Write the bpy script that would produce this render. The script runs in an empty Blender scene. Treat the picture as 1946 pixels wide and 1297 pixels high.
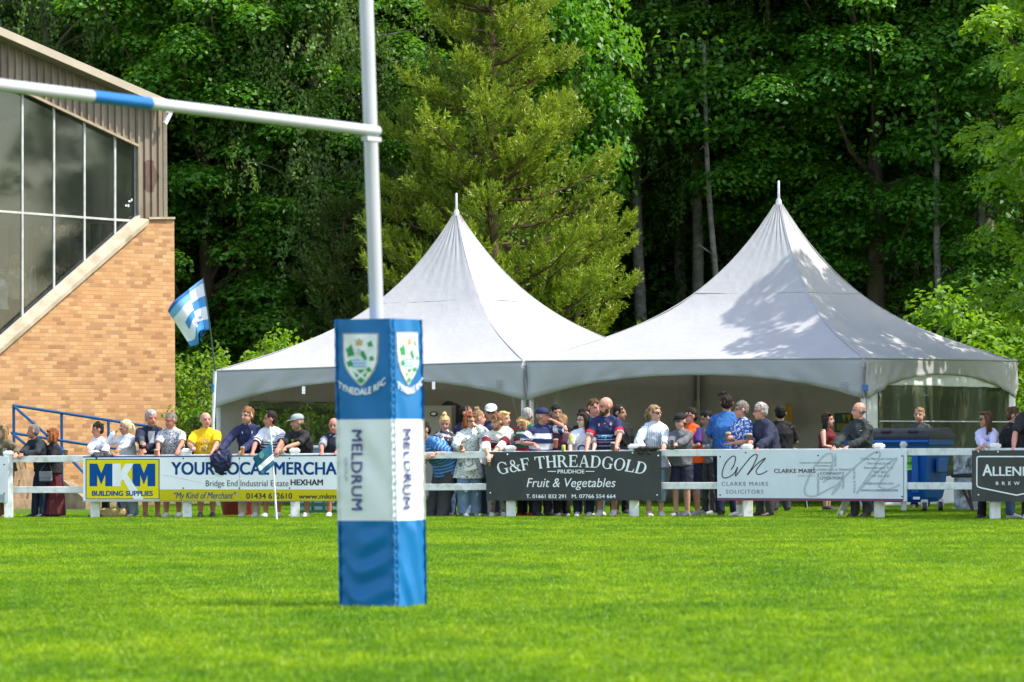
import bpy, bmesh, math, random
import numpy as np
from mathutils import Vector, Matrix, noise
from mathutils.bvhtree import BVHTree

scene = bpy.context.scene
R = math.radians
random.seed(7); rng = np.random.default_rng(7)

# ------------------------------------------------------------------ camera
CAM_F, CAM_X, CAM_Y, CAM_H, ROLL = 8400.0, 973.0, 850.0, 1.035, R(0.35)
cd = bpy.data.cameras.new('camera'); cam = bpy.data.objects.new('camera', cd)
scene.collection.objects.link(cam); scene.camera = cam
cd.sensor_fit = 'HORIZONTAL'; cd.sensor_width = 36.0; cd.lens = 36.0 * CAM_F / 1946.0
cd.shift_y = (CAM_Y - 648.5) / 1946.0
cd.clip_start = 0.5; cd.clip_end = 2000
cd.dof.use_dof = True; cd.dof.focus_distance = 66.0; cd.dof.aperture_fstop = 5.2
cr, sr = math.cos(ROLL), math.sin(ROLL)
cam.matrix_world = Matrix(((cr, sr, 0, 0), (0, 0, -1, 0), (-sr, cr, 0, CAM_H), (0, 0, 0, 1)))

# ------------------------------------------------------------------ sky, sun, exposure
SUN_EL, SUN_AZ = R(57), R(-13)           # azimuth measured from +X towards +Y
sdir = Vector((math.cos(SUN_EL)*math.cos(SUN_AZ), math.cos(SUN_EL)*math.sin(SUN_AZ), math.sin(SUN_EL)))
world = bpy.data.worlds.new('World'); scene.world = world; world.use_nodes = True
wn = world.node_tree; wn.nodes.clear()
sky = wn.nodes.new('ShaderNodeTexSky'); sky.sky_type = 'NISHITA'; sky.sun_disc = False
sky.sun_elevation = SUN_EL; sky.sun_rotation = math.pi/2 - SUN_AZ
sky.air_density = 1.0; sky.dust_density = 1.2; sky.ozone_density = 1.0
bg = wn.nodes.new('ShaderNodeBackground'); bg.inputs[1].default_value = 0.15
wo = wn.nodes.new('ShaderNodeOutputWorld')
tn = wn.nodes.new('ShaderNodeMix'); tn.data_type = 'RGBA'; tn.blend_type = 'MULTIPLY'; tn.inputs[0].default_value = 1.0; tn.inputs[7].default_value = (1.11, 0.985, 0.91, 1)
wn.links.new(sky.outputs[0], tn.inputs[6]); wn.links.new(tn.outputs[2], bg.inputs[0]); wn.links.new(bg.outputs[0], wo.inputs[0])
sl = bpy.data.lights.new('sun', 'SUN'); sl.energy = 2.3; sl.angle = R(0.53); sl.color = (1.0, 0.95, 0.86)
sun = bpy.data.objects.new('sun', sl); scene.collection.objects.link(sun)
sun.location = (60, 20, 60); sun.rotation_euler = sdir.to_track_quat('Z', 'Y').to_euler()
scene.view_settings.view_transform = 'Standard'; scene.view_settings.look = 'None'
scene.view_settings.exposure = 1.6; scene.view_settings.gamma = 1.0
scene.render.engine = 'CYCLES'
scene.cycles.use_denoising = True
scene.cycles.max_bounces = 14; scene.cycles.transparent_max_bounces = 16
scene.cycles.diffuse_bounces = 9; scene.cycles.transmission_bounces = 9
scene.cycles.sample_clamp_indirect = 6.0
scene.cycles.caustics_reflective = False; scene.cycles.caustics_refractive = False

# ------------------------------------------------------------------ projection helpers
def P(px, py, Y):                       # pixel of the photograph at distance Y -> point
    u, v = px - CAM_X, CAM_Y - py
    return Vector(((u*cr + v*sr)*Y/CAM_F, Y, CAM_H + (v*cr - u*sr)*Y/CAM_F))
def ray(px, py):
    u, v = px - CAM_X, CAM_Y - py
    return Vector(((u*cr + v*sr)/CAM_F, 1.0, (v*cr - u*sr)/CAM_F))
def G(px, py):                          # pixel on the flat ground
    r = ray(px, py); return Vector((r.x*(-CAM_H/r.z), -CAM_H/r.z, 0))
def XY(px, Y):                          # ground point at distance Y in column px (near the horizon)
    p = P(px, 850, Y); return Vector((p.x, Y, 0))
_fs = [(-200,127), (180,128), (355,129), (560,130), (970,131.2), (1204,132.6), (1420,134.5), (1670,137.5), (1890,141.5), (2200,146)]
def FY(px):                             # distance of the fence in column px
    return CAM_F/np.interp(px, [a for a, b in _fs], [b for a, b in _fs])

# ------------------------------------------------------------------ object helpers
COL = scene.collection
def tag(o, label=None, cat=None, group=None, kind=None):
    if label: o['label'] = label
    if cat: o['category'] = cat
    if group: o['group'] = group
    if kind: o['kind'] = kind
    return o
def thing(name, label, cat, loc=(0, 0, 0), rz=0.0, group=None):
    o = bpy.data.objects.new(name, None); COL.objects.link(o)
    o.empty_display_size = 0.2
    o.location = loc; o.rotation_euler = (0, 0, rz)
    return tag(o, label, cat, group)
def link_mesh(name, me, mats=None, parent=None):
    o = bpy.data.objects.new(name, me); COL.objects.link(o)
    if mats is not None:
        for m in (mats if isinstance(mats, (list, tuple)) else [mats]): me.materials.append(m)
    if parent is not None: o.parent = parent
    return o
def smooth(me, ang=None):
    me.polygons.foreach_set('use_smooth', np.ones(len(me.polygons), dtype=bool))
    if ang: me.set_sharp_from_angle(angle=R(ang))

def frame(d, side):
    d = d.normalized(); s = side - d*side.dot(d)
    if s.length < 1e-4:
        s = Vector((1, 0, 0)) - d*d.x
        if s.length < 1e-3: s = Vector((0, 1, 0)) - d*d.y
    s.normalize(); return s, d.cross(s)

class MB:                               # collects shapes, then becomes ONE mesh object
    def __init__(s): s.v = []; s.f = []; s.m = []
    def face(s, pts, m=0):
        n = len(s.v); s.v += [tuple(p) for p in pts]; s.f.append(tuple(range(n, n+len(pts)))); s.m.append(m)
    def box(s, c, size, rz=0.0, m=0, M=None, taper=1.0):
        x, y, z = [a/2 for a in size]; c = Vector(c); n = len(s.v)
        rot = M if M is not None else Matrix.Rotation(rz, 3, 'Z')
        for k in (-1, 1):
            t = taper if k > 0 else 1.0
            for a, b in ((-1, -1), (1, -1), (1, 1), (-1, 1)):
                s.v.append(tuple(c + rot @ Vector((a*x*t, b*y*t, k*z))))
        for q in ((0,3,2,1), (4,5,6,7), (0,1,5,4), (1,2,6,5), (2,3,7,6), (3,0,4,7)):
            s.f.append(tuple(n+i for i in q)); s.m.append(m)
        return s
    def beam(s, a, b, w, h, m=0, up=Vector((0, 0, 1))):   # rectangular bar from a to b
        a, b = Vector(a), Vector(b); d = b-a; sd = d.cross(up)
        if sd.length < 1e-5: sd = Vector((1, 0, 0))
        sd.normalize(); u = sd.cross(d).normalized(); n = len(s.v)
        for p in (a, b):
            for i, j in ((-1,-1), (1,-1), (1,1), (-1,1)): s.v.append(tuple(p + sd*i*w/2 + u*j*h/2))
        for q in ((0,1,2,3), (7,6,5,4), (0,4,5,1), (1,5,6,2), (2,6,7,3), (3,7,4,0)):
            s.f.append(tuple(n+i for i in q)); s.m.append(m)
        return s
    def tube(s, pts, rad, n=10, side=Vector((1, 0, 0)), m=0, caps=True):
        pts = [Vector(p) for p in pts]; base = len(s.v); k = len(pts)
        if not isinstance(rad, (list, tuple)): rad = [rad]*k
        for i, p in enumerate(pts):
            d = (pts[min(i+1, k-1)] - pts[max(i-1, 0)])
            if d.length < 1e-7: d = Vector((0, 0, 1))
            sd, up = frame(d, side); r = rad[i]; rx, ry = r if isinstance(r, (list, tuple)) else (r, r)
            for j in range(n):
                a = 2*math.pi*j/n; s.v.append(tuple(p + sd*(math.cos(a)*rx) + up*(math.sin(a)*ry)))
        for i in range(k-1):
            for j in range(n):
                a, b = base+i*n+j, base+i*n+(j+1) % n
                s.f.append((a, b, b+n, a+n)); s.m.append(m)
        if caps:
            s.f.append(tuple(base+j for j in reversed(range(n)))); s.m.append(m)
            s.f.append(tuple(base+(k-1)*n+j for j in range(n))); s.m.append(m)
        return s
    def ell(s, c, r, M=None, nu=12, nv=8, m=0):
        c = Vector(c); base = len(s.v)
        def tr(p): p = Vector((p[0]*r[0], p[1]*r[1], p[2]*r[2])); return tuple(c + (M @ p if M is not None else p))
        s.v.append(tr((0, 0, -1)))
        for i in range(1, nv):
            t = -math.pi/2 + math.pi*i/nv
            for j in range(nu):
                a = 2*math.pi*j/nu; s.v.append(tr((math.cos(t)*math.cos(a), math.cos(t)*math.sin(a), math.sin(t))))
        s.v.append(tr((0, 0, 1))); top = len(s.v)-1
        for j in range(nu):
            s.f.append((base, base+1+(j+1) % nu, base+1+j)); s.m.append(m)
            s.f.append((top, base+1+(nv-2)*nu+j, base+1+(nv-2)*nu+(j+1) % nu)); s.m.append(m)
        for i in range(nv-2):
            for j in range(nu):
                a, b = base+1+i*nu+j, base+1+i*nu+(j+1) % nu
                s.f.append((a, b, b+nu, a+nu)); s.m.append(m)
        return s
    def lathe(s, prof, n=16, c=(0, 0, 0), m=0):           # prof: (r, z) list, open ends closed
        c = Vector(c); base = len(s.v); k = len(prof)
        for r, z in prof:
            for j in range(n):
                a = 2*math.pi*j/n; s.v.append(tuple(c + Vector((r*math.cos(a), r*math.sin(a), z))))
        for i in range(k-1):
            for j in range(n):
                a, b = base+i*n+j, base+i*n+(j+1) % n
                s.f.append((a, b, b+n, a+n)); s.m.append(m)
        s.f.append(tuple(base+j for j in reversed(range(n)))); s.m.append(m)
        s.f.append(tuple(base+(k-1)*n+j for j in range(n))); s.m.append(m)
        return s
    def prism(s, poly, vec, m=0):       # planar polygon extruded along vec
        poly = [Vector(p) for p in poly]; vec = Vector(vec); n = len(poly); b = len(s.v)
        s.v += [tuple(p) for p in poly] + [tuple(p+vec) for p in poly]
        s.f.append(tuple(b+i for i in range(n))); s.m.append(m)
        s.f.append(tuple(b+n+i for i in reversed(range(n)))); s.m.append(m)
        for i in range(n):
            j = (i+1) % n; s.f.append((b+i, b+n+i, b+n+j, b+j)); s.m.append(m)
        return s
    def mesh(s, name, sm=None, fix=True):
        me = bpy.data.meshes.new(name); me.from_pydata(s.v, [], s.f)
        if any(s.m): me.polygons.foreach_set('material_index', s.m)
        if fix:
            b = bmesh.new(); b.from_mesh(me); bmesh.ops.recalc_face_normals(b, faces=b.faces); b.to_mesh(me); b.free()
        if sm: smooth(me, sm if sm is not True else None)
        me.update(); return me
    def obj(s, name, mats, parent=None, sm=None, bevel=0, fix=True):
        o = link_mesh(name, s.mesh(name, sm, fix), mats, parent)
        if bevel:
            bv = o.modifiers.new('bevel', 'BEVEL'); bv.width = bevel; bv.segments = 2; bv.limit_method = 'ANGLE'
        return o

def np_mesh(name, V, F):                # V (n,3), F (m,4 or 3)
    me = bpy.data.meshes.new(name); V = np.ascontiguousarray(V, dtype=np.float32); F = np.ascontiguousarray(F, dtype=np.int32)
    k = F.shape[1]; me.vertices.add(len(V)); me.vertices.foreach_set('co', V.ravel())
    me.loops.add(F.size); me.loops.foreach_set('vertex_index', F.ravel())
    me.polygons.add(len(F)); me.polygons.foreach_set('loop_start', np.arange(0, F.size, k, dtype=np.int32))
    me.update(calc_edges=True); return me
def add_attr(me, name, arr):
    a = me.attributes.new(name, 'FLOAT', 'POINT'); a.data.foreach_set('value', np.ascontiguousarray(arr, dtype=np.float32))
def add_col(me, name, arr):
    a = me.attributes.new(name, 'FLOAT_COLOR', 'POINT')
    c = np.ones((len(arr), 4), dtype=np.float32); c[:, :3] = arr; a.data.foreach_set('color', c.ravel())

# temporary scene: evaluating remesh / text there is quick whatever the main scene holds
tmp = bpy.data.scenes.new('tmp'); tvl = tmp.view_layers[0]
def evaluated(ob):
    tmp.collection.objects.link(ob); tvl.update(); dg = tvl.depsgraph; dg.update()
    me = bpy.data.meshes.new_from_object(ob.evaluated_get(dg)); tmp.collection.objects.unlink(ob)
    d = ob.data; bpy.data.objects.remove(ob)
    (bpy.data.meshes if isinstance(d, bpy.types.Mesh) else bpy.data.curves).remove(d)
    return me
def voxel(mb, name, size, it=2, fac=0.5):
    ob = bpy.data.objects.new('t', mb.mesh('t', fix=False))
    r = ob.modifiers.new('r', 'REMESH'); r.mode = 'VOXEL'; r.voxel_size = size; r.use_smooth_shade = True
    if it:
        s = ob.modifiers.new('s', 'SMOOTH'); s.factor = fac; s.iterations = it
    me = evaluated(ob); me.name = name; me.materials.clear(); smooth(me); return me
def coords(me):
    a = np.empty(len(me.vertices)*3, dtype=np.float32); me.vertices.foreach_get('co', a); return a.reshape(-1, 3)
def set_coords(me, a): me.vertices.foreach_set('co', np.ascontiguousarray(a, dtype=np.float32).ravel()); me.update()
def normals(me):
    a = np.empty(len(me.vertices)*3, dtype=np.float32); me.vertices.foreach_get('normal', a); return a.reshape(-1, 3)

_txt = {}
def text2d(body, bold=0.0, shear=0.0, spacing=1.0, res=4):    # -> verts (n,2), polygons ; baseline at y=0, cap height normalised to 1
    key = (body, bold, shear, spacing)
    if key in _txt: return _txt[key]
    c = bpy.data.curves.new('t', 'FONT'); c.body = body; c.size = 1.0; c.offset = bold; c.shear = shear
    c.space_character = spacing; c.resolution_u = res; c.fill_mode = 'FRONT'
    me = evaluated(bpy.data.objects.new('t', c)); v = coords(me)[:, :2].copy(); f = [tuple(p.vertices) for p in me.polygons]
    bpy.data.meshes.remove(me)
    v /= 0.727
    _txt[key] = (v, f); return v, f

# ------------------------------------------------------------------ materials
_mats = {}
def nt(name):
    m = bpy.data.materials.new(name); m.use_nodes = True; n = m.node_tree; n.nodes.clear()
    out = n.nodes.new('ShaderNodeOutputMaterial'); return m, n, out
def N(n, typ, **kw):
    x = n.nodes.new(typ)
    for k, v in kw.items(): setattr(x, k, v)
    return x
def mixc(n, fac, a, b, mode='MIX'):
    x = n.nodes.new('ShaderNodeMix'); x.data_type = 'RGBA'; x.blend_type = mode
    for i, v in ((0, fac), (6, a), (7, b)):
        if isinstance(v, bpy.types.NodeSocket): n.links.new(v, x.inputs[i])
        else: x.inputs[i].default_value = v if not isinstance(v, (tuple, list)) else (*v[:3], 1)
    return x.outputs[2]
def noise_fac(n, scale, detail=3, lo=0.35, hi=0.65, coord='Object', vec=None, stretch=None):
    tc = N(n, 'ShaderNodeTexCoord'); src = vec or tc.outputs[coord]
    if stretch:
        mp = N(n, 'ShaderNodeMapping'); mp.inputs['Scale'].default_value = stretch; n.links.new(src, mp.inputs[0]); src = mp.outputs[0]
    t = N(n, 'ShaderNodeTexNoise'); t.inputs['Scale'].default_value = scale; t.inputs['Detail'].default_value = detail
    n.links.new(src, t.inputs['Vector'])
    r = N(n, 'ShaderNodeMapRange'); r.inputs[1].default_value = lo; r.inputs[2].default_value = hi
    n.links.new(t.outputs[0], r.inputs[0]); return r.outputs[0], t.outputs[0]
def bump(n, bsdf, h, strength=0.3, dist=0.01):
    b = N(n, 'ShaderNodeBump'); b.inputs['Strength'].default_value = strength; b.inputs['Distance'].default_value = dist
    n.links.new(h, b.inputs['Height']); n.links.new(b.outputs[0], bsdf.inputs['Normal'])
def mat(name, col, rough=0.6, var=0.12, scale=6.0, bmp=0.0, bscale=60.0, metal=0.0, spec=0.4, dirt=None, dscale=3.0, stretch=None, damt=1.0):
    if name in _mats: return _mats[name]
    m, n, out = nt(name); b = N(n, 'ShaderNodeBsdfPrincipled')
    f, _ = noise_fac(n, scale, 4, stretch=stretch)
    c = mixc(n, f, tuple(x*(1-var) for x in col), tuple(min(1, x*(1+var)) for x in col))
    if dirt:
        f2, _ = noise_fac(n, dscale, 6, 0.5, 0.8)
        mm = N(n, 'ShaderNodeMath', operation='MULTIPLY'); mm.inputs[1].default_value = damt; n.links.new(f2, mm.inputs[0])
        c = mixc(n, mm.outputs[0], c, dirt)
    n.links.new(c, b.inputs['Base Color'])
    b.inputs['Roughness'].default_value = rough; b.inputs['Metallic'].default_value = metal
    b.inputs['Specular IOR Level'].default_value = spec
    if bmp:
        _, h = noise_fac(n, bscale, 4); bump(n, b, h, bmp, 0.01)
    n.links.new(b.outputs[0], out.inputs[0]); _mats[name] = m; return m

def leaf_mat(name, c1, c2, trans=0.4, rough=0.45, tcol=None, spec=0.35, tint=None):
    m, n, out = nt(name); at = N(n, 'ShaderNodeAttribute', attribute_name='v')
    oi = N(n, 'ShaderNodeObjectInfo'); c = mixc(n, at.outputs['Fac'], c1, c2)
    if tint: c = mixc(n, oi.outputs['Random'], c, mixc(n, 1.0, c, tint, 'MULTIPLY'))
    b = N(n, 'ShaderNodeBsdfPrincipled'); b.inputs['Roughness'].default_value = rough; b.inputs['Specular IOR Level'].default_value = spec
    n.links.new(c, b.inputs['Base Color'])
    t = N(n, 'ShaderNodeBsdfTranslucent'); n.links.new(mixc(n, 1.0, c, tcol or (1.7, 1.55, 0.5), 'MULTIPLY'), t.inputs[0])
    mx = N(n, 'ShaderNodeMixShader'); mx.inputs[0].default_value = trans
    n.links.new(b.outputs[0], mx.inputs[1]); n.links.new(t.outputs[0], mx.inputs[2]); n.links.new(mx.outputs[0], out.inputs[0])
    return m

M_white_wood = mat('white_painted_wood', (0.74, 0.75, 0.71), 0.55, 0.08, 5, 0.25, 40, dirt=(0.36, 0.37, 0.27), dscale=7)
M_white_metal = mat('white_metal', (0.8, 0.8, 0.8), 0.35, 0.05, 3)
M_alu = mat('aluminium', (0.62, 0.63, 0.62), 0.42, 0.08, 8, metal=0.35)
M_black = mat('black_plastic', (0.02, 0.02, 0.022), 0.45, 0.2)
M_concrete = mat('weathered_concrete', (0.36, 0.32, 0.24), 0.85, 0.2, 4, 0.4, 30, dirt=(0.2, 0.17, 0.09), dscale=3)
# ================================================================== ground, hill
def ground_material():
    m, n, out = nt('pitch_soil'); b = N(n, 'ShaderNodeBsdfPrincipled')
    f, _ = noise_fac(n, 0.35, 4, 0.35, 0.65, 'Object'); f2, _ = noise_fac(n, 30, 4, 0.3, 0.7, 'Object')
    c = mixc(n, f, (0.06, 0.13, 0.012), (0.10, 0.18, 0.016)); c = mixc(n, f2, c, (0.045, 0.09, 0.012))
    n.links.new(c, b.inputs['Base Color']); b.inputs['Roughness'].default_value = 0.9; b.inputs['Specular IOR Level'].default_value = 0.1
    n.links.new(b.outputs[0], out.inputs[0]); return m
V = np.array([(-400, -60, 0), (400, -60, 0), (400, 96, 0), (-400, 96, 0)]); F = np.array([(0, 1, 2, 3)])
tag(link_mesh('pitch', np_mesh('pitch', V, F), ground_material()), kind='structure')

def hill_z(x, y):
    t = np.clip((y-93)/10, 0, 1); s = t*t*(3-2*t)
    return s*0.35*(y-93) + 0.35*np.sin(x*0.21+1.3)*s + 0.25*np.sin(x*0.53+y*0.3)*s - 0.05
xs = np.linspace(-90, 90, 121); ys = np.concatenate([np.linspace(92, 140, 40), np.linspace(145, 260, 16)])
gx, gy = np.meshgrid(xs, ys); gz = hill_z(gx, gy)
V = np.stack([gx, gy, gz], -1).reshape(-1, 3); nx = len(xs)
F = np.array([(j*nx+i, j*nx+i+1, (j+1)*nx+i+1, (j+1)*nx+i) for j in range(len(ys)-1) for i in range(nx-1)])
me = np_mesh('hill', V, F); smooth(me)
tag(link_mesh('hill', me, mat('woodland_floor', (0.035, 0.04, 0.016), 0.95, 0.4, 0.8, 0.5, 5, spec=0.1)), kind='structure')

# grass blades: a square metre of turf, laid out over the visible ground
def grass_material():
    m, n, out = nt('grass_blades'); g = N(n, 'ShaderNodeNewGeometry'); at = N(n, 'ShaderNodeAttribute', attribute_name='v')
    f1, _ = noise_fac(n, 0.55, 4, 0.38, 0.62, vec=g.outputs['Position'], stretch=(1.3, 0.8, 1.0))
    f2, _ = noise_fac(n, 4.5, 4, 0.33, 0.6, vec=g.outputs['Position'])
    c = mixc(n, at.outputs['Fac'], (0.082, 0.205, 0.003), (0.46, 0.60, 0.014))
    f3, _ = noise_fac(n, 0.16, 3, 0.4, 0.6, vec=g.outputs['Position']); f4, _ = noise_fac(n, 1.3, 4, 0.45, 0.7, vec=g.outputs['Position'])
    c = mixc(n, f1, mixc(n, 1.0, c, (0.60, 0.76, 0.85), 'MULTIPLY'), mixc(n, 1.0, c, (1.06, 1.05, 0.9), 'MULTIPLY')); c = mixc(n, f2, mixc(n, 1.0, c, (0.42, 0.60, 0.75), 'MULTIPLY'), c)
    c = mixc(n, f4, c, mixc(n, 1.0, c, (1.14, 1.05, 1.2), 'MULTIPLY')); c = mixc(n, f3, mixc(n, 1.0, c, (0.86, 0.93, 1.0), 'MULTIPLY'), c)
    b = N(n, 'ShaderNodeBsdfPrincipled'); n.links.new(c, b.inputs['Base Color']); b.inputs['Roughness'].default_value = 0.42
    b.inputs['Specular IOR Level'].default_value = 0.22
    t = N(n, 'ShaderNodeBsdfTranslucent'); n.links.new(mixc(n, 1.0, c, (1.35, 1.3, 0.5), 'MULTIPLY'), t.inputs[0])
    mx = N(n, 'ShaderNodeMixShader'); mx.inputs[0].default_value = 0.4
    n.links.new(b.outputs[0], mx.inputs[1]); n.links.new(t.outputs[0], mx.inputs[2]); n.links.new(mx.outputs[0], out.inputs[0]); return m
def grass_patch(seed, n=8200):
    g = np.random.default_rng(seed); cl = g.random((260, 2)); k = g.integers(0, 260, n)
    p = np.where(g.random((n, 1)) < 0.6, cl[k] + g.normal(0, 0.03, (n, 2)), g.random((n, 2))) - 0.5
    a = g.random(n)*2*np.pi; h = (0.014+0.024*g.random(n))*(0.55+0.9*g.random(260)[k]); w = 0.0026+0.0024*g.random(n)
    ln = h*(0.25+0.75*g.random(n)); la = g.random(n)*2*np.pi
    dx, dy = np.cos(a)*w, np.sin(a)*w; z = np.zeros(n)
    b1 = np.stack([p[:, 0]-dx, p[:, 1]-dy, z-.004], -1); b2 = np.stack([p[:, 0]+dx, p[:, 1]+dy, z-.004], -1)
    mx_, my_ = p[:, 0]+np.cos(la)*ln*.35, p[:, 1]+np.sin(la)*ln*.35
    m1 = np.stack([mx_-dx*.8, my_-dy*.8, h*.6], -1); m2 = np.stack([mx_+dx*.8, my_+dy*.8, h*.6], -1)
    t = np.stack([p[:, 0]+np.cos(la)*ln, p[:, 1]+np.sin(la)*ln, h], -1)
    V = np.stack([b1, b2, m2, m1, t], 1).reshape(-1, 3); i = np.arange(n)[:, None]*5
    F = np.concatenate([np.concatenate([i, i+1, i+2], 1), np.concatenate([i, i+2, i+3], 1), np.concatenate([i+3, i+2, i+4], 1)])
    me = np_mesh('turf', V, F); add_attr(me, 'v', np.repeat(np.clip(g.normal(.5, .25, n), 0, 1), 5)); return me
M_grass = grass_material()
pts = []
for yy in np.arange(17.3, 84, 0.97):
    hw = 0.1165*yy+1.3
    for xx in np.arange(-hw, hw, 0.97):
        if yy > 65 and xx < -6.6 and yy-65 > (xx+12)*1.1: continue
        pts.append((xx+rng.uniform(-.02, .02), yy+rng.uniform(-.02, .02), 0.0))
pts = np.array(pts)
me = bpy.data.meshes.new('grass'); me.vertices.add(len(pts)); me.vertices.foreach_set('co', pts.astype(np.float32).ravel())
add_attr(me, 'rot', rng.integers(0, 4, len(pts))*math.pi/2)
grass = tag(link_mesh('grass', me), 'short sunlit green pitch grass', 'grass', kind='stuff')
grass['label'] = 'short bright green mown grass covering the pitch'
turf = bpy.data.objects.new('turf', grass_patch(3)); turf.data.materials.append(M_grass)
ng = bpy.data.node_groups.new('turf_layout', 'GeometryNodeTree')
ng.interface.new_socket('Geometry', in_out='INPUT', socket_type='NodeSocketGeometry'); ng.interface.new_socket('Geometry', in_out='OUTPUT', socket_type='NodeSocketGeometry')
gi, go = ng.nodes.new('NodeGroupInput'), ng.nodes.new('NodeGroupOutput')
ip = ng.nodes.new('GeometryNodeInstanceOnPoints'); oi = ng.nodes.new('GeometryNodeObjectInfo'); oi.inputs[0].default_value = turf
mp = ng.nodes.new('GeometryNodeMeshToPoints'); na = ng.nodes.new('GeometryNodeInputNamedAttribute'); na.data_type = 'FLOAT'; na.inputs[0].default_value = 'rot'
cx = ng.nodes.new('ShaderNodeCombineXYZ'); er = ng.nodes.new('FunctionNodeEulerToRotation')
ng.links.new(gi.outputs[0], mp.inputs[0]); ng.links.new(mp.outputs[0], ip.inputs['Points']); ng.links.new(oi.outputs['Geometry'], ip.inputs['Instance'])
ng.links.new(na.outputs[0], cx.inputs[2]); ng.links.new(cx.outputs[0], er.inputs[0]); ng.links.new(er.outputs[0], ip.inputs['Rotation'])
ng.links.new(ip.outputs[0], go.inputs[0])
gm = grass.modifiers.new('turf', 'NODES'); gm.node_group = ng

# ================================================================== grandstand
gs_A = P(331, 600, 88.0); gs_A.z = 0
gs_d = Vector((-0.643, -0.766, 0)); gs_n = Vector((0.766, -0.643, 0))
def W(px, py, off=0.0):                 # pixel on the end wall of the stand (plane offset along its normal)
    r = ray(px, py); o = Vector((0, 0, CAM_H)); t = (gs_A + gs_n*off - o).dot(gs_n)/r.dot(gs_n); return o + r*t
def brick_material():
    m, n, out = nt('orange_brick'); b = N(n, 'ShaderNodeBsdfPrincipled'); at = N(n, 'ShaderNodeAttribute', attribute_name='uvw')
    br = N(n, 'ShaderNodeTexBrick'); br.inputs['Scale'].default_value = 1.0; br.inputs['Brick Width'].default_value = 0.225
    br.inputs['Row Height'].default_value = 0.0765; br.inputs['Mortar Size'].default_value = 0.005; br.inputs['Mortar Smooth'].default_value = 0.3
    br.inputs['Color1'].default_value = (0, 0, 0, 1); br.inputs['Color2'].default_value = (1, 1, 1, 1); br.inputs['Mortar'].default_value = (0.5, 0.5, 0.5, 1)
    n.links.new(at.outputs['Vector'], br.inputs['Vector'])
    rp = N(n, 'ShaderNodeValToRGB'); e = rp.color_ramp.elements
    e[0].position = 0.0; e[0].color = (0.34, 0.175, 0.085, 1); e[1].position = 1.0; e[1].color = (0.58, 0.36, 0.18, 1)
    for p, c in ((0.18, (0.42, 0.235, 0.115, 1)), (0.3, (0.48, 0.265, 0.12, 1)), (0.7, (0.53, 0.305, 0.142, 1))):
        x = e.new(p); x.color = c
    n.links.new(br.outputs['Color'], rp.inputs[0])
    f, h = noise_fac(n, 60, 4, 0.3, 0.7, vec=at.outputs['Vector']); c = mixc(n, f, rp.outputs[0], mixc(n, 1.0, rp.outputs[0], (0.78, 0.76, 0.72), 'MULTIPLY'))
    f2, _ = noise_fac(n, 0.6, 3, 0.35, 0.7, vec=at.outputs['Vector']); c = mixc(n, f2, c, mixc(n, 1.0, c, (1.12, 1.08, 1.05), 'MULTIPLY'))
    c = mixc(n, br.outputs['Fac'], c, (0.33, 0.23, 0.13)); n.links.new(c, b.inputs['Base Color'])
    b.inputs['Roughness'].default_value = 0.85; b.inputs['Specular IOR Level'].default_value = 0.2
    iv = N(n, 'ShaderNodeMath', operation='SUBTRACT'); iv.inputs[0].default_value = 1.0; n.links.new(br.outputs['Fac'], iv.inputs[1])
    bump(n, b, iv.outputs[0], 0.5, 0.008); n.links.new(b.outputs[0], out.inputs[0]); return m
M_brick = brick_material()
def brick_uv(o, d):                      # along-wall / height coordinates for the bricks
    me = o.data; v = coords(me); a = me.attributes.new('uvw', 'FLOAT_VECTOR', 'POINT')
    u = v[:, 0]*d.x + v[:, 1]*d.y; a.data.foreach_set('vector', np.stack([u, v[:, 2], 0*u], -1).astype(np.float32).ravel())

gs = thing('grandstand', 'orange brick grandstand with brown ribbed cladding and a glazed end', 'grandstand', (0, 0, 0))
def down(p): return Vector((p.x, p.y, -0.1))
b0, b1, b2, b3 = W(331, 418), W(283, 418), W(0, 665), W(-330, 952)
mb = MB(); mb.prism([down(b0), b0, b1, b2, b3, down(b3)], -gs_n*0.42); wall = mb.obj('brick_wall', M_brick, gs); brick_uv(wall, gs_d)
cop = mat('stand_coping', (0.40, 0.34, 0.24), 0.8, 0.2, 3, 0.3, 30, dirt=(0.22, 0.19, 0.1), dscale=2.5)
mb = MB()                                # sloping coping between the bricks and the glass
pr = [(283, 417), (0, 664), (-330, 951)]; gl = [(257, 414), (0, 640), (-330, 930)]
for i in range(2):
    a0, a1 = W(*pr[i], 0.05), W(*pr[i+1], 0.05); c0, c1 = W(*gl[i], -0.10), W(*gl[i+1], -0.10)
    dn = Vector((0, 0, -0.09)); v = [a0, a1, c1, c0]
    mb.prism(v, dn)
mb.prism([W(283, 417, 0.05), W(333, 417, 0.05), W(333, 417, -0.42), W(283, 417, -0.42)], Vector((0, 0, 0.045)))
mb.obj('coping', cop, gs)
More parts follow.
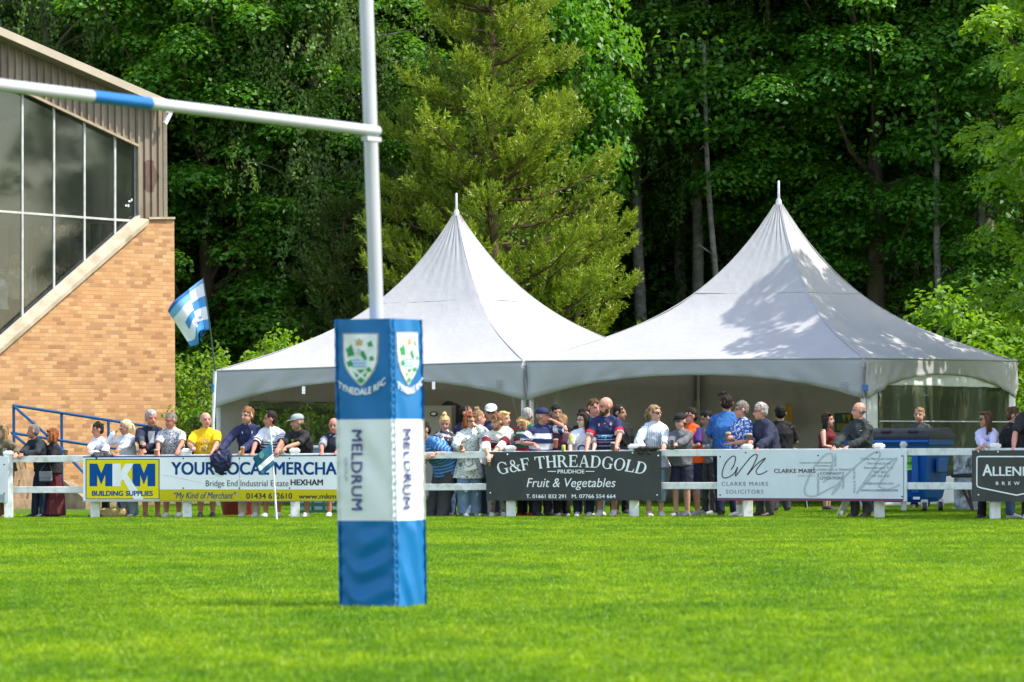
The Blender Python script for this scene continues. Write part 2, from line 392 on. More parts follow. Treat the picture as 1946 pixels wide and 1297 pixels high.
# ribbed cladding, one mesh of folded sheet
M_clad = mat('brown_cladding', (0.22, 0.18, 0.13), 0.5, 0.12, 2.5, stretch=(1, 1, 0.15), dirt=(0.13, 0.10, 0.07), dscale=1.2)
OFFC = -0.16
def wz(px_line, s):                      # height of a pixel line above the wall coordinate s
    p = gs_A + gs_d*s + gs_n*OFFC; px = px_of(p); return P(px, px_line(px), p.y).z
def px_of(p):
    u0, v0 = CAM_F*p.x/p.y, CAM_F*(p.z-CAM_H)/p.y; return CAM_X + u0*cr - v0*sr
def s_of(px):
    q = W(px, 600, OFFC); return (q-gs_A).dot(gs_d)
topl = lambda x: 66+0.438*x
winl = lambda x: 152+0.475*x
def bot_line(s, swin):
    return wz(winl, s) if s > swin else P(314, 414, 88).z
s_end, s_win = s_of(313.0), s_of(258.5)
prof = [(0.0, 0.0), (0.128, 0.0), (0.136, 0.045), (0.184, 0.045), (0.192, 0.0)]
def clad_strip(mb, s0, s1, ztop, zbot, extra=0.0, m=0):
    s = s0; k = 0; last = None
    seq = []
    while s < s1:
        for ds, of in prof[:-1]: seq.append((s+ds, of))
        s += 0.192
    seq = [q for q in seq if q[0] <= s1]
    for (sa, oa), (sb, ob_) in zip(seq, seq[1:]):
        za, zb = zbot(sa), zbot(sb); ta, tb = ztop(sa), ztop(sb)
        if za is None or zb is None or ta <= za or tb <= zb: continue
        pa, pb = gs_A+gs_d*sa+gs_n*(OFFC+oa+extra), gs_A+gs_d*sb+gs_n*(OFFC+ob_+extra)
        mb.face([(pa.x, pa.y, za), (pb.x, pb.y, zb), (pb.x, pb.y, tb), (pa.x, pa.y, ta)], m)
mb = MB(); clad_strip(mb, s_end, s_win-0.001, lambda s: wz(topl, s), lambda s: P(300, 416, 87.6).z)
clad_strip(mb, s_win, 9.5, lambda s: wz(topl, s), lambda s: wz(winl, s)); mb.obj('cladding', M_clad, gs, fix=False)
mb = MB(); sc = s_of(283.5); zc = P(283, 331, 87).z
def ez(s, k):
    t = 1-((s-sc)/0.255)**2
    return zc + k*0.33*math.sqrt(t) if t > 0 else (zc if k < 0 else zc-1)
clad_strip(mb, s_end, s_win, lambda s: ez(s, 1), lambda s: ez(s, -1), 0.003)
mb.obj('oval_patch', mat('rust_red_paint', (0.12, 0.075, 0.055), 0.6, 0.15, 8), gs, fix=False)
mb = MB()                                # corner trim and the rear return of cladding
e0 = gs_A+gs_d*(s_end-0.02)+gs_n*(OFFC+0.02); zt, zb = P(313, 203, 88).z, P(313, 416, 88).z
mb.box((e0.x, e0.y, (zt+zb)/2), (0.07, 0.07, zt-zb)); mb.obj('corner_trim', mat('light_brown_trim', (0.36, 0.30, 0.22), 0.5), gs)
back = -gs_n
mb = MB(); r0 = gs_A+gs_d*s_end+gs_n*(OFFC-0.05); r1 = r0+back*16
mb.prism([(r0.x, r0.y, 0), (r0.x, r0.y, zt-.05), (r1.x, r1.y, zt-.05), (r1.x, r1.y, 0)], gs_d*0.15); mb.obj('rear_wall', M_clad, gs)
# roof with its fascia
fa = mat('beige_fascia', (0.40, 0.35, 0.26), 0.5, 0.06, 2)
def on(px, py, off): return W(px, py, off)
mb = MB(); t0, t1 = on(315, 188, 0.25), on(-330, -92, 0.25); u0, u1 = on(315, 203, 0.25), on(-330, -76+0, 0.25)
mb.prism([t0, t1, u1, u0], -gs_n*0.06); mb.obj('fascia', fa, gs)
mb = MB(); q0, q1 = t0-gs_n*0.06-Vector((0, 0, .02)), t1-gs_n*0.06-Vector((0, 0, .02)); mb.prism([q0, q1, q1-Vector((0, 0, .12)), q0-Vector((0, 0, .12))], back*17)
mb.obj('roof', mat('grey_roof_sheet', (0.22, 0.2, 0.18), 0.6), gs)
mb = MB(); g0 = on(318, 196, 0.22); mb.beam(g0, g0+back*16, 0.16, 0.1); mb.obj('gutter', M_alu, gs)
mb = MB(); k0, k1 = on(324, 214, 0.1), on(313, 236, 0.1); mb.beam(k0, k1, .05, .09); mb.beam(on(328, 212, 0.1), on(314, 212, .1), .05, .05); mb.obj('gutter_bracket', M_alu, gs)
# flashing over the glass
mb = MB(); mb.beam(W(263, winl(263)+1, -0.12), W(-330, winl(-330)+1, -0.12), 0.06, 0.05); mb.obj('window_head', mat('head_flashing', (0.34, 0.27, 0.18), 0.5), gs)
def glass_material(name, tint, dirt, alpha, gl=0.12):
    m, n, out = nt(name); tr = N(n, 'ShaderNodeBsdfTransparent'); tr.inputs[0].default_value = (*tint, 1)
    gs_ = N(n, 'ShaderNodeBsdfGlossy'); gs_.inputs['Roughness'].default_value = 0.04; gs_.inputs[0].default_value = (0.8, 0.85, 0.8, 1)
    df = N(n, 'ShaderNodeBsdfDiffuse'); f, _ = noise_fac(n, 1.6, 6, 0.4, 0.75, stretch=(1, 1, 0.35)); n.links.new(mixc(n, f, tuple(d*.6 for d in dirt), dirt), df.inputs[0])
    m1 = N(n, 'ShaderNodeMixShader'); m1.inputs[0].default_value = gl; n.links.new(tr.outputs[0], m1.inputs[1]); n.links.new(gs_.outputs[0], m1.inputs[2])
    mu = N(n, 'ShaderNodeMath', operation='MULTIPLY_ADD'); mu.inputs[1].default_value = alpha; mu.inputs[2].default_value = alpha*0.4; n.links.new(f, mu.inputs[0])
    m2 = N(n, 'ShaderNodeMixShader'); n.links.new(mu.outputs[0], m2.inputs[0]); n.links.new(m1.outputs[0], m2.inputs[1]); n.links.new(df.outputs[0], m2.inputs[2])
    n.links.new(m2.outputs[0], out.inputs[0]); return m
M_glass = glass_material('dusty_glass', (0.56, 0.61, 0.60), (0.22, 0.23, 0.19), 0.09, 0.06)
xsw = [-330, -245, -165, -90, -18, 42, 102, 160, 218, 257]
midl = lambda x: 402+0.074*x
botl = lambda x: 640-0.88*x
GO = -0.22
for xa, xb in zip(xsw, xsw[1:]):
    for row in (0, 1):
        if row == 0:
            poly = [(xa, winl(xa)), (xb, winl(xb)), (xb, min(midl(xb), botl(xb))), (xa, min(midl(xa), botl(xa)))]
            if botl(xb) < midl(xb): poly.insert(3, (249, 420))
        else:
            if botl(xa) <= midl(xa) or xa == 218:
                poly = [(xa, midl(xa)), (249, 420.4), (xa, botl(xa))]
            else: poly = [(xa, midl(xa)), (xb, midl(xb)), (xb, botl(xb)), (xa, botl(xa))]
        w3 = [W(x, y, GO) for x, y in poly]
        fr = MB(); k = len(w3)
        for i in range(k): 
            if (w3[i]-w3[(i+1) % k]).length > .05: fr.beam(w3[i], w3[(i+1) % k], 0.036+0.004*i, 0.040-0.002*i, up=gs_n)
        wo_ = fr.obj('window', M_white_metal if False else mat('pale_window_frame', (0.46, 0.46, 0.43), 0.5, 0.12, 6), gs)
        pm = MB(); pm.prism(w3, -gs_n*0.008); pm.obj('pane', M_glass, wo_)
mb = MB(); mb.beam(W(263, 411, -0.15), W(-330, botl(-330)+4, -0.15), 0.05, 0.09, up=gs_n); mb.obj('window_sill', mat('pale_window_frame', (0.6,)*3), gs)
for xb, yb, d in ((243, 383, 0), (237, 391, 1)):      # scraps of old lettering left on the glass
    pm = MB(); c = W(xb+3, yb, GO+0.01); pm.box(c, (0.05, 0.006, 0.035), math.atan2(gs_d.y, gs_d.x)); pm.box(c+Vector((.04, .05, .03*(1-d))), (0.03, 0.006, 0.05), math.atan2(gs_d.y, gs_d.x)); pm.obj('sticker_scrap', M_white_metal, gs)
# inside of the stand: stepped seating, far wall, front rail
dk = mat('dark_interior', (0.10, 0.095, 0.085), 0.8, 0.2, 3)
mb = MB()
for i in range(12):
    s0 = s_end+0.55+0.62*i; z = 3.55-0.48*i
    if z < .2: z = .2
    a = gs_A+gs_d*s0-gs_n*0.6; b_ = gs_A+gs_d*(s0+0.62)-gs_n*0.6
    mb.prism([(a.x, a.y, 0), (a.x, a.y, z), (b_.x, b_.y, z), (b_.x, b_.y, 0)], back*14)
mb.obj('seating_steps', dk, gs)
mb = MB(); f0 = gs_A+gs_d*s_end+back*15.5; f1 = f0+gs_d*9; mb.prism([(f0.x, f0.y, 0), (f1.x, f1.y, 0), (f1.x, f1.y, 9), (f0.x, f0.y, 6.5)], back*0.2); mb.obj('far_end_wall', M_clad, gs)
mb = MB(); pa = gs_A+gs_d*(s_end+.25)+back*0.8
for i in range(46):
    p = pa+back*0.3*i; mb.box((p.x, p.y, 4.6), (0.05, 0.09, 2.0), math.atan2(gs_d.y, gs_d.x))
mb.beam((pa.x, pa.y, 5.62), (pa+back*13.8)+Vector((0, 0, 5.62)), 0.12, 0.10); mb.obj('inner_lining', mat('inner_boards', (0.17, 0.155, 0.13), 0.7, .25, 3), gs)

# low stone wall and steps at the foot of the stand, blue handrail
M_stone = mat('sandstone', (0.27, 0.19, 0.11), 0.85, 0.3, 5, 0.6, 14, dirt=(0.16, 0.12, 0.08), dscale=4)
st = thing('entrance_steps', 'worn sandstone entrance steps beside the grandstand wall', 'steps', XY(60, 80))
mb = MB()
for i in range(5):
    a, b_ = P(18-i*2, 960-i*14, 77+i*.5), P(118-i*17, 960-i*14, 78.5+i*.5); a.z = b_.z = 0
    mb.prism([a, b_, b_+Vector((0, 0, .17*(i+1))), a+Vector((0, 0, .17*(i+1)))], Vector((-.4, 2.2, 0)))
o = mb.obj('treads', M_stone, st); o.matrix_parent_inverse = Matrix.Translation(-st.location)
mb = MB(); a, b_ = XY(120, 77.6), XY(162, 76.6)
mb.prism([a, b_, b_+Vector((0, 0, .16)), a+Vector((0, 0, .5))], Vector((.1, .45, 0))); o = mb.obj('cheek_wall', M_stone, st); o.matrix_parent_inverse = Matrix.Translation(-st.location)
lw = thing('low_wall', 'low dark stone wall behind the legs under the yellow building supplies board', 'wall', XY(240, 80))
mb = MB(); a, b_ = XY(150, 79), XY(420, 82); mb.prism([a, b_, b_+Vector((0, 0, .27)), a+Vector((0, 0, .3))], Vector((0, .3, 0))); ob = mb.obj('wall_body', M_stone, lw); ob.matrix_parent_inverse = Matrix.Translation(-lw.location)
mb = MB(); mb.prism([a+Vector((-.05, -.06, .302)), b_+Vector((.05, -.06, .272)), b_+Vector((.05, -.06, .332)), a+Vector((-.05, -.06, .362))], Vector((0, .42, 0))); ob = mb.obj('coping_stone', M_concrete, lw); ob.matrix_parent_inverse = Matrix.Translation(-lw.location)

M_blue = mat('blue_painted_steel', (0.004, 0.065, 0.19), 0.4, 0.15, 8)
hr = thing('handrail', 'blue tubular steel handrail running down in front of the brick wall', 'handrail', XY(120, 80))
def kid(mbx, name, m, par, **kw):
    o = mbx.obj(name, m, par, **kw); o.matrix_parent_inverse = Matrix.Translation(-Vector(par.location)); return o
kid(MB().tube([P(26, 771, 79.5), P(285, 811, 82)], .027), 'top_rail', M_blue, hr, sm=40)
kid(MB().tube([P(22, 823, 79.5), P(170, 846, 80.9), P(285, 862, 82)], .026), 'middle_rail', M_blue, hr, sm=40)
kid(MB().tube([P(26, 772, 79.5), P(100, 837, 78.2), P(165, 905, 77)], .026), 'stair_rail', M_blue, hr, sm=40)
kid(MB().tube([P(23, 824, 79.5), P(57, 852, 78.6), P(100, 900, 77.8)], .026), 'stair_rail', M_blue, hr, sm=40)
for px, Y, y0 in ((26, 79.5, 770), (117, 80.4, 785), (206, 81.2, 799)):
    t = P(px, y0, Y); kid(MB().tube([(t.x, t.y, 0), t], .027), 'post', M_blue, hr, sm=40)
# ================================================================== lettering helpers
def put_text(mapf, body, a0, a1, b0, b1, m, parent, name='lettering', rot=0, bold=0.0, shear=0.0, sp=1.0, warp=None, off=0.004, tile=None):
    """rot 0: px from a0 to a1, baseline b0, cap line b1.  rot -90 (reads downwards): py from a0 to a1, px baseline b0, cap b1.  rot 90: reads upwards."""
    v, f = text2d(body, 0.0, shear, sp); x0, x1 = v[:, 0].min(), v[:, 0].max(); out = []
    for x, y in v:
        a = a0 + (a1-a0)*(x-x0)/(x1-x0); b = b0 + (b1-b0)*y
        px, py = (a, b) if rot == 0 else (b, a)
        if warp: px, py = warp(px, py)
        out.append(tuple(mapf(px, py, off)))
    if bold:                            # heavier strokes: four slightly shifted layers
        n0 = len(v); base = list(v); out = []; f0 = f; f = []; bb = bold*.9
        for i, (dx, dy) in enumerate(((-bb, -bb*.6), (bb, -bb*.6), (bb, bb*.6), (-bb, bb*.6))):
            for x, y in base:
                a = a0 + (a1-a0)*(x+dx-x0+bb)/(x1-x0+2*bb); b = b0 + (b1-b0)*(y+dy)
                px, py = (a, b) if rot == 0 else (b, a)
                if warp: px, py = warp(px, py)
                out.append(tuple(mapf(px, py, off+.0005*i)))
            f += [tuple(q+n0*i for q in p) for p in f0]
    k = len(body.split()); groups = [f]
    if k > 1:                           # every word a piece of its own
        n1 = len(v); iv = sorted((min(v[i % n1][0] for i in p), max(v[i % n1][0] for i in p)) for p in f); hi = iv[0][1]; gaps = []
        for lo_, h_ in iv[1:]:
            if lo_ > hi: gaps.append((lo_-hi, (lo_+hi)/2))
            hi = max(hi, h_)
        cuts = sorted(g_[1] for g_ in sorted(gaps, reverse=True)[:k-1]); groups = [[] for _ in range(len(cuts)+1)]
        for p in f: groups[sum(v[p[0] % n1][0] > c_ for c_ in cuts)].append(p)
    for gf in groups:
        if not gf: continue
        ids = sorted(set(i for p in gf for i in p)); mp_ = {q: i for i, q in enumerate(ids)}
        me = bpy.data.meshes.new(name); me.from_pydata([out[i] for i in ids], [], [tuple(mp_[i] for i in p) for p in gf]); me.update()
        o = link_mesh(name, me, m)
        if parent is not None: o.parent = parent; o.matrix_parent_inverse = Matrix.Translation(-Vector(parent.location))
    return o
def strip_poly(pts, w):                 # polyline in px -> quads of width w (px); w may be a list
    pts = [Vector((p[0], p[1])) for p in pts]; k = len(pts); L = []
    for i, p in enumerate(pts):
        d = (pts[min(i+1, k-1)]-pts[max(i-1, 0)]); d.normalize(); n = Vector((-d.y, d.x)); ww = w[i] if isinstance(w, (list, tuple)) else w
        L.append((p+n*ww/2, p-n*ww/2))
    return [[L[i][0], L[i+1][0], L[i+1][1], L[i][1]] for i in range(k-1)]
def spline(pts, n=8):                   # Catmull-Rom through 2-D points
    out = []; q = [pts[0]]+list(pts)+[pts[-1]]
    for i in range(1, len(q)-2):
        for j in range(n):
            t = j/n; o = []
            for c in range(len(pts[0])):
                a, b, c_, d = q[i-1][c], q[i][c], q[i+1][c], q[i+2][c]
                o.append(0.5*(2*b+(c_-a)*t+(2*a-5*b+4*c_-d)*t*t+(3*b-a-3*c_+d)*t**3))
            out.append(tuple(o))
    out.append(tuple(pts[-1])); return out
def put_polys(mapf, polys, m, parent, name, off=0.004):
    mb = MB()
    for i, p in enumerate(polys): mb.face([mapf(x, y, off+.0003*(i % 8)) for x, y in p])
    o = mb.obj(name, m, fix=False)
    if parent is not None: o.parent = parent; o.matrix_parent_inverse = Matrix.Translation(-Vector(parent.location))
    return o
M_navyp = mat('blue_print', (0.001, 0.055, 0.20), 0.5, 0.04, spec=.12); M_blackp = mat('black_print', (0.016, 0.018, 0.022), 0.4, 0.04)
M_whitep = mat('white_print', (0.86, 0.87, 0.85), 0.45, 0.04)

# ================================================================== goal posts
PL = math.tan(R(0.6)); th = R(26.0); pa_ = 0.432
pN = G(755.5, 1161)
pL = pN+Vector((-math.cos(th), math.sin(th), 0))*pa_; pR = pN+Vector((math.sin(th), math.cos(th), 0))*pa_; pF = pL+pR-pN
pC = (pL+pR)/2
gp = thing('goal_posts', 'white rugby goal post with a blue banded crossbar standing in a padded base', 'goal posts', pC)
pad = thing('post_pad', 'blue and white vinyl post protector with club crest and sponsor lettering', 'post pad', pC)
M_vblue = mat('blue_vinyl', (0.001, 0.13, 0.335), 0.38, 0.06, 3, 0.12, 9, spec=0.3); M_vwhite = mat('white_vinyl', (0.70, 0.72, 0.68), 0.4, 0.04, 3, 0.1, 9, dirt=(0.5, 0.55, 0.47), dscale=2.2, damt=0.6)
M_pole = mat('white_post_paint', (0.42, 0.43, 0.44), 0.3, 0.04, 3, spec=0.6)
H1, H2, H3 = 0.571, 1.217, 1.857
faces = [(pL, pN, Vector((-math.sin(th), -math.cos(th), 0))), (pN, pR, Vector((math.cos(th), -math.sin(th), 0))),
         (pR, pF, Vector((math.sin(th), math.cos(th), 0))), (pF, pL, Vector((-math.cos(th), math.sin(th), 0)))]
def S(fi, u, z, off=0.0):
    a, b, n = faces[fi]; p = a.lerp(b, u); e = math.sin(math.pi*min(max(u, 0), 1))
    d = 0.020*e**0.5 - 0.02
    q = Vector((u*1.6+fi*3, z*2.1, fi*1.7))
    w = 0.0
    nz = noise.noise(q*1.3); env = min(1, (H1-z)/.06)
    if z < H1: w = (0.013*math.sin(34*z-7*(u-.55)**2*4+2.5*nz)*(.5+.5*math.sin(5*z+u*2+nz*3)) if fi % 2 == 0 else 0.012*math.sin(15*z+13*u+2*nz))*e*env
    else: w = 0.007*math.sin(9*u+13*z+noise.noise(q)*3)*e + 0.005*noise.noise(q*2.4)*e
    if u > .9 or u < .1: w += 0.004*math.sin(60*z+fi)
    p = p + n*(d+w+off)
    return Vector((p.x-PL*z, p.y, z))
mb = MB(); NU = 22; zs = list(np.linspace(0.0, H1, 24))+list(np.linspace(H1, H2, 20))[1:]+list(np.linspace(H2, H3, 20))[1:]
for fi in range(4):
    b = len(mb.v)
    for z in zs:
        for i in range(NU+1): mb.v.append(tuple(S(fi, i/NU, z)))
    for j in range(len(zs)-1):
        for i in range(NU):
            q = b+j*(NU+1)+i; mb.f.append((q, q+1, q+NU+2, q+NU+1)); mb.m.append(1 if H1-.001 < zs[j] < H2-.001 else 0)
mb.face([S(i, 0, H3) for i in range(4)])
kid(mb, 'cover', [M_vblue, M_vwhite], pad, sm=60)
mb = MB()                               # lacing down the edge
for k in range(40):
    z = 0.05+k*0.044; p0, p1 = S(0, .955, z, .004), S(0, .985, z+.016, .004); p2 = S(1, .012, z+.02, .003); mb.tube([p0, p1, p2], .0035, 5)
kid(mb, 'lacing', [mat('pale_blue_cord', (0.14, 0.34, 0.6), 0.6)], pad)
def padmap(fi):
    def f(px, py, off):
        Lx, Nx, Rx = 634+(py-606)*.0155, 750+(py-606)*.0105, 805+(py-606)*.0155
        u = (px-Lx)/(Nx-Lx) if fi == 0 else (px-Nx)/(Rx-Nx); a, b, n = faces[fi]; Y = a.lerp(b, u).y
        return S(fi, u, P(px, py, Y).z, off)
    return f
def crest(fi, fx, fy):                  # coordinates as in an enlarged view: x 0..1 over the shield, y 0..1 down it
    mp = padmap(fi); g = lambda pts: [(fx(x, y), fy(y)) for x, y in pts]
    shield = [(0, 0), (1, 0), (1, .38), (.97, .55), (.90, .68), (.78, .80), (.64, .91), (.5, 1.0), (.36, .91), (.22, .80), (.10, .68), (.03, .55), (0, .38)]
    cx_ = [((x-.5)*1.09+.5, (y-.46)*1.06+.46) for x, y in shield]
    def grid(pts):                      # shield outline -> small cells that follow the vinyl
        P2 = pts+[pts[0]]; ys = sorted(set([p[1] for p in pts]+list(np.linspace(min(p[1] for p in pts), max(p[1] for p in pts), 16)))); rows = []
        for y in ys:
            xs = [a[0]+(b[0]-a[0])*(y-a[1])/(b[1]-a[1]) for a, b in zip(P2, P2[1:]) if a[1] != b[1] and min(a[1], b[1])-1e-9 <= y <= max(a[1], b[1])+1e-9]
            rows.append((min(xs), max(xs), y))
        return [[(lerp_(r0, i), r0[2]), (lerp_(r0, i+1), r0[2]), (lerp_(r1, i+1), r1[2]), (lerp_(r1, i), r1[2])] for r0, r1 in zip(rows, rows[1:]) for i in range(10)]
    lerp_ = lambda r, i: r[0]+(r[1]-r[0])*i/10
    put_polys(mp, [g(q) for q in grid(cx_)], mat('crest_border', (0.32, 0.33, 0.33), .5), pad, 'crest_border', .003)
    put_polys(mp, [g(q) for q in grid(shield)], mat('crest_white', (0.74, 0.76, 0.71), .5), pad, 'crest', .006)
    def blob(cx, cy, r, ry=None, n=9, sp=.35):
        return [(cx+math.cos(2*math.pi*i/n)*r*(1+sp*(1 if i % 2 else -1)*.6), cy+math.sin(2*math.pi*i/n)*(ry or r*.66)*(1+sp*(1 if i % 2 else -1)*.6)) for i in range(n)]
    green = [blob(.2, .33, .13, .11), blob(.81, .19, .085, .06), [(.55, .32), (.62, .32), (.72, .45), (.71, .5), (.6, .47), (.54, .40)], blob(.86, .47, .07, .05), blob(.19, .57, .10, .065),
             blob(.76, .69, .085, .05), [(.38, .69), (.64, .69), (.5, .76)], [(.29, .72), (.44, .80), (.38, .85)], [(.70, .73), (.57, .80), (.63, .85)], [(.5, .83), (.62, .90), (.5, .97), (.38, .90)]]
    put_polys(mp, [g(p) for p in green], mat('crest_green', (0.02, 0.26, 0.07), .5), pad, 'crest_leaves', .010)
    put_polys(mp, [g([(.25+.0*i, .49+.062*i), (.70, .485+.062*i), (.70, .515+.062*i), (.27, .52+.062*i)]) for i in range(3)], mat('crest_blue', (0.16, 0.42, 0.75), .5), pad, 'crest_waves', .010)
    put_polys(mp, [g([(.37, .08), (.42, .13), (.49, .07), (.56, .13), (.6, .08), (.57, .22), (.40, .22)])], mat('crest_gold', (0.5, 0.32, 0.12), .5), pad, 'crest_crown', .009)
    put_polys(mp, [g([(.43, .28), (.53, .28), (.51, .40), (.44, .40)])], mat('crest_grey', (0.5, 0.5, 0.5), .5), pad, 'crest_tower', .009)
crest(0, lambda x, y: 655+65*x+1.0*y, lambda y: 636+97*y); crest(1, lambda x, y: 759+35*x+1.5*y, lambda y: 634+98*y)
def arc0(px, py): t = (px-688)/48; return px, py-20*t*t*(1+.1*t)
def arc1(px, py): t = (px-777)/27; return px, py-22*t*t
put_text(padmap(0), 'TYNEDALE RFC', 644, 736, 751, 738, M_whitep, pad, bold=.035, warp=arc0, off=.010)
put_text(padmap(1), 'TYNEDALE RFC', 757, 802, 749, 736, M_whitep, pad, bold=.05, warp=arc1, off=.010)
M_ind = mat('indigo_print', (0.035, 0.045, 0.21), .45, .05)
put_text(padmap(0), 'MELDRUM', 817, 970, 671, 692, M_ind, pad, rot=-90, bold=.025, sp=1.05, off=.009)
put_text(padmap(0), 'GROUP', 870, 915, 656, 663, mat('grey_blue_print', (0.25, 0.32, 0.38), .5), pad, rot=-90, off=.006)
put_text(padmap(1), 'MELDRUM', 815, 967, 767, 779, M_ind, pad, rot=-90, bold=.02, sp=1.05, off=.009)
# poles and crossbar
PL2 = math.tan(R(1.55)); bx = math.tan(R(0.9))
def pole_pt(base, z): return Vector((base.x-bx*min(z, 1.8)-PL2*max(0, z-1.8), base.y, z))
xd = Vector((-math.sin(R(27.7)), -math.cos(R(27.7)), 0)); pC2 = pC+xd*5.6
for b in (pC, pC2): kid(MB().tube([pole_pt(b, 0), pole_pt(b, 1.8), pole_pt(b, 4.2), pole_pt(b, 7.5)], .0455, 20), 'upright', M_pole, gp, sm=50)
M_bandb = mat('crossbar_blue', (0.002, 0.12, 0.36), .35, .05)
cb0 = P(716, 250, 28.2); cb1 = cb0+xd*5.58
mb = MB(); cp = [0, 2.66, 2.661, 3.22, 3.221, 5.58]; mb.tube([cb0+xd*.0, cb0+xd*2.70], .036, 16, Vector((0, 0, 1)), 0); mb.tube([cb0+xd*2.702, cb0+xd*3.32], .0362, 16, Vector((0, 0, 1)), 1); mb.tube([cb0+xd*3.322, cb1], .036, 16, Vector((0, 0, 1)), 0)
kid(mb, 'crossbar', [M_pole, M_bandb], gp, sm=50)
for b, s_ in ((cb0, 1), (cb1, -1)): kid(MB().beam(b+Vector((0, 0, -.055))-xd*.02*s_, b+Vector((0, 0, -.055))+xd*.16*s_, .05, .03), 'bracket', M_pole, gp, bevel=.004)
# pad on the other (out of frame) upright
pad2 = thing('post_pad', 'plain blue and white vinyl protector round the second goal upright', 'post pad', pC2)
mb = MB(); dlt = pC2-pC
for fi in range(4):
    b = len(mb.v)
    for z in (0, H1, H1+.001, H2, H2+.001, H3):
        for i in range(5): mb.v.append(tuple(S(fi, i/4, z)+dlt))
    for j in range(5):
        for i in range(4):
            q = b+j*5+i; mb.f.append((q, q+1, q+6, q+5)); mb.m.append(1 if j == 2 else 0)
mb.face([S(i, 0, H3)+dlt for i in range(4)])
kid(mb, 'cover', [M_vblue, M_vwhite], pad2)

# ================================================================== white timber fence
def FP(px, py, dy=0.0): return P(px, py, FY(px)+dy)
fence = thing('timber_fence', 'white painted post and rail fence along the edge of the pitch', 'fence', XY(970, FY(970)))
posts = [(16, 858), (180, 857), (355, 853.5), (560, 852.5), (765, 850), (970, 848), (1204, 845), (1420, 845), (1670, 843.5), (1890, 843), (2130, 842)]
for px, top in posts:
    t = FP(px, top); z = t.z; mb = MB(); mb.box((t.x, t.y, (z-.05)/2-.05), (.135, .125, z-.05+.1), R(4))
    o = kid(mb, 'post', M_white_wood, fence, bevel=.008)
    mb = MB(); mb.box((t.x, t.y, z-.032), (.158, .15, .045), R(4)); mb.box((t.x, t.y, z-.005), (.13, .12, .025), R(4), taper=.75); mb.obj('post_cap', M_white_wood, o, bevel=.008)
xs_ = [-200]+[p[0] for p in posts]+[2250]
ty = lambda x: np.interp(x, [-60, 180, 560, 900, 1310, 1790, 2250], [873.5, 872, 868.5, 865, 860.5, 859, 858]); ly = lambda x: np.interp(x, [-60, 180, 560, 900, 1310, 1790, 2250], [931.5, 931, 928, 925.5, 923, 924, 924])
for a, b in zip(xs_, xs_[1:]):
    for fn in (ty, ly): kid(MB().beam(FP(a+4, fn(a), -.02), FP(b-4, fn(b), -.02), .048, .097), 'rail', M_white_wood, fence, bevel=.006)
brc = thing('prop_board', 'white slanted timber leg propped behind the pale solicitors board', 'timber prop', XY(1600, FY(1600)+.3))
kid(MB().beam(P(1597, 979, FY(1600)+.35), P(1618, 930, FY(1600)+.15), .12, .03).beam(P(1597, 979, FY(1600)+.28), P(1600, 972, FY(1600)+.28), .13, .05), 'leg', M_white_wood, brc, bevel=.004)
stub = thing('fence_stub', 'short grey capped post stub at the right end of the solicitors board', 'post', XY(1717, FY(1717)+.12))
kid(MB().box(P(1717, 905, FY(1717)+.12), (.07, .07, 0.95)), 'stub_post', mat('grey_blue_post', (0.42, .46, .48), .6), stub, bevel=.006)
t = P(1717, 846, FY(1717)+.12); kid(MB().box((t.x, t.y, t.z), (.09, .09, .045), taper=1.15), 'stub_cap', mat('grey_blue_post', (0.42, .46, .48)), stub, bevel=.006)

# ================================================================== advertising boards
class Board:
    def __init__(s, label, x0, x1, yl, yr, m, th=.02, name='advertising_board', dy=-.095):
        s.x0, s.x1, s.yl, s.yr = x0, x1, yl, yr; Ya, Yb = FY(x0), FY(x1); dv = max(Ya+(Yb-Ya)*t-FY(x0+(x1-x0)*t) for t in np.linspace(0, 1, 30)); Ya += dy-dv; Yb += dy-dv
        s.q = [P(x0, yl[1], Ya), P(x1, yr[1], Yb), P(x1, yr[0], Yb), P(x0, yl[0], Ya)]
        s.n = (s.q[1]-s.q[0]).cross(s.q[3]-s.q[0]).normalized()
        if s.n.y > 0: s.n = -s.n
        s.root = thing(name, label, 'sign', (s.q[0].x, s.q[0].y, 0)); mb = MB(); mb.prism(s.q, -s.n*th); kid(mb, 'panel', m, s.root)
    def map(s, px, py, off=0.003):
        u = (px-s.x0)/(s.x1-s.x0); yt = s.yl[0]+(s.yr[0]-s.yl[0])*u; yb = s.yl[1]+(s.yr[1]-s.yl[1])*u; v = (py-yb)/(yt-yb)
        a = s.q[0].lerp(s.q[1], u); b = s.q[3].lerp(s.q[2], u); return a.lerp(b, v)+s.n*off
    def text(s, *a, **k): return put_text(s.map, *a, s.root, **k)
    def poly(s, polys, m, name, off=.003): return put_polys(s.map, polys, m, s.root, name, off)
    def screws(s, pts, m):
        for x, y in pts: mb = MB(); mb.ell(s.map(x, y, .002), (.012, .008, .012), nu=8, nv=5); kid(mb, 'screw', m, s.root, sm=60)
M_bwhite = mat('board_white', (0.86, 0.875, 0.86), .4, .03, 1.2, dirt=(0.62, .65, .6), dscale=1.6, damt=.3)
M_yel = mat('board_yellow', (0.82, 0.66, 0.004), .45, .04, 2, dirt=(.55, .46, .03), dscale=2, damt=.3, spec=.15)
M_boardblue = mat('board_blue', (0.001, 0.075, 0.28), .5, .05, spec=.12)
rc = lambda a, b, c, d: [(a, b), (c, b), (c, d), (a, d)]
B = Board('long white and yellow building supplies board fixed along the fence', 158, 745, (868, 954), (864.5, 953), M_bwhite)
B.poly([[(158, 868), (745, 864.5), (745, 866.5), (158, 870)]], M_navyp, 'top_line'); B.poly([rc(158, 951.6, 745, 953.2)], mat('olive_edge', (.25, .24, .1), .5), 'bottom_edge')
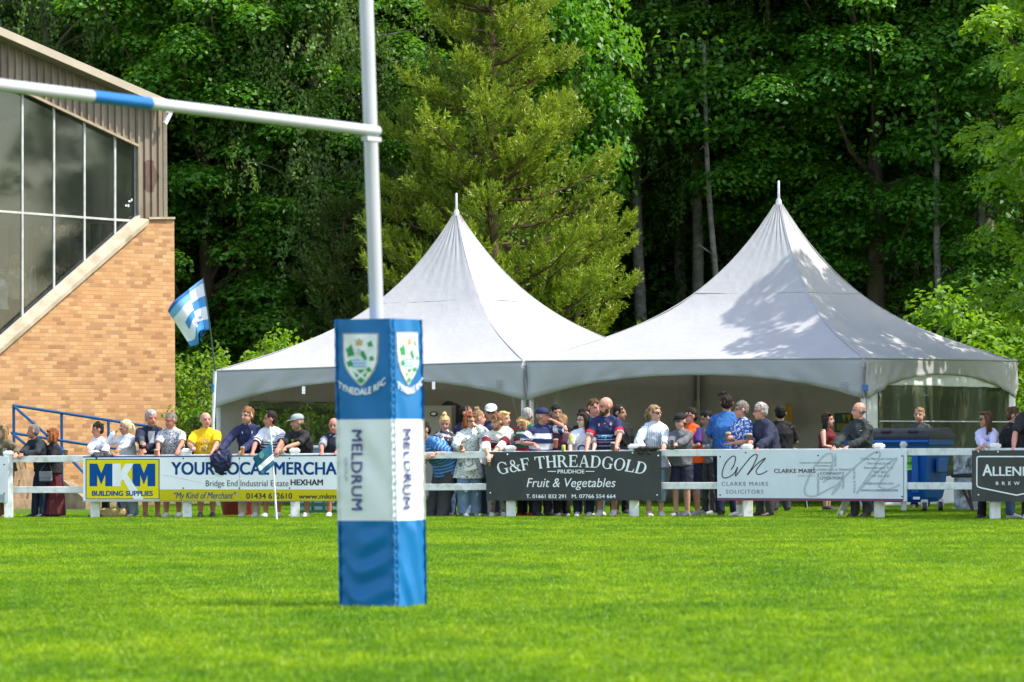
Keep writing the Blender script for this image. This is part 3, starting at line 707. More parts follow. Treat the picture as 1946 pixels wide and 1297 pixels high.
B.poly([rc(304, 930.5, 745, 951.6)], mat('band_yellow', (0.58, 0.48, 0.006), .45, .05, 2, dirt=(.4, .35, .03), dscale=2, damt=.3, spec=.15), 'yellow_band'); B.poly([rc(163, 872.5, 305.5, 949.5)], M_boardblue, 'panel_border'); B.poly([rc(164.8, 874.2, 303.8, 947.8)], M_yel, 'logo_panel', .0045)
def em(x0, x1, y0, y1, st_):            # block capital M
    w = x1-x0; mid = (x0+x1)/2
    h = y1-y0; return [[(x0, y1), (x0, y0), (x0+st_, y0), (mid, y0+h*.42), (x1-st_, y0), (x1, y0), (x1, y1), (x1-st_, y1), (x1-st_, y0+h*.50), (mid, y0+h*.93), (x0+st_, y0+h*.50), (x0+st_, y1)]]
B.poly(em(170.5, 216, 881.5, 924.5, 15), M_boardblue, 'logo_letter', .006); B.poly(em(253.5, 297.5, 881.5, 924.5, 15), M_boardblue, 'logo_letter', .006)
B.poly([rc(215, 881.5, 231, 924.5), [(230.8, 897), (240, 881.5), (256, 881.5), (243.5, 902), (275, 949), (256, 949), (235.5, 911), (231, 917)]], M_whitep, 'logo_letter', .007)
B.text('BUILDING SUPPLIES', 175.5, 293, 942.5, 932.8, M_boardblue, bold=.05, off=.008)
B.text('YOUR LOCAL MERCHANT', 328, 683, 902, 877.5, M_navyp, bold=.04)
B.text('Bridge End Industrial Estate', 394, 551, 924.5, 912.5, M_blackp); B.text('HEXHAM', 555, 616, 922.5, 911, M_blackp, bold=.045)
B.text('\u201cMy Kind of Merchant\u201d', 333, 452, 948, 935, M_navyp, shear=.25, bold=.008, off=.005)
B.text('01434 612610', 471, 558, 948, 937, M_blackp, bold=.03, off=.005); B.text('www.mkm', 570, 641, 948, 938.5, M_blackp, bold=.03, off=.005)
B.poly(strip_poly([(312, 903), (340, 908), (385, 918)], .5), mat('scratch_grey', (.35, .4, .4), .6), 'scratch', .005)
B.poly([rc(457.5, 866, 458.3, 952)], mat('scratch_grey', (.35, .4, .4)), 'panel_joint', .006)
B.screws([(x, y) for x in (351, 458, 553) for y in (871.5, 928)], M_black)

M_bdark = mat('board_charcoal', (0.035, 0.040, 0.036), .5, .1, 2, dirt=(.07, .075, .065), dscale=3, damt=.5)
B = Board('dark green grey fruit and vegetables board with arched white serif lettering', 924, 1256, (859.5, 951.5), (857.5, 951), M_bdark)
# serif capitals for the arched name: thick/thin strokes with bracket serifs, drawn on a unit cap height
def serif(ch):
    T, t, s = .19, .075, .05            # thick stem, thin stroke, serif thickness
    def stem(x, y0=0, y1=1): return [rc(x, y0, x+T, y1), [(x-.07, y0), (x+T+.07, y0), (x+T+.05, y0+s), (x+T, y0+s*2), (x, y0+s*2), (x-.05, y0+s)],
                                     [(x-.07, y1), (x-.05, y1-s), (x, y1-s*2), (x+T, y1-s*2), (x+T+.05, y1-s), (x+T+.07, y1)]]
    def bowl(cx, cy, rx, ry, a0, a1, w0=t, w1=T, n=14):
        out = []
        def pt(a, k):
            w = w0+(w1-w0)*abs(math.cos(a))**1.5; return (cx+math.cos(a)*(rx-(w if k else 0)), cy+math.sin(a)*(ry-(w0 if k else 0)))
        for i in range(n):
            a, b = a0+(a1-a0)*i/n, a0+(a1-a0)*(i+1)/n; out.append([pt(a, 0), pt(b, 0), pt(b, 1), pt(a, 1)])
        return out
    h = math.pi/2
    if ch == 'T': return [p for p in stem(.36)[:2]] + [rc(.02, 1-t, .89, 1), [(.02, 1), (.02, .72), (.06, .72), (.13, 1-t)], [(.89, 1), (.78, 1-t), (.85, .72), (.89, .72)]], .92
    if ch == 'H': return stem(.08)+stem(.68)+[rc(.2, .47, .75, .47+t)], .95
    if ch == 'R': return stem(.08)+bowl(.38, .735, .35, .265, -h, h)+[rc(.2, 1-t, .40, 1), rc(.2, .47, .40, .47+t), [(.38, .5), (.58, .5), (.90, .05), (.98, .05), (.98, 0), (.72, 0)]], .98
    if ch == 'E': return stem(.08)+[rc(.2, 1-t, .74, 1), rc(.2, .47, .58, .47+t), rc(.2, 0, .78, t), [(.74, 1), (.64, 1-t), (.71, .74), (.74, .74)], [(.78, 0), (.68, t), (.75, .28), (.78, .28)], rc(.56, .34, .60, .68)], .82
    if ch == 'F': return stem(.08)+[rc(.2, 1-t, .74, 1), rc(.2, .47, .58, .47+t), [(.74, 1), (.64, 1-t), (.71, .72), (.74, .72)], rc(.56, .34, .60, .68)], .78
    if ch == 'A': return [[(.42, 1), (.56, 1), (.92, .04), (.70, .04)], [(.42, 1), (.47, .9), (.18, .04), (.10, .04)], rc(.24, .3, .72, .3+t), rc(0, 0, .30, s), rc(.60, 0, 1.0, s)], 1.0
    if ch == 'D': return stem(.08)+bowl(.38, .5, .52, .5, -h, h)+[rc(.2, 1-t, .40, 1), rc(.2, 0, .40, t)], .95
    if ch == 'O': return bowl(.5, .5, .48, .52, 0, 4*h, n=28), 1.0
    if ch == 'G': return bowl(.5, .5, .48, .52, .62, 4*h-.72, n=24)+[rc(.70, 0.03, .89, .42), rc(.58, .40, .98, .45), [(.88, .98), (.80, .80), (.86, .66), (.90, .66)]], 1.0
    if ch == 'L': return stem(.08)+[rc(.2, 0, .78, t), [(.78, 0), (.66, t), (.74, .32), (.78, .32)]], .82
    if ch == '&': return bowl(.40, .76, .22, .25, 0, 4*h, .07, .12, 16)+bowl(.34, .27, .33, .29, h*.7, h*3.6, .08, .16, 14)+[[(.22, .62), (.38, .70), (.95, .04), (.72, .04)], [(.62, .10), (.80, .5), (.86, .5), (.70, .04)], rc(.68, .48, .98, .53), rc(.70, 0, 1.0, s)], 1.02
    return [], .36
def serif_line(word): 
    x = 0; out = []
    for ch in word:
        p, w = serif(ch); out += [[(x+a, b) for a, b in q] for q in p]; x += w+.055
    return out, x
polys, wd = serif_line('G&F THREADGOLD')
def archT(u, v):                        # arched line: u 0..1, v cap units
    px = 949+u*278; t = (u-.5)*2; base = 888+15*t*t; cap = 23-1.0*t*t; lean = 7.5*t*v
    return px+lean, base-cap*v+(.25*t*0)
B.poly([[archT(a/wd, b) for a, b in q] for q in polys], M_whitep, 'lettering')
B.text('PRUDHOE', 1061, 1112, 900, 892.5, M_whitep, bold=.03); B.poly([rc(1042, 895.5, 1058, 897)], M_whitep, 'rule'); B.poly([rc(1114.5, 895.5, 1131, 897)], M_whitep, 'rule')
B.text('Fruit & Vegetables', 1002, 1171, 926, 908, M_whitep, shear=.22, bold=.004); B.text('T. 01661 832 291', 1001, 1077, 947, 939.5, M_whitep, bold=.022); B.text('M. 07766 554 664', 1088, 1171, 947, 939.5, M_whitep, bold=.022)
B.screws([(965, 864), (1251, 866.5), (1203, 861), (1249, 941), (932, 937)], M_whitep)

M_bpale = mat('board_pale', (0.68, 0.72, 0.745), .4, .04, 1.2, dirt=(.52, .57, .58), dscale=2, damt=.5)
B = Board('long pale solicitors board with looping script initials and a maroon bottom edge', 1363, 1722.5, (855.5, 951.5), (855, 953), M_bpale)
M_mar = mat('maroon_edge', (.17, .035, .10), .4, .05); M_pur = mat('purple_ink', (.05, .02, .05), .4, .05); M_grey = mat('grey_ink', (.16, .19, .21), .4, .05); M_pgrey = mat('pale_grey_ink', (.46, .51, .535), .4, .03)
B.poly([[(1363, 946.5), (1717, 948.5), (1717, 953), (1363, 951.5)]], M_mar, 'maroon_band'); B.poly([rc(1717, 866, 1718.2, 950)], M_grey, 'board_edge')
B.poly(strip_poly(spline([(1390, 893), (1396, 884), (1399, 870), (1392, 868), (1380, 880), (1373, 898), (1375, 908), (1386, 907), (1397, 899), (1403, 888), (1399, 905), (1412, 889), (1428, 870), (1438, 864), (1441, 868), (1433, 886), (1422, 903), (1440, 883), (1457, 871), (1445, 886), (1439, 896), (1443, 902), (1452, 900), (1461, 895)]), 1.9), M_pur, 'script_logo')
B.poly(strip_poly(spline([(1567, 917), (1577, 907), (1585, 878), (1583, 863), (1570, 866), (1550, 888), (1533, 925), (1535, 941), (1552, 943), (1572, 933), (1600, 920), (1584, 940), (1600, 915), (1630, 885), (1660, 862), (1673, 860), (1670, 876), (1652, 905), (1631, 937), (1660, 905), (1704, 871), (1690, 895), (1676, 915), (1672, 925), (1690, 930), (1711, 921)]), 3.4), M_pgrey, 'ghost_script', .0035)
B.text('CLARKE MAIRS', 1372, 1462, 923.5, 915.5, M_grey, sp=1.25, off=.005); B.text('SOLICITORS', 1380.5, 1453, 938.5, 930.5, M_grey, sp=1.25, off=.005)
B.text('CLARKE MAIRS', 1474, 1553, 899, 891, M_pur, bold=.012, off=.005); B.text('INSOLVENCY', 1519.5, 1553, 906, 902, M_pgrey, off=.005)
B.text('LEASEHOLD ENFRANCHISEMENT', 1523, 1587, 881.5, 878.3, M_grey, off=.005); B.text('COMMERCIAL', 1555, 1587, 887.5, 884, M_grey, off=.005)
B.text('LANDLORD & TENANT', 1555, 1621, 895, 890.5, M_grey, off=.005); B.text('COMPANY', 1562, 1602, 903, 897, M_grey, bold=.01, off=.005); B.text('LITIGATION', 1562, 1602, 911.5, 905.5, M_grey, bold=.012, off=.005)
B.text('PROPERTY', 887, 862, 1592.5, 1588.5, M_grey, rot=90, off=.005); B.text('CONVEYANCING', 941, 899, 1560, 1555.5, M_grey, rot=90, off=.005)
B.text('TELECOMS', 930, 897, 1607, 1603, M_grey, rot=90, off=.005); B.text('WILLS & TRUSTS', 938, 890, 1628, 1624, M_grey, rot=90, off=.005)
for tx, a, b, y in (('Clarke Mairs Law Limited', 1638, 1703, 874.5), ('One Hood Street', 1650, 1694, 883), ('Newcastle upon Tyne', 1644.5, 1698, 891.5), ('NE1 6JQ', 1662, 1686, 899.5), ('0191 245 4737', 1656, 1692, 907.5), ('law@clarkemairs.com', 1644, 1699, 921)):
    B.text(tx, a, b, y, y-5, M_grey, off=.005)
B.text('WWW.CLARKEMAIRS.COM', 1639, 1707, 934.5, 930, M_pur, off=.005)
B.screws([(1369, 868.5), (1369, 941), (1419, 860.5), (1558, 866), (1668, 860.5), (1715, 867), (1715, 944)], M_black)

B = Board('black brewery board with a white shield outline at the right edge of the view', 1847, 2120, (856.5, 953), (855, 957), M_bdark, dy=-.15)
B.poly(strip_poly([(1985, 868), (1861, 868), (1857.5, 869.5), (1857, 873), (1857, 922), (1858.5, 925), (1865, 927.5), (1934, 941.5), (2003, 927.5)], 2.6), M_whitep, 'shield_outline')
B.text('A', 1868, 1887, 904.5, 882, M_whitep, bold=.03); B.text('LLEND', 1888, 1963, 904.5, 886.5, M_whitep, bold=.03); B.text('BREW', 1894, 1940, 922, 915.5, M_whitep, bold=.03, sp=2.2)
B.screws([(1860, 941), (1860, 858.5), (1898, 859)], M_whitep)
B = Board('pale grey board end with a greenish lower band at the left edge of the view', -220, 15.5, (868, 957), (868.5, 955), M_bpale)
B.poly([[(-220, 941), (9, 940), (9, 954), (-220, 956)]], mat('sage_band', (.25, .33, .31), .5), 'lower_band')
B.screws([(8, 883), (8, 938)], M_black)

# ================================================================== touch flag
tf = thing('touch_flag', 'teal and white touch flag on a leaning white pole before the yellow board', 'flag', G(527, 992))
fb = G(527, 992); FYf = fb.y; ft = P(513, 811, FYf)
kid(MB().tube([fb-Vector((0, 0, .1)), fb.lerp(ft, .5), ft], .014, 10), 'pole', M_white_wood, tf, sm=40)
M_teal = mat('teal_flag', (0.004, 0.095, 0.17), .6, .08, 8)
def cloth(poly_fn, nu, nv, amp, seed):
    mb = MB()
    for j in range(nv+1):
        for i in range(nu+1):
            p = poly_fn(i/nu, j/nv); w = amp*math.sin(6*i/nu+2.5*j/nv+seed)*(i/nu); mb.v.append((p.x, p.y+w, p.z))
    for j in range(nv):
        for i in range(nu): q = j*(nu+1)+i; mb.f.append((q, q+1, q+nu+2, q+nu+1)); mb.m.append(0)
    return mb
fq = [(516, 842), (521, 884), (498, 904), (480, 871)]
def fl(u, v, off=0): 
    a = Vector(fq[0]).lerp(Vector(fq[3]), u); b = Vector(fq[1]).lerp(Vector(fq[2]), u); c = a.lerp(b, v); return P(c.x, c.y, FYf-.02-.05*u+off)
mb = cloth(fl, 10, 12, .02, 1); mb.m = [1 if .48 <= (k//10)/12 < .72 else 0 for k in range(120)]
fo = kid(mb, 'flag_cloth', [M_teal, M_whitep], tf, sm=50, fix=False); sd_ = fo.modifiers.new('s', 'SOLIDIFY'); sd_.thickness = .004
kid(MB().tube([fb.lerp(ft, .61), fb.lerp(ft, .635)], .017, 8).tube([fb.lerp(ft, .655), fb.lerp(ft, .67)], .017, 8), 'tie', mat('navy_tape', (.01, .015, .06), .6), tf)
mb = MB(); c = [(492, 862), (498, 858), (503, 864), (499, 872), (493, 870)]; mb.face([P(x, y, FYf-.075) for x, y in c]); kid(mb, 'emblem', mat('flag_green', (.12, .3, .2), .5), tf)

# supporter's flag
sf = thing('supporter_flag', 'blue and white striped club flag flying from a thin dark pole left of the tents', 'flag', XY(404, 71))
def SP(px, py): return P(px, py, 71.0)
kid(MB().tube([SP(403, 985), SP(405, 800), SP(409, 706)], .027, 8), 'lower_pole', mat('pale_pole', (.6, .64, .62), .4), sf, sm=40)
kid(MB().tube([SP(409, 706), SP(404, 668), SP(399, 620), SP(386, 528)], [.014, .013, .011, .008], 8), 'upper_pole', mat('dark_pole', (.03, .045, .04), .4), sf, sm=40)
kid(MB().tube([SP(404.6, 745), SP(405.6, 731)], .031, 8), 'tape_band', mat('blue_tape', (.02, .18, .36), .5), sf)
top_ = [(385.5, 530), (375, 537), (350, 557), (330, 574), (318, 591)]; bot_ = [(400, 627), (385, 629), (377, 634), (376, 655), (361, 658)]
tp, bt_ = spline(top_, 4), spline(bot_, 4)
def sfl(u, v):
    k = u*(len(tp)-1); i = min(int(k), len(tp)-2); f = k-i
    a = Vector(tp[i]).lerp(Vector(tp[i+1]), f); b = Vector(bt_[i]).lerp(Vector(bt_[i+1]), f); m_ = a.lerp(b, v); bul = math.sin(math.pi*v)*u
    p = P(m_.x-1.5*bul, m_.y-2*bul, 71.0); return p+Vector((0, .10*math.sin(7*u+1.5*v)*u, 0))
mb = cloth(sfl, 24, 24, .0, 0)
M_sky = mat('flag_blue', (0.06, 0.28, 0.62), .6, .1, 6); M_fw = mat('flag_white', (.78, .80, .84), .6, .05)
M_sky2 = mat('flag_pale_blue', (0.18, 0.42, 0.68), .6, .1, 6); M_dkb = mat('flag_deep_blue', (0.02, 0.14, 0.42), .6)
def band(v, u): 
    if u < .42: return 2 if v < .10 else 1 if v < .33 else 0 if v < .55 else 1 if v < .78 else 0
    return 3 if v < .09 else 2 if v < .26 else 1 if v < .50 else (0 if u < .76 else 1) if v < .68 else 1 if v < .88 else 0
mb.m = [band((k//24+.5)/24, (k % 24+.5)/24) for k in range(576)]
so = kid(mb, 'flag_cloth', [M_sky, M_fw, M_sky2, M_dkb], sf, sm=60, fix=False); m_ = so.modifiers.new('s', 'SOLIDIFY'); m_.thickness = .004
put_text(lambda px, py, off: sfl((388-px)/70, (py-560)/70+.30)-Vector((0, .01, 0)), 'ESIU', 357, 376, 620, 609, M_navyp, sf, warp=lambda x, y: (x, y-(x-366)*.6), off=0)
put_text(lambda px, py, off: sfl((388-px)/70, (py-545)/80+.18)-Vector((0, .01, 0)), 'ATION', 350, 372, 598, 588, mat('flag_navy_print', (.02, .03, .1), .6), sf, warp=lambda x, y: (x, y-(x-361)*.6), off=0)
# ================================================================== tents
def pvc():
    m, n, out = nt('white_tent_fabric'); b = N(n, 'ShaderNodeBsdfPrincipled')
    f, _ = noise_fac(n, 1.3, 5, .35, .7); f2, _ = noise_fac(n, 22, 5, .62, .8)
    c = mixc(n, f, (.42, .42, .42), (.465, .465, .46)); c = mixc(n, f2, c, (.44, .44, .41))
    n.links.new(c, b.inputs['Base Color']); b.inputs['Roughness'].default_value = .5; b.inputs['Specular IOR Level'].default_value = .3
    _, h = noise_fac(n, 7, 4, coord='Object', stretch=(1, 1, .35)); bump(n, b, h, .34, .04)
    t = N(n, 'ShaderNodeBsdfTranslucent'); t.inputs[0].default_value = (.62, .58, .50, 1); x = N(n, 'ShaderNodeMixShader'); x.inputs[0].default_value = .13
    n.links.new(b.outputs[0], x.inputs[1]); n.links.new(t.outputs[0], x.inputs[2]); n.links.new(x.outputs[0], out.inputs[0]); return m
M_tent = pvc()
M_wallf = mat('grey_white_sidewall', (.50, .49, .46), .6, .06, 2, .3, 4, dirt=(.36, .35, .31), dscale=2)
M_plastic = glass_material('clear_plastic_window', (.55, .60, .52), (.22, .25, .17), .30, .10)
def pl_b():
    n = M_plastic.node_tree
    for x in n.nodes:
        if x.type == 'BSDF_GLOSSY':
            x.inputs['Roughness'].default_value = .12; _, h = noise_fac(n, 2.6, 3, stretch=(1, 1, .4)); bump(n, x, h, .9, .06)
pl_b()
TH = R(29.5); TA = 6.25; ex, ey = Vector((-math.cos(TH), math.sin(TH), 0)), Vector((math.sin(TH), math.cos(TH), 0))
gfun = lambda t: .45*t+.55*t**3.7
def at_(p, z): return Vector((p.x, p.y, z))
def tent(label, c0, zc, zpeak, fin_h, seed):
    """zc: eave heights of near, left, back, right corners"""
    C = [c0, c0+ex*TA, c0+ex*TA+ey*TA, c0+ey*TA]; ctr = (C[0]+C[2])/2; zm = sum(zc)/4
    root = thing('pagoda_tent', label, 'tent', (ctr.x, ctr.y, 0))
    ctr = ctr+Vector((.07, 0, 0)) if seed == 3 else ctr; apex = at_(ctr, zpeak); NT, NS = 30, 24
    def ridge(i, t): p = C[i].lerp(ctr, t); return at_(p, zc[i]+(zpeak-zc[i])*gfun(t))
    mb = MB()
    for k in range(4):
        b = len(mb.v)
        for j in range(NT+1):
            t = min(j/NT, .985); a, d = ridge(k, t), ridge((k+1) % 4, t)
            for i in range(NS+1):
                s = i/NS; p = a.lerp(d, s); sag = .05*math.sin(math.pi*s)*math.sin(math.pi*min(t*1.15, 1))
                nn = (C[k]+C[(k+1) % 4])/2-ctr; nn.normalize(); w = .016*noise.noise(Vector((p.x*.9, p.y*.9, p.z*.6+seed)))+.010*math.sin(s*46+3*noise.noise(Vector((s*4, t*3, seed))))*max(0, t-.55)*1.6
                p = p-nn*sag*.8+nn*w; p.z -= sag*.35-w; mb.v.append(tuple(p))
        for j in range(NT):
            for i in range(NS): q = b+j*(NS+1)+i; mb.f.append((q, q+1, q+NS+2, q+NS+1)); mb.m.append(0)
    cv = kid(mb, 'canopy', M_tent, root, sm=25, fix=False)
    for k in range(4):                  # welded seam round the canopy
        pts = []; nn = ((C[k]+C[(k+1) % 4])/2-ctr).normalized()
        for s in np.linspace(0, 1, 20):
            p = ridge(k, .66).lerp(ridge((k+1) % 4, .66), s); sg = .05*math.sin(math.pi*s)*math.sin(math.pi*.76); p = p-nn*sg*.8; p.z -= sg*.35-.006; pts.append(p)
        kid(MB().tube(pts, .007, 6), 'panel_seam', M_tent, root, sm=60)
    # seams along the ridges and the ring seam
    for k in range(4):
        kid(MB().tube([ridge(k, min(t, .985))+Vector((0, 0, .004)) for t in np.linspace(0, 1, 26)], .010, 6), 'ridge_seam', M_tent, root, sm=60)
    kid(MB().lathe([(.055, zpeak-.12), (.05, zpeak-.04), (.035, zpeak), (.022, zpeak+.005), (.020, zpeak+fin_h), (.012, zpeak+fin_h+.01)], 12, (ctr.x, ctr.y, 0)), 'finial', M_alu, root, sm=40)
    # valances: arched lower edge, slightly rippled
    for k in range(4):
        a, d = C[k], C[(k+1) % 4]; out_ = ((a+d)/2-ctr).normalized(); mb = MB(); n_ = 60
        for i in range(n_+1):
            u = i/n_; p = a.lerp(d, u); ze = zc[k]+(zc[(k+1) % 4]-zc[k])*u; dep = .26+.40*abs(2*u-1)**2.3
            for j in range(7):
                v = j/6; rip = (.022*math.sin(u*70+v*5*(1 if u < .5 else -1)+3*noise.noise(Vector((u*5, v, seed+k))))+.05*noise.noise(Vector((u*9, v*1.5, seed+k*3))))*v*(.25+abs(2*u-1))
                q = p+out_*(.03+rip); mb.v.append((q.x, q.y, ze+.005-dep*v))
        for i in range(n_):
            for j in range(6): q = i*7+j; mb.f.append((q, q+1, q+8, q+7)); mb.m.append(0)
        vo = kid(mb, 'valance', M_tent, root, sm=60, fix=False); m_ = vo.modifiers.new('s', 'SOLIDIFY'); m_.thickness = .006; m_.offset = -1
        hm = MB(); hm.tube([at_(a.lerp(d, u)+out_*.035, zc[k]+(zc[(k+1) % 4]-zc[k])*u+.006) for u in np.linspace(0, 1, 7)], .016, 8); kid(hm, 'eave_hem', M_tent, root, sm=60)
        kid(MB().tube([at_(a, zc[k]-.05), at_(d, zc[(k+1) % 4]-.05)], .032, 8), 'eave_beam', M_alu, root, sm=40)
    for k in range(4):
        lg = MB(); p = C[k]+(ctr-C[k]).normalized()*.05; lg.box((p.x, p.y, zc[k]/2-.02), (.062, .062, zc[k]-.04), TH); lg.box((p.x, p.y, .006), (.16, .16, .012), TH); lg.box((p.x, p.y, zc[k]-.06), (.10, .10, .16), TH)
        kid(lg, 'leg', M_alu, root, bevel=.005)
    return root, C, ctr
def wall_panel(root, a, d, u0, u1, z0, z1, name, m, inset=.06, bulge=.02, seed=0):
    n_ = 28; out_ = Vector((d-a)).cross(Vector((0, 0, 1))).normalized(); mb = MB()
    for i in range(n_+1):
        u = u0+(u1-u0)*i/n_; p = a.lerp(d, u)
        zz0, zz1 = (z0(u) if callable(z0) else z0), (z1(u) if callable(z1) else z1)
        for j in range(9):
            v = j/8; w = bulge*noise.noise(Vector((u*11, v*1.2, seed)))+.5*bulge*math.sin(u*38+seed)*(1-.5*v); q = p+out_*w
            mb.v.append((q.x, q.y, zz0+(zz1-zz0)*v))
    for i in range(n_):
        for j in range(8): q = i*9+j; mb.f.append((q, q+1, q+10, q+9)); mb.m.append(0)
    o = kid(mb, name, m, root, sm=70, fix=False); s_ = o.modifiers.new('s', 'SOLIDIFY'); s_.thickness = .005; return o
r0 = P(1643, 850, 71.8); C0 = at_(r0, 0)
tentR, CR, ctrR = tent('tall white pagoda tent on the right with leaf shadows across its canopy', C0, (2.44, 2.485, 2.485, 2.485), 5.28, .30, 3)
l0 = CR[1]+Vector((-.075, .03, 0)); tentL, CL, ctrL = tent('tall white pagoda tent on the left partly behind the goal post', l0, (2.485, 2.405, 2.45, 2.485), 5.29, .29, 8)
# left tent: side wall with a clear window, solid back wall
a, d = CL[1], CL[2]
for args in ((0.012, .17, .02, 2.28), (.86, .988, .02, 2.28)): wall_panel(tentL, a, d, *args, 'side_wall', M_wallf, seed=1)
wall_panel(tentL, a, d, .17, .86, .02, .62, 'side_wall', M_wallf, seed=2); wall_panel(tentL, a, d, .17, .86, 1.86, 2.28, 'side_wall', M_wallf, seed=3)
wall_panel(tentL, a, d, .165, .865, .60, 1.88, 'clear_window', M_plastic, seed=4)
wall_panel(tentL, CL[2], CL[3], .012, .988, .02, 2.34, 'back_wall', M_wallf, seed=5)
# right tent: left side wall, back wall, right side with an arched clear window
wall_panel(tentR, CR[1]+ey*.9, CR[2], .0, .985, .02, 2.36, 'side_wall', M_wallf, seed=6); wall_panel(tentR, CR[2], CR[3], .012, .988, .02, 2.36, 'back_wall', M_wallf, seed=7)
a, d = CR[0], CR[3]; M_edge = mat('white_wall_edge', (.68, .70, .71), .5, .04, 3, .2, 5)
arch = lambda u: 1.58+.50*(1-abs(2*u-1)**2.2)
wall_panel(tentR, a, d, .012, .085, .02, lambda u: 2.2, 'side_wall', M_edge, seed=8, bulge=.015); wall_panel(tentR, a, d, .945, .988, .02, lambda u: 2.2, 'side_wall', M_edge, seed=9, bulge=.015)
wall_panel(tentR, a, d, .083, .947, .48, 2.02, 'clear_window', M_plastic, seed=10); wall_panel(tentR, a, d, .085, .945, .02, .5, 'side_wall', M_edge, seed=11)
wall_panel(tentR, a, d, .085, .945, lambda u: 2.01, lambda u: 2.25, 'side_wall', M_edge, seed=12, bulge=.01)
kid(MB().tube([at_(a.lerp(d, u)-ex*.02, 1.42) for u in np.linspace(.09, .94, 8)], .012, 6), 'window_seam', M_edge, tentR, sm=60)
# inner valance arch at the back left corner, sponsor tags, guy cords
for px, py, Y, tn in ((577, 742, 76.6, tentL), (824, 733, 75.6, tentL)):
    p = P(px, py, Y); kid(MB().box(p, (.055, .004, .13), R(-TH)), 'cable_tag', M_white_metal, tn)
for px, py, tn, dd in ((949, 731, tentL, 75.2), (1603, 735, tentR, 72.0)):
    mb = MB()
    for k in range(5):
        q0 = P(px-8, py-7+k*3.6, dd-.22); mb.box(P(px+random.uniform(-1, 1), py-7+k*3.4, dd-.13), (.14-.02*(k % 2), .003, .012), TH*-1)
    kid(mb, 'care_label', mat('grey_label_print', (.3, .31, .32), .5), tn)
p = P(1644, 737, 71.7); kid(MB().box(p, (.065, .09, .10), TH), 'blue_ratchet', mat('ratchet_blue', (.03, .15, .38), .4), tentR, bevel=.004)
for (x0, y0, x1, y1, Y, tn) in ((974, 757, 984, 794, 75, tentL), (1026, 757, 1017, 782, 75.2, tentR)):
    kid(MB().tube([P(x0, y0, Y), P(x1, y1, Y+.3)], .006, 6), 'guy_cord', mat('cord', (.5, .5, .42), .7), tn)

# ------------------------------------------------------------------ things in and round the tents
fr = thing('fridge', 'beige upright fridge at the back of the left tent', 'fridge', XY(831, 79.0)); fp = XY(831, 79.0)
kid(MB().box((fp.x, fp.y, .95), (.62, .6, 1.66), R(-8)), 'cabinet', mat('fridge_beige', (.42, .40, .36), .4, .04), fr, bevel=.02)
kid(MB().box((fp.x-.02, fp.y-.33, .95), (.58, .04, 1.58), R(-8)), 'door', mat('fridge_door', (.40, .38, .34), .4, .04), fr, bevel=.012)
kid(MB().ell(P(824, 787, 78.6), (.07, .012, .045)), 'badge', M_black, fr, sm=60); kid(MB().ell(P(824, 787, 78.585), (.045, .012, .026)), 'badge_centre', M_whitep, fr, sm=60)
cvx = thing('black_cover', 'black fabric cover draped over equipment beside the fridge', 'cover', XY(862, 79.3)); p = XY(866, 79.3)
mb = MB(); mb.ell((p.x, p.y, 1.0), (.28, .25, .85)); mb.ell((p.x-.12, p.y-.05, 1.72), (.16, .15, .16)); mb.box((p.x, p.y, .5), (.5, .4, 1.0)); me = voxel(mb, 'cover', .03, 3); o = link_mesh('fabric', me, M_black); o.parent = cvx; o.matrix_parent_inverse = Matrix.Translation(-cvx.location)
def poster(label, x0, y0, x1, y1, Y, m, name='poster'):
    a, b = P(x0, y1, Y), P(x1, y0, Y-.25); t = thing(name, label, 'poster', a)
    mb = MB(); mb.prism([a, (b.x, b.y, a.z), b, (a.x, a.y, b.z)], Vector((0, .015, 0))); kid(mb, 'sheet', m, t); return t, a, b
poster('yellow and cream poster on the back wall behind the seated man', 1466, 769, 1504, 813, 79.0, mat('cream_poster', (.55, .48, .36), .5))
t, a, b = poster('mustard yellow panel right beside the cream poster on the back wall', 1493, 767, 1505, 806, 78.7, mat('mustard_poster', (.62, .36, .03), .5))
t, a, b = poster('green and yellow bunting poster hung at the back of the right tent', 1586, 785, 1628, 822, 78.2, mat('bunting_poster', (.05, .07, .06), .5))
mb = MB(); mc = []
for i, c in enumerate(((.05, .14, .22), (.25, .34, .04), (.4, .3, .03))):
    pass
for i in range(4):
    x = 1590+i*9.5; mb.face([P(x, 788, 77.7), P(x+9, 788, 77.7), P(x+4.5, 803, 77.7)], i % 3); mb.face([P(x, 805, 77.7), P(x+9, 805, 77.7), P(x+9, 818, 77.7), P(x, 818, 77.7)], (i+1) % 3)
kid(mb, 'bunting', [mat('b1', (.04, .12, .2)), mat('b2', (.22, .3, .05)), mat('b3', (.4, .28, .03))], t)
ch = thing('folding_chair', 'grey fabric folding chair occupied by the man in black', 'chair', XY(1500, 70.5)); cp = XY(1502, 70.4)
mb = MB()
for i in range(9):
    for j in range(7):
        u, v = i/8-.5, j/6; mb.v.append((cp.x+u*.5, cp.y-.08*math.cos(u*2.6)-.18*v, .42+.55*v+(.03*math.cos(u*6))*(v > .9)))
for i in range(8):
    for j in range(6): q = i*7+j; mb.f.append((q, q+1, q+8, q+7)); mb.m.append(0)
gcl = mat('grey_canvas', (.22, .225, .24), .8, .1, 20); bo = kid(mb, 'backrest', gcl, ch, sm=60, fix=False); s_ = bo.modifiers.new('s', 'SOLIDIFY'); s_.thickness = .012
kid(MB().box((cp.x, cp.y+.18, .42), (.5, .44, .03)), 'seat', gcl, ch, bevel=.01)
for sx in (-1, 1):
    for sy in (-1, 1): kid(MB().tube([(cp.x+sx*.26, cp.y+.18+sy*.24, 0), (cp.x+sx*.24, cp.y+.18-sy*.15, .46)], .012, 8), 'leg', M_black, ch, sm=40)
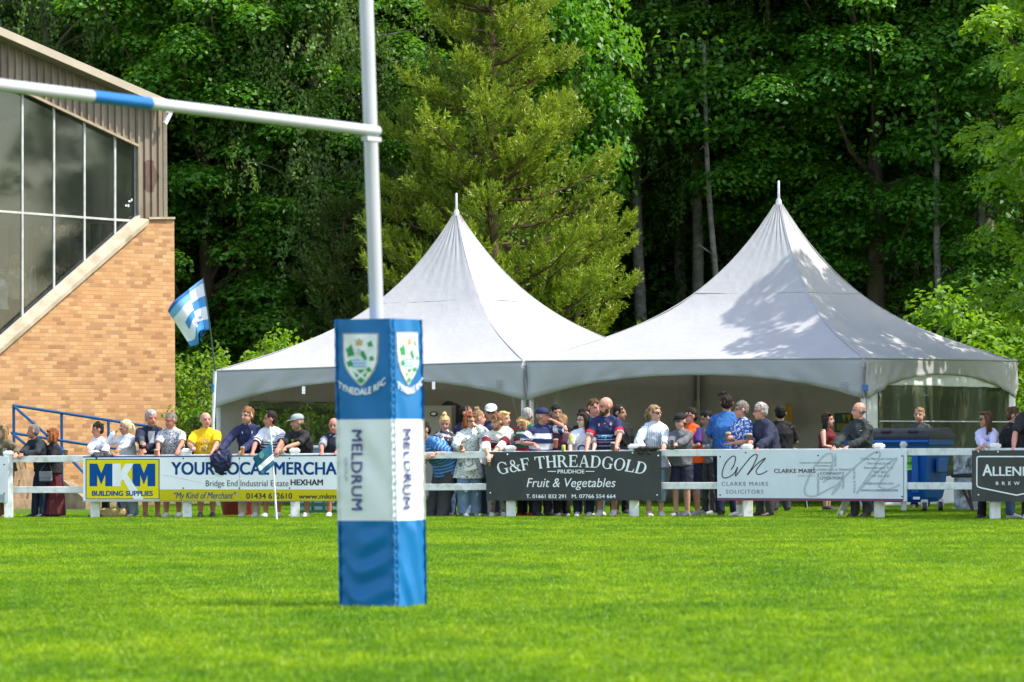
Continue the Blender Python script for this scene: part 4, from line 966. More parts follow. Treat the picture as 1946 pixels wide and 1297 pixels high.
stl = thing('camping_stool', 'low black folding camp stool with crossed legs behind the rail', 'stool', XY(1347, 65.5)); cp = XY(1347, 65.6)
kid(MB().box((cp.x, cp.y, .30), (.46, .34, .025)), 'seat', M_black, stl, bevel=.01)
for sy in (-1, 1):
    for sx in (-1, 1): kid(MB().tube([(cp.x+sx*.24, cp.y+sy*.15, .0), (cp.x-sx*.20, cp.y+sy*.15, .30)], .011, 8), 'leg', M_black, stl, sm=40)
tb = thing('trestle_table', 'low dark folding table behind the rail beside the boy', 'table', XY(1300, 67)); cp = XY(1300, 67.2)
kid(MB().box((cp.x, cp.y, .46), (1.3, .6, .03)), 'tabletop', mat('dark_tabletop', (.05, .05, .05), .5), tb, bevel=.006)
for sx in (-1, 1):
    for sy in (-1, 1): kid(MB().tube([(cp.x+sx*.55, cp.y+sy*.25, 0), (cp.x+sx*.55, cp.y+sy*.25, .46)], .016, 8), 'leg', M_black, tb, sm=40)
# crates, tub, box under the boards
rb = thing('red_tub', 'dark red plastic tub on the grass beneath the yellow board', 'tub', XY(457, 67)); cp = XY(457, 67)
kid(MB().lathe([(.26, 0), (.33, .30), (.345, .30), (.345, .33), (.32, .33), (.25, .03)], 24, (cp.x, cp.y, 0)), 'bowl', mat('red_plastic', (.25, .02, .02), .4), rb, sm=40)
for k, (px, Y, lab) in enumerate(((590, 68.5, 'green bottle crate beneath the board nearest the touch flag'), (618, 68.7, 'green bottle crate beneath the board nearest the post pad'))):
    gc = thing('bottle_crate', lab, 'crate', XY(px, Y), group='green crates behind the yellow board'); cp = XY(px, Y); mb = MB(); mg = mat('green_crate', (.015, .10, .06), .5)
    for z in (.02, .13, .24): 
        for dx, dy, w, dd in ((0, -.15, .42, .02), (0, .15, .42, .02), (-.2, 0, .02, .3), (.2, 0, .02, .3)): mb.box((cp.x+dx, cp.y+dy, z+.03), (w, dd, .05))
    for dx in (-.2, .2):
        for dy in (-.15, .15): mb.box((cp.x+dx, cp.y+dy, .14), (.03, .03, .28))
    mb.box((cp.x, cp.y, .012), (.40, .30, .02)); kid(mb, 'crate_body', mg, gc)
sbx = thing('storage_box', 'grey blue plastic storage box behind the man beside the pad', 'box', XY(598, 72.5)); cp = XY(598, 72.5)
kid(MB().box((cp.x, cp.y, .52), (.62, .45, 1.0), taper=1.06), 'tub', mat('greyblue_plastic', (.14, .2, .28), .4), sbx, bevel=.02); kid(MB().box((cp.x, cp.y, 1.05), (.68, .5, .06)), 'lid', mat('pale_lid', (.3, .36, .42), .4), sbx, bevel=.02)
dkp = thing('menu_post', 'narrow dark wooden board post behind the black t-shirt man', 'post', XY(585, 70)); p = XY(585.5, 70); kid(MB().box((p.x, p.y, .75), (.035, .05, 1.5)), 'board', mat('dark_wood', (.06, .03, .015), .6), dkp, bevel=.004)

# ------------------------------------------------------------------ big wheeled bin
bn = thing('wheeled_bin', 'large blue wheeled waste bin with a black lid beside the right tent', 'bin', XY(1745, 66.8))
M_bin = mat('bin_blue', (.002, .095, .38), .42, .1, 3, .1, 8, dirt=(.02, .06, .2), dscale=3); M_lid = mat('bin_lid_black', (.022, .022, .024), .5, .15)
bt = R(27); bN = XY(1765, 66.1); bu = Vector((-math.cos(bt), math.sin(bt), 0)); bv = Vector((math.sin(bt), math.cos(bt), 0)); bw, bd = 1.36, .98
def bp(u, v, z): return bN+bu*u+bv*v+Vector((0, 0, z))
def ring(z, ins): return [bp(ins, ins, z), bp(bw-ins, ins, z), bp(bw-ins, bd-ins, z), bp(ins, bd-ins, z)]
mb = MB(); rs = [ring(.17, .17), ring(.24, .12), ring(.34, .10), ring(1.02, .02), ring(1.03, -.015), ring(1.14, -.015), ring(1.15, .0)]
for k in range(len(rs)-1):
    for i in range(4): j = (i+1) % 4; mb.face([rs[k][i], rs[k][j], rs[k+1][j], rs[k+1][i]])
mb.face(rs[0]); mb.face(rs[-1])
kid(mb, 'bin_body', M_bin, bn, bevel=.012)
for u in (.22, .66, 1.1): kid(MB().box(bp(u, -.0, .62)+Vector((0, 0, 0)), (.10, .05, .62), -bt), 'rib', M_bin, bn, bevel=.01)
kid(MB().box(bp(-.005, .5, .72), (.05, .36, .22), -bt), 'side_panel', M_bin, bn, bevel=.015); kid(MB().box(bp(.62, -.05, 1.08), (1.26, .07, .045), -bt), 'front_lip', M_bin, bn, bevel=.015)
mb = MB(); lz = 1.16; A0, A1, A2, A3 = bp(-.04, -.06, lz), bp(bw+.04, -.06, lz), bp(bw+.04, bd+.05, lz), bp(-.04, bd+.05, lz)
top = [bp(.03, .0, lz+.075), bp(bw-.03, .0, lz+.075), bp(bw-.03, bd-.02, lz+.13), bp(.03, bd-.02, lz+.13)]
low = [q-Vector((0, 0, .035)) for q in (A0, A1, A2, A3)]
for X_, Y_ in ((low, [A0, A1, A2, A3]), ([A0, A1, A2, A3], top)):
    for i in range(4): j = (i+1) % 4; mb.face([X_[i], X_[j], Y_[j], Y_[i]])
mb.face(top); mb.face(low); kid(mb, 'lid', M_lid, bn, bevel=.015)
for u in (.25, .68, 1.1): kid(MB().box(bp(u, .02, lz+.075), (.16, .10, .04), -bt), 'lid_handle', M_lid, bn, bevel=.01)
for u, v in ((.14, .16), (bw-.14, .16), (.14, bd-.16), (bw-.14, bd-.16)):
    c = bp(u, v, .09); w = MB(); w.tube([c-Vector((.03, 0, 0)), c+Vector((.03, 0, 0))], .085, 16, Vector((0, 0, 1))); cs = kid(w, 'castor', M_black, bn, sm=40)
    f = MB(); f.box(c+Vector((0, 0, .07)), (.10, .05, .1)); f.tube([c-Vector((.036, 0, 0)), c+Vector((.036, 0, 0))], .03, 10, Vector((0, 0, 1))); f.obj('castor_fork', M_alu, cs)
def binside(px, py, off=.01):           # on the long front face of the bin
    r = ray(px, py); n_ = -bv; o = Vector((0, 0, CAM_H)); pl0 = bp(0, .03-off, .7); t = (pl0-o).dot(n_)/r.dot(n_); return o+r*t
put_polys(binside, [rc(1708, 868.5, 1739, 894)], mat('lime_sticker', (.16, .55, .03), .5), bn, 'sticker', .02)
put_text(binside, '2e', 1724, 1734, 883, 876, M_blackp, bn, name='sticker_lettering', off=.024, warp=lambda x, y: (1729*2-x, y), bold=.03)
put_polys(binside, [rc(1712, 891.5, 1739, 892.5)], M_whitep, bn, 'sticker_line', .024)
put_polys(binside, [rc(1735, 944.5, 1748, 949.5)], M_whitep, bn, 'small_label', .05)
# white skirt of the tent and rubbish beside the bin
sk = thing('foil_sheet', 'crumpled clear plastic sheet hanging beside the blue bin', 'plastic sheet', XY(1832, 67.8)); p0, p1 = XY(1812, 68.3), XY(1860, 68.0); mb = MB()
for i in range(25):
    for j in range(25):
        u, v = i/24, j/24; q = p0.lerp(p1, u); w = .05*noise.noise(Vector((u*5, v*6, 1)))+.03*noise.noise(Vector((u*14, v*13, 4))); mb.v.append((q.x, q.y+w, .02+.88*v))
for i in range(24):
    for j in range(24): q = i*25+j; mb.f.append((q, q+1, q+26, q+25)); mb.m.append(0)
kid(mb, 'sheet', mat('silver_plastic', (.34, .36, .36), .22, .3, 6, spec=.7), sk, sm=25, fix=False)
tt = thing('picnic_table', 'dark stacked folding table leaning behind the rail beside the bin', 'table', XY(1835, 66.6)); p0, p1 = P(1828, 905, 66.6), P(1868, 902, 66.3)
kid(MB().beam(p0, p1, .5, .05), 'tabletop', mat('dark_green_top', (.03, .04, .035), .5), tt, bevel=.006)
for x0, x1 in ((1828, 1852), (1840, 1850)): kid(MB().tube([P(x0, 925, 66.5), P(x1, 978, 66.4)], .022, 8), 'leg', mat('brown_leg', (.07, .04, .025), .6), tt, sm=40)
# ================================================================== trees
def unit(a): return a/np.maximum(np.linalg.norm(a, axis=-1, keepdims=True), 1e-9)
def leaves_mesh(name, pos, nrm, L, Wd, g, tan=None, var=None, fold=.18):
    n = len(pos); r = unit(g.normal(0, 1, (n, 3))); nrm = unit(nrm)
    t = unit(r - nrm*(r*nrm).sum(-1, keepdims=True)) if tan is None else unit(tan); b = np.cross(nrm, t)
    L = np.broadcast_to(L, (n,))[:, None]*(0.7+.6*g.random((n, 1))); Wd = np.broadcast_to(Wd, (n,))[:, None]*(0.8+.4*g.random((n, 1)))
    V = np.stack([pos-t*L*.5, pos+b*Wd*.5+nrm*Wd*fold-t*L*.06, pos+t*L*.5-nrm*L*.08, pos-b*Wd*.5+nrm*Wd*fold-t*L*.06], 1).reshape(-1, 3)
    F = np.arange(n*4).reshape(-1, 4); me = np_mesh(name, V, F)
    v = np.clip((var if var is not None else .5)+g.normal(0, .22, n), 0, 1); add_attr(me, 'v', np.repeat(v, 4)); return me
def trunk_mesh(name, trunk, limbs, sm=50):
    mb = MB(); mb.tube(*trunk, n=9, side=Vector((1, 0, 0)))
    for l in limbs: mb.tube(*l, n=5)
    return mb.mesh(name, sm, fix=False)
def broadleaf(name, seed, H, Rr, z0, nc, nl, leaf, flat=.45, cr_=(.55, 1.15), lean=0.0, tr=.18, upb=.8):
    g = np.random.default_rng(seed); C = []
    while len(C) < nc:
        z = z0+(H-z0)*g.random(); f = (z-z0)/(H-z0); rad = Rr*(math.sin(math.pi*(.16+.80*f))**.75)*(.82+.3*g.random())
        a = g.random()*2*np.pi; rr = rad*math.sqrt(.12+.88*g.random()); C.append((math.cos(a)*rr+lean*z, math.sin(a)*rr, z))
    C = np.array(C); rad = g.uniform(*cr_, nc); k = g.choice(nc, nl, p=rad**2/np.sum(rad**2))
    d = unit(g.normal(0, 1, (nl, 3))); d[:, 2] = np.where(g.random(nl) < .72, np.abs(d[:, 2]), d[:, 2]); q = d*(rad[k]*(.55+.5*g.random(nl)))[:, None]
    q[:, 2] *= flat; pos = C[k]+q; hx = np.stack([C[:, 0]-lean*C[:, 2], C[:, 1]], -1)
    pos[:, 2] -= .30*(q[:, 0]**2+q[:, 1]**2)/np.maximum(rad[k], .1)*.8
    nrm = d*.6+np.array([0, 0, upb])+g.normal(0, .38, (nl, 3)); me = leaves_mesh(name+'_crown', pos, nrm, leaf, leaf*.72, g, var=.3+.4*g.random(nc)[k])
    limbs = []; idx = g.choice(nc, min(nc, 22), replace=False)
    for i in idx:
        c = C[i]; zb = max(1.0, min(c[2]*.72, H*.8)); p0 = Vector((lean*zb, 0, zb)); p2 = Vector(c); m_ = p0.lerp(p2, .5)+Vector((0, 0, -.12*(p2-p0).length)); limbs.append(([p0, m_, p2], [tr*.38, tr*.24, tr*.08]))
    zz = np.linspace(-.3, H*.86, 8); tk = ([Vector((lean*z+.05*math.sin(z*.9+seed), .05*math.cos(z*.7+seed), z)) for z in zz], [tr*(1.15-.95*(z/H)) for z in zz])
    return me, trunk_mesh(name+'_trunk', tk, limbs)
def birch(name, seed, H, Rr, z0, nb, nl, leaf, lean=.03):
    g = np.random.default_rng(seed); S_ = []; limbs = []
    for i in range(nb):
        f = g.random(); zb = z0*.75+(H-z0*.75)*f*.93; ln = Rr*(.45+.55*math.sin(math.pi*(.2+.75*f)))*(.6+.5*g.random()); a = g.random()*2*np.pi
        p0 = np.array([lean*zb, 0, zb]); ps = []
        for t in np.linspace(0, 1, 6): ps.append(p0+np.array([math.cos(a)*ln*t, math.sin(a)*ln*t, .75*ln*t-.45*ln*t*t]))
        limbs.append(([Vector(p) for p in ps], [.035, .028, .02, .014, .008, .004]))
        for s in range(7):
            t = .3+.7*g.random(); b = p0+np.array([math.cos(a)*ln*t, math.sin(a)*ln*t, .75*ln*t-.45*ln*t*t])+g.normal(0, .16, 3); S_.append((b, .5+1.3*g.random(), g.normal(0, .14, 2)))
    k = g.integers(0, len(S_), nl); u = g.random(nl); b = np.array([s[0] for s in S_])[k]; ln = np.array([s[1] for s in S_])[k]; dr = np.array([s[2] for s in S_])[k]
    pos = b+np.stack([dr[:, 0]*u*2, dr[:, 1]*u*2, -ln*u], -1)+g.normal(0, .055, (nl, 3)); nrm = g.normal(0, 1, (nl, 3))+np.array([0, 0, .5])
    tan = np.array([0, 0, -1.0])+g.normal(0, .5, (nl, 3)); nrm = unit(nrm-unit(tan)*(nrm*unit(tan)).sum(-1, keepdims=True))
    me = leaves_mesh(name+'_crown', pos, nrm, leaf, leaf*.7, g, tan=tan, var=(.25+.5*g.random(len(S_)))[k])
    zz = np.linspace(-.3, H*.96, 12); tk = ([Vector((lean*z+.07*math.sin(z*.6+seed), .05*math.cos(z*.7), z)) for z in zz], [.135*(1.1-.98*z/H) for z in zz])
    return me, trunk_mesh(name+'_trunk', tk, limbs)
def pine(name, seed, H, z0, slope, needles, dz=.34, rb=.17, lmax=3.7):
    g = np.random.default_rng(seed); pos = []; ax = []; limbs = []; var = []
    z = z0
    while z < H-.15:
        nb = g.integers(5, 8); L0 = min((H-z)*slope+.25, lmax)
        for i in range(nb):
            a = g.random()*2*np.pi; ln = L0*(.62+.5*g.random()); zz = z+g.normal(0, .10); ca, sa = math.cos(a), math.sin(a)
            f = lambda t: np.array([ca*ln*t, sa*ln*t, zz+ln*(-.05*t+.34*t**2.2)])
            limbs.append(([Vector(f(t)) for t in (0, .35, .7, 1)], [.05*(1-.6*z/H), .036, .02, .008])); bv = g.random()
            ns = int(12+ln*20)
            for s in range(ns):
                t = 1-(g.random()**1.3)*.92; side = g.choice((-1, 1)); sl_ = (1.05-t)*ln*.42*g.random()+.05; base = f(t)
                dirv = np.array([ca*.75-sa*side*.65, sa*.75+ca*side*.65, .45]); p = base+dirv*sl_+g.normal(0, .05, 3)
                pos.append(p); ax.append(unit(dirv*.8+np.array([0, 0, .55])+g.normal(0, .25, 3))); var.append(.25+.3*bv+.35*t)
            for s in range(3): pos.append(f(1)+g.normal(0, .05, 3)); ax.append(unit(np.array([ca*.6, sa*.6, .9])+g.normal(0, .15, 3))); var.append(.85)
        z += dz*(.8+.4*g.random())
    pos, ax, var = np.array(pos), np.array(ax), np.array(var); nt_ = len(pos); nn = max(6, needles//nt_); k = np.repeat(np.arange(nt_), nn); n = len(k)
    along = g.random(n); ln = .34*(.8+.5*g.random(nt_))[k]; tan = unit(ax[k]*.9+g.normal(0, .42, (n, 3))); P_ = pos[k]+ax[k]*(along*ln)[:, None]+tan*.06
    nrm = g.normal(0, 1, (n, 3)); nrm = unit(nrm-tan*(nrm*tan).sum(-1, keepdims=True)); me = leaves_mesh(name+'_crown', P_, nrm, .105, .024, g, tan=tan, var=var[k], fold=.05)
    zz = np.linspace(-.3, H, 8); return me, trunk_mesh(name+'_trunk', ([Vector((0, 0, q)) for q in zz], [rb*(1.05-.95*max(q, 0)/H) for q in zz]), limbs)
def bush(name, seed, H, Rr, nc, nl, leaf, drop=.5):
    g = np.random.default_rng(seed); a = g.random(nc)*2*np.pi; rr = Rr*np.sqrt(g.random(nc)); z = H*(.12+.86*g.random(nc))*np.sqrt(np.maximum(.05, 1-(rr/Rr)**2*.75))
    C = np.stack([np.cos(a)*rr, np.sin(a)*rr, z], -1); rad = g.uniform(.22, .5, nc); k = g.integers(0, nc, nl); d = unit(g.normal(0, 1, (nl, 3))); q = d*(rad[k]*(.4+.6*g.random(nl)))[:, None]; q[:, 2] *= .65
    pos = C[k]+q; pos[:, 2] = np.maximum(pos[:, 2], .02); nrm = d*.5+np.array([0, 0, .75])+g.normal(0, .4, (nl, 3)); me = leaves_mesh(name+'_leaves', pos, nrm, leaf, leaf*.55, g, var=.3+.4*g.random(nc)[k])
    mb = MB()
    for i in range(0, nc, 4): mb.tube([Vector((C[i][0]*.2, C[i][1]*.2, 0)), Vector((C[i][0]*.6, C[i][1]*.6, C[i][2]*.6)), Vector(C[i])], [.028, .018, .007], 5)
    return me, mb.mesh(name+'_stems', 50, fix=False)

GREEN_T = (1.25, 1.05, .85)
LM = {'syc': leaf_mat('sycamore_leaves', (.058, .175, .014), (.13, .29, .024), .42, tint=(.8, .95, 1.1)), 'dark': leaf_mat('dark_leaves', (.052, .16, .024), (.105, .25, .032), .44, tint=(1.2, 1.1, .8)),
      'birch': leaf_mat('birch_leaves', (.085, .165, .034), (.16, .26, .06), .4, tint=(.85, .95, 1.0)), 'bright': leaf_mat('bright_leaves', (.08, .22, .014), (.16, .33, .022), .48, tint=(.8, .95, 1.0)),
      'pine': leaf_mat('pine_needles', (.065, .135, .013), (.36, .405, .037), .28, tcol=(1.25, 1.4, .5), tint=(.9, 1.0, 1.1)), 'dpine': leaf_mat('dark_pine_needles', (.045, .09, .018), (.10, .16, .028), .25),
      'elder': leaf_mat('elder_leaves', (.10, .23, .018), (.20, .36, .035), .45), 'oak': leaf_mat('oak_leaves', (.11, .25, .012), (.22, .38, .025), .48), 'hedge': leaf_mat('hedge_leaves', (.03, .07, .015), (.07, .13, .03), .3)}
BK = mat('grey_brown_bark', (.11, .09, .065), .9, .3, 6, .8, 18, stretch=(1, 1, .25), spec=.1); BB = mat('pale_birch_bark', (.19, .175, .15), .8, .25, 4, .4, 14, dirt=(.06, .055, .045), dscale=5, stretch=(1, 1, 2.5), spec=.1)
PB = mat('pine_bark', (.13, .085, .05), .9, .3, 6, .8, 18, spec=.1)
K = {}
K['sycA'] = broadleaf('sycamore', 11, 15.5, 3.6, 1.4, 200, 92000, .125, tr=.20); K['sycB'] = broadleaf('sycamore', 12, 16.5, 3.3, 2.0, 190, 90000, .125, tr=.19, flat=.38)
K['sycC'] = broadleaf('sycamore', 13, 15.0, 3.9, 3.2, 190, 90000, .13, tr=.21, flat=.42, lean=.02)
K['tallA'] = broadleaf('tall_tree', 21, 18.5, 2.9, 5.0, 150, 66000, .125, tr=.20, flat=.42); K['tallB'] = broadleaf('tall_tree', 22, 19.5, 3.0, 4.4, 160, 66000, .125, tr=.22, flat=.5)
K['birchA'] = birch('birch', 31, 17.5, 2.9, 5.0, 120, 46000, .085, .035); K['birchB'] = birch('birch', 32, 18.5, 2.6, 6.4, 120, 42000, .085, -.045)
K['birchC'] = birch('birch', 33, 15.0, 3.3, 1.8, 150, 64000, .085, .02)
K['pine'] = pine('pine', 41, 12.6, 1.1, .275, 270000, lmax=3.0, dz=.36); K['spine'] = pine('pine', 42, 6.6, .5, .36, 70000, lmax=2.2, dz=.25)
K['oak'] = broadleaf('oak', 51, 11.6, 3.5, 1.9, 190, 60000, .105, flat=.55, cr_=(.38, .85), tr=.20, upb=.6)
K['oakS'] = broadleaf('oak', 53, 11.6, 3.5, 2.4, 165, 44000, .125, flat=.5, cr_=(.26, .58), tr=.20, upb=.6)
K['maple'] = broadleaf('maple', 52, 9.5, 1.7, 4.6, 60, 12000, .16, tr=.10)
K['elder'] = bush('elder', 61, 2.6, 1.75, 120, 9500, .115); K['hedge'] = bush('hedge', 62, 2.6, 1.3, 150, 16000, .075)
def plant(name, label, cat, kind, leafm, barkm, loc, rz=0, sc=1.0, group=None, parts=('crown', 'trunk'), sz=None):
    t = thing(name, label, cat, loc, rz, group); t.scale = (sc, sc, sz or sc)
    for me, m, pn in zip(K[kind], (leafm, barkm), parts):
        if not me.materials: me.materials.append(m)
        o = bpy.data.objects.new(pn, me); COL.objects.link(o); o.parent = t
        if me.materials[0] != m: o.material_slots[0].link = 'OBJECT'; o.material_slots[0].material = m
    return t
def gp_(px, Y):
    p = XY(px, Y); p.z = float(hill_z(p.x, p.y)) if Y > 92 else 0.0; return p
plant('pine_tree', 'tall yellow green pine lit by the sun behind the left tent', 'tree', 'pine', LM['pine'], PB, gp_(940, 92), .4, 1.06)
plant('pine_tree', 'small dull green pine between the flag and the post pad', 'tree', 'spine', LM['dpine'], PB, gp_(655, 93), 1.0, .95)
plant('pine_tree', 'short pine showing left of the goal upright behind the left tent roof', 'tree', 'spine', LM['dpine'], PB, gp_(775, 93.5), 2.2, 1.05)
plant('oak_tree', 'sunlit oak with small bright leaves standing behind the right tent corner', 'tree', 'oak', LM['oak'], BK, XY(2235, 82), .3, 1.1)
plant('oak_tree', 'bright leafed oak overhanging the right edge and shading the right tent', 'tree', 'oakS', LM['oak'], BK, (11.35, 73.3, 0), 1.3, 1.1)
for x, y, rz, lab in ((12.0, 60.0, 2.0, 'dense sycamore out of view to the right that shades the brewery board'), (12.2, 65.4, .7, 'dense sycamore out of view to the right that shades the solicitors board')):
    plant('sycamore_tree', lab, 'tree', 'sycA', LM['syc'], BK, (x, y, 0), rz, .82, sz=.64)
plant('elder_bush', 'bright yellow green elder bush behind the right end of the right tent', 'shrub', 'elder', LM['elder'], BK, gp_(1795, 89), .5, 1.65, parts=('leaves', 'stems'))
plant('elder_bush', 'low pale green bush at the far right behind the tent corner', 'shrub', 'elder', LM['elder'], BK, gp_(1885, 87.5), 2.5, 1.25, parts=('leaves', 'stems'))
plant('elder_bush', 'bright green bush with pale flower heads beside the supporter flag', 'shrub', 'elder', LM['elder'], BK, gp_(495, 86), 1.2, .95, parts=('leaves', 'stems'), sz=1.32)
plant('elder_bush', 'leafy green bush next to the brick wall corner behind the flag', 'shrub', 'elder', LM['elder'], BK, gp_(366, 91), 3.0, .8, parts=('leaves', 'stems'), sz=1.25)
plant('hedge_shrub', 'dark dense shrub between the brick corner and the left tent', 'shrub', 'hedge', LM['hedge'], BK, gp_(400, 89), .0, 1.0, parts=('leaves', 'stems'))
plant('hedge_shrub', 'dark shrub just behind the left corner of the left tent', 'shrub', 'hedge', LM['hedge'], BK, gp_(455, 85.5), 2.0, 1.0, parts=('leaves', 'stems'))
tl = [('sycB', 'syc', BK, 470, 95.5, 4.1, .95, 'sycamore', 'leafy dark sycamore directly above the supporter flag'), ('sycA', 'dark', BK, 700, 97, 2.6, .95, 'sycamore', 'low branched sycamore just left of the goal upright'), ('sycA', 'syc', BK, 545, 103, .7, 1.05, 'sycamore', 'mid green sycamore under the middle of the crossbar'),
 ('sycB', 'bright', BK, 340, 103, 1.9, 1.0, 'sycamore', 'mid green sycamore against the brick corner of the stand'),
 ('birchC', 'birch', BB, 1300, 103.5, 3.3, 1.0, 'birch', 'shaded birch with low hanging foliage in the dip between the two tents'), ('birchC', 'dark', BB, 1410, 104, 5.0, 1.0, 'birch', 'dark low hanging birch just left of the right tent slope'), ('sycA', 'dark', BK, 1745, 106, 1.2, 1.0, 'sycamore', 'low shaded sycamore in the gap behind the elder bush'), ('sycA', 'dark', BK, 1620, 109, 3.9, 1.0, 'sycamore', 'low shaded sycamore behind the right slope of the right tent'),
 ('sycA', 'dark', BK, 1250, 109, .9, 1.0, 'sycamore', 'low shaded sycamore in the dip between the two tents'),
 # kind, leaf, bark, px, Y, rz, scale, label
 ('sycA', 'syc', BK, 395, 96, .2, 1.0, 'sycamore', 'broad dark sycamore right of the brick corner behind the flag'), ('sycB', 'dark', BK, 590, 97.5, 1.3, 1.0, 'sycamore', 'dark leafy sycamore between the flag and the goal upright'),
 ('birchA', 'birch', BB, 615, 94.5, 2.2, 1.0, 'birch', 'weeping pale green birch just left of the goal upright'), ('birchB', 'birch', BB, 130, 97, .5, 1.05, 'birch', 'feathery birch rising behind the sloping grandstand roof'),
 ('birchA', 'birch', BB, -40, 98, 4.2, 1.05, 'birch', 'grey green birch behind the grandstand roof at the left edge'), ('sycC', 'syc', BK, 270, 100, 3.1, 1.08, 'sycamore', 'sycamore crown above the lower end of the grandstand roof'),
 ('sycA', 'bright', BK, 395, 107, 4.0, 1.12, 'sycamore', 'lighter green sycamore top over the roof end beside the birches'), ('tallA', 'syc', BK, 500, 110, .9, 1.0, 'tall tree', 'tall tree filling the gap above the flag'),
 ('sycB', 'syc', BK, 800, 100.5, 5.2, 1.0, 'sycamore', 'sycamore right behind the goal upright left of the big pine'), ('tallB', 'bright', BK, 800, 112, 2.9, 1.0, 'tall tree', 'light topped tree above the crossbar joint of the post'),
 ('maple', 'bright', BK, 1098, 97, .3, .72, 'maple', 'small bright green maple beside the upper right flank of the big pine'),
 ('birchB', 'birch', BB, 1330, 101, 1.1, 1.0, 'birch', 'leaning white stemmed birch between the two tent peaks'), ('birchA', 'birch', BB, 1225, 101, 2.6, 1.0, 'birch', 'dark drooping birch right of the big pine'),
 ('sycC', 'syc', BK, 1480, 100.5, 2.0, 1.0, 'sycamore', 'dark sycamore with layered leaves above the right tent peak'), ('sycC', 'syc', BK, 1660, 99.5, .3, 1.02, 'sycamore', 'dense dark sycamore right of the right tent peak'),
 ('tallA', 'syc', BK, 1395, 105, 4.4, 1.05, 'tall tree', 'dark tree with two bare stems left of the right tent peak'), ('tallB', 'syc', BK, 1585, 106, 3.5, 1.0, 'tall tree', 'shaded tall tree behind the right tent peak'),
 ('tallA', 'dark', BB, 1820, 100, 5.4, 1.02, 'tall tree', 'tall pale stemmed tree left of the sunlit oak'), ('tallB', 'dark', BK, 1765, 104, 1.9, 1.0, 'tall tree', 'thick stemmed dark tree above the elder bush'),
 ('tallA', 'dark', BB, 1872, 103, 2.4, 1.05, 'tall tree', 'slim pale stemmed tree nearest the sunlit oak'), ('sycB', 'dark', BK, 1960, 98, 3.3, 1.05, 'sycamore', 'dark sycamore behind the sunlit oak at the right edge'),
 ('tallB', 'syc', BK, 1260, 113, 2.4, 1.05, 'tall tree', 'tall leafy tree top at the middle of the upper edge'), ('tallA', 'syc', BK, 1010, 108, 5.9, 1.1, 'tall tree', 'dark tree behind the tip of the big pine'),
 ('tallB', 'bright', BK, 1530, 115, .8, 1.1, 'tall tree', 'light green tree top over the right tent peak'), ('sycB', 'syc', BK, 690, 113, 2.7, 1.15, 'tall tree', 'back row tree behind the weeping birch'),
 ('tallA', 'syc', BK, 180, 113, 4.7, 1.1, 'tall tree', 'back row tree over the middle of the grandstand roof'), ('tallB', 'dark', BK, 1700, 116, 5.0, 1.12, 'tall tree', 'back row tree above the dark sycamores on the right'),
 ('tallA', 'dark', BK, 1130, 118, .1, 1.15, 'tall tree', 'back row tree behind the small bright maple'), ('tallB', 'dark', BK, 1420, 122, 3.9, 1.2, 'tall tree', 'back row tree left of the light green top'), ('tallA', 'dark', BK, 900, 121, 1.5, 1.2, 'tall tree', 'back row tree behind the goal upright and pine'),
 ('tallB', 'dark', BK, 330, 120, 5.6, 1.2, 'tall tree', 'back row tree left of the flag and above the roof end'), ('tallA', 'dark', BK, 1930, 114, 1.0, 1.15, 'tall tree', 'back row tree at the right edge behind the oak')]
for kd, lf, bk, px, Y, rz, sc, nm, lab in tl:
    plant(nm.replace(' ', '_')+('_tree' if 'tree' not in nm else ''), lab, 'tree', kd, LM[lf], bk, gp_(px, Y), rz, sc, 'trees of the wood behind the tents', sz=(1.38 if kd == 'maple' else None))
for i, (x, y, kd, rz, lab) in enumerate(((28, 91, 'sycA', .4, 'first wood edge tree beyond the right edge of the view'), (33, 95, 'sycB', 2.1, 'second wood edge tree beyond the right edge of the view'), (27, 97, 'sycB', 4.0, 'third wood edge tree beyond the right edge of the view'), (38, 93, 'sycA', 5.2, 'fourth wood edge tree beyond the right edge of the view'), (44, 97, 'sycA', 1.0, 'fifth wood edge tree beyond the right edge of the view'))):
    plant('sycamore_tree', lab, 'tree', kd, LM['syc'], BK, (x, y, float(hill_z(x, y)) if y > 92 else 0), rz, 1.0, 'trees of the wood behind the tents')
# bare stems seen in the dark gap under the crowns
for i, (px, Y, r_, h, ln, bk, lab) in enumerate(((1378, 98, .085, 9, .05, BB, 'pale birch stem left of the right tent slope'), 
     (1795, 97, .10, 9, .02, BB, 'pale bare stem rising behind the elder bush'), (1858, 98, .12, 9, -.02, BB, 'stout pale stem between elder bush and oak'))):
    t = thing('bare_stem', lab, 'tree', gp_(px, Y), 0, 'bare stems at the wood edge'); zz = np.linspace(-.3, h, 8)
    mb = MB().tube([Vector((-ln*z+.05*math.sin(z*.8+i), .04*math.cos(z*.6+i), z)) for z in zz], [r_*(1.1-.07*max(z, 0)) for z in zz], 9); g = np.random.default_rng(90+i)
    for k in range(5): z = h*(.35+.12*k); a = g.random()*6.3; l_ = .22+.3*g.random(); mb.tube([Vector((-ln*z, 0, z)), Vector((-ln*z+math.cos(a)*l_, math.sin(a)*l_, z+.25)), Vector((-ln*z+math.cos(a)*l_*1.6, math.sin(a)*l_*1.6, z+.15))], [.022, .014, .005], 5)
    mb.obj('trunk', bk, t, sm=50, fix=False)
    n = 900; q = np.stack([g.normal(0, .9, n)-ln*h, g.normal(0, .9, n), h*(.75+.25*g.random(n))], -1); me = leaves_mesh('crown', q, g.normal(0, 1, (n, 3))+np.array([0, 0, .6]), .16, .11, g); link_mesh('crown', me, LM['dark'], t)
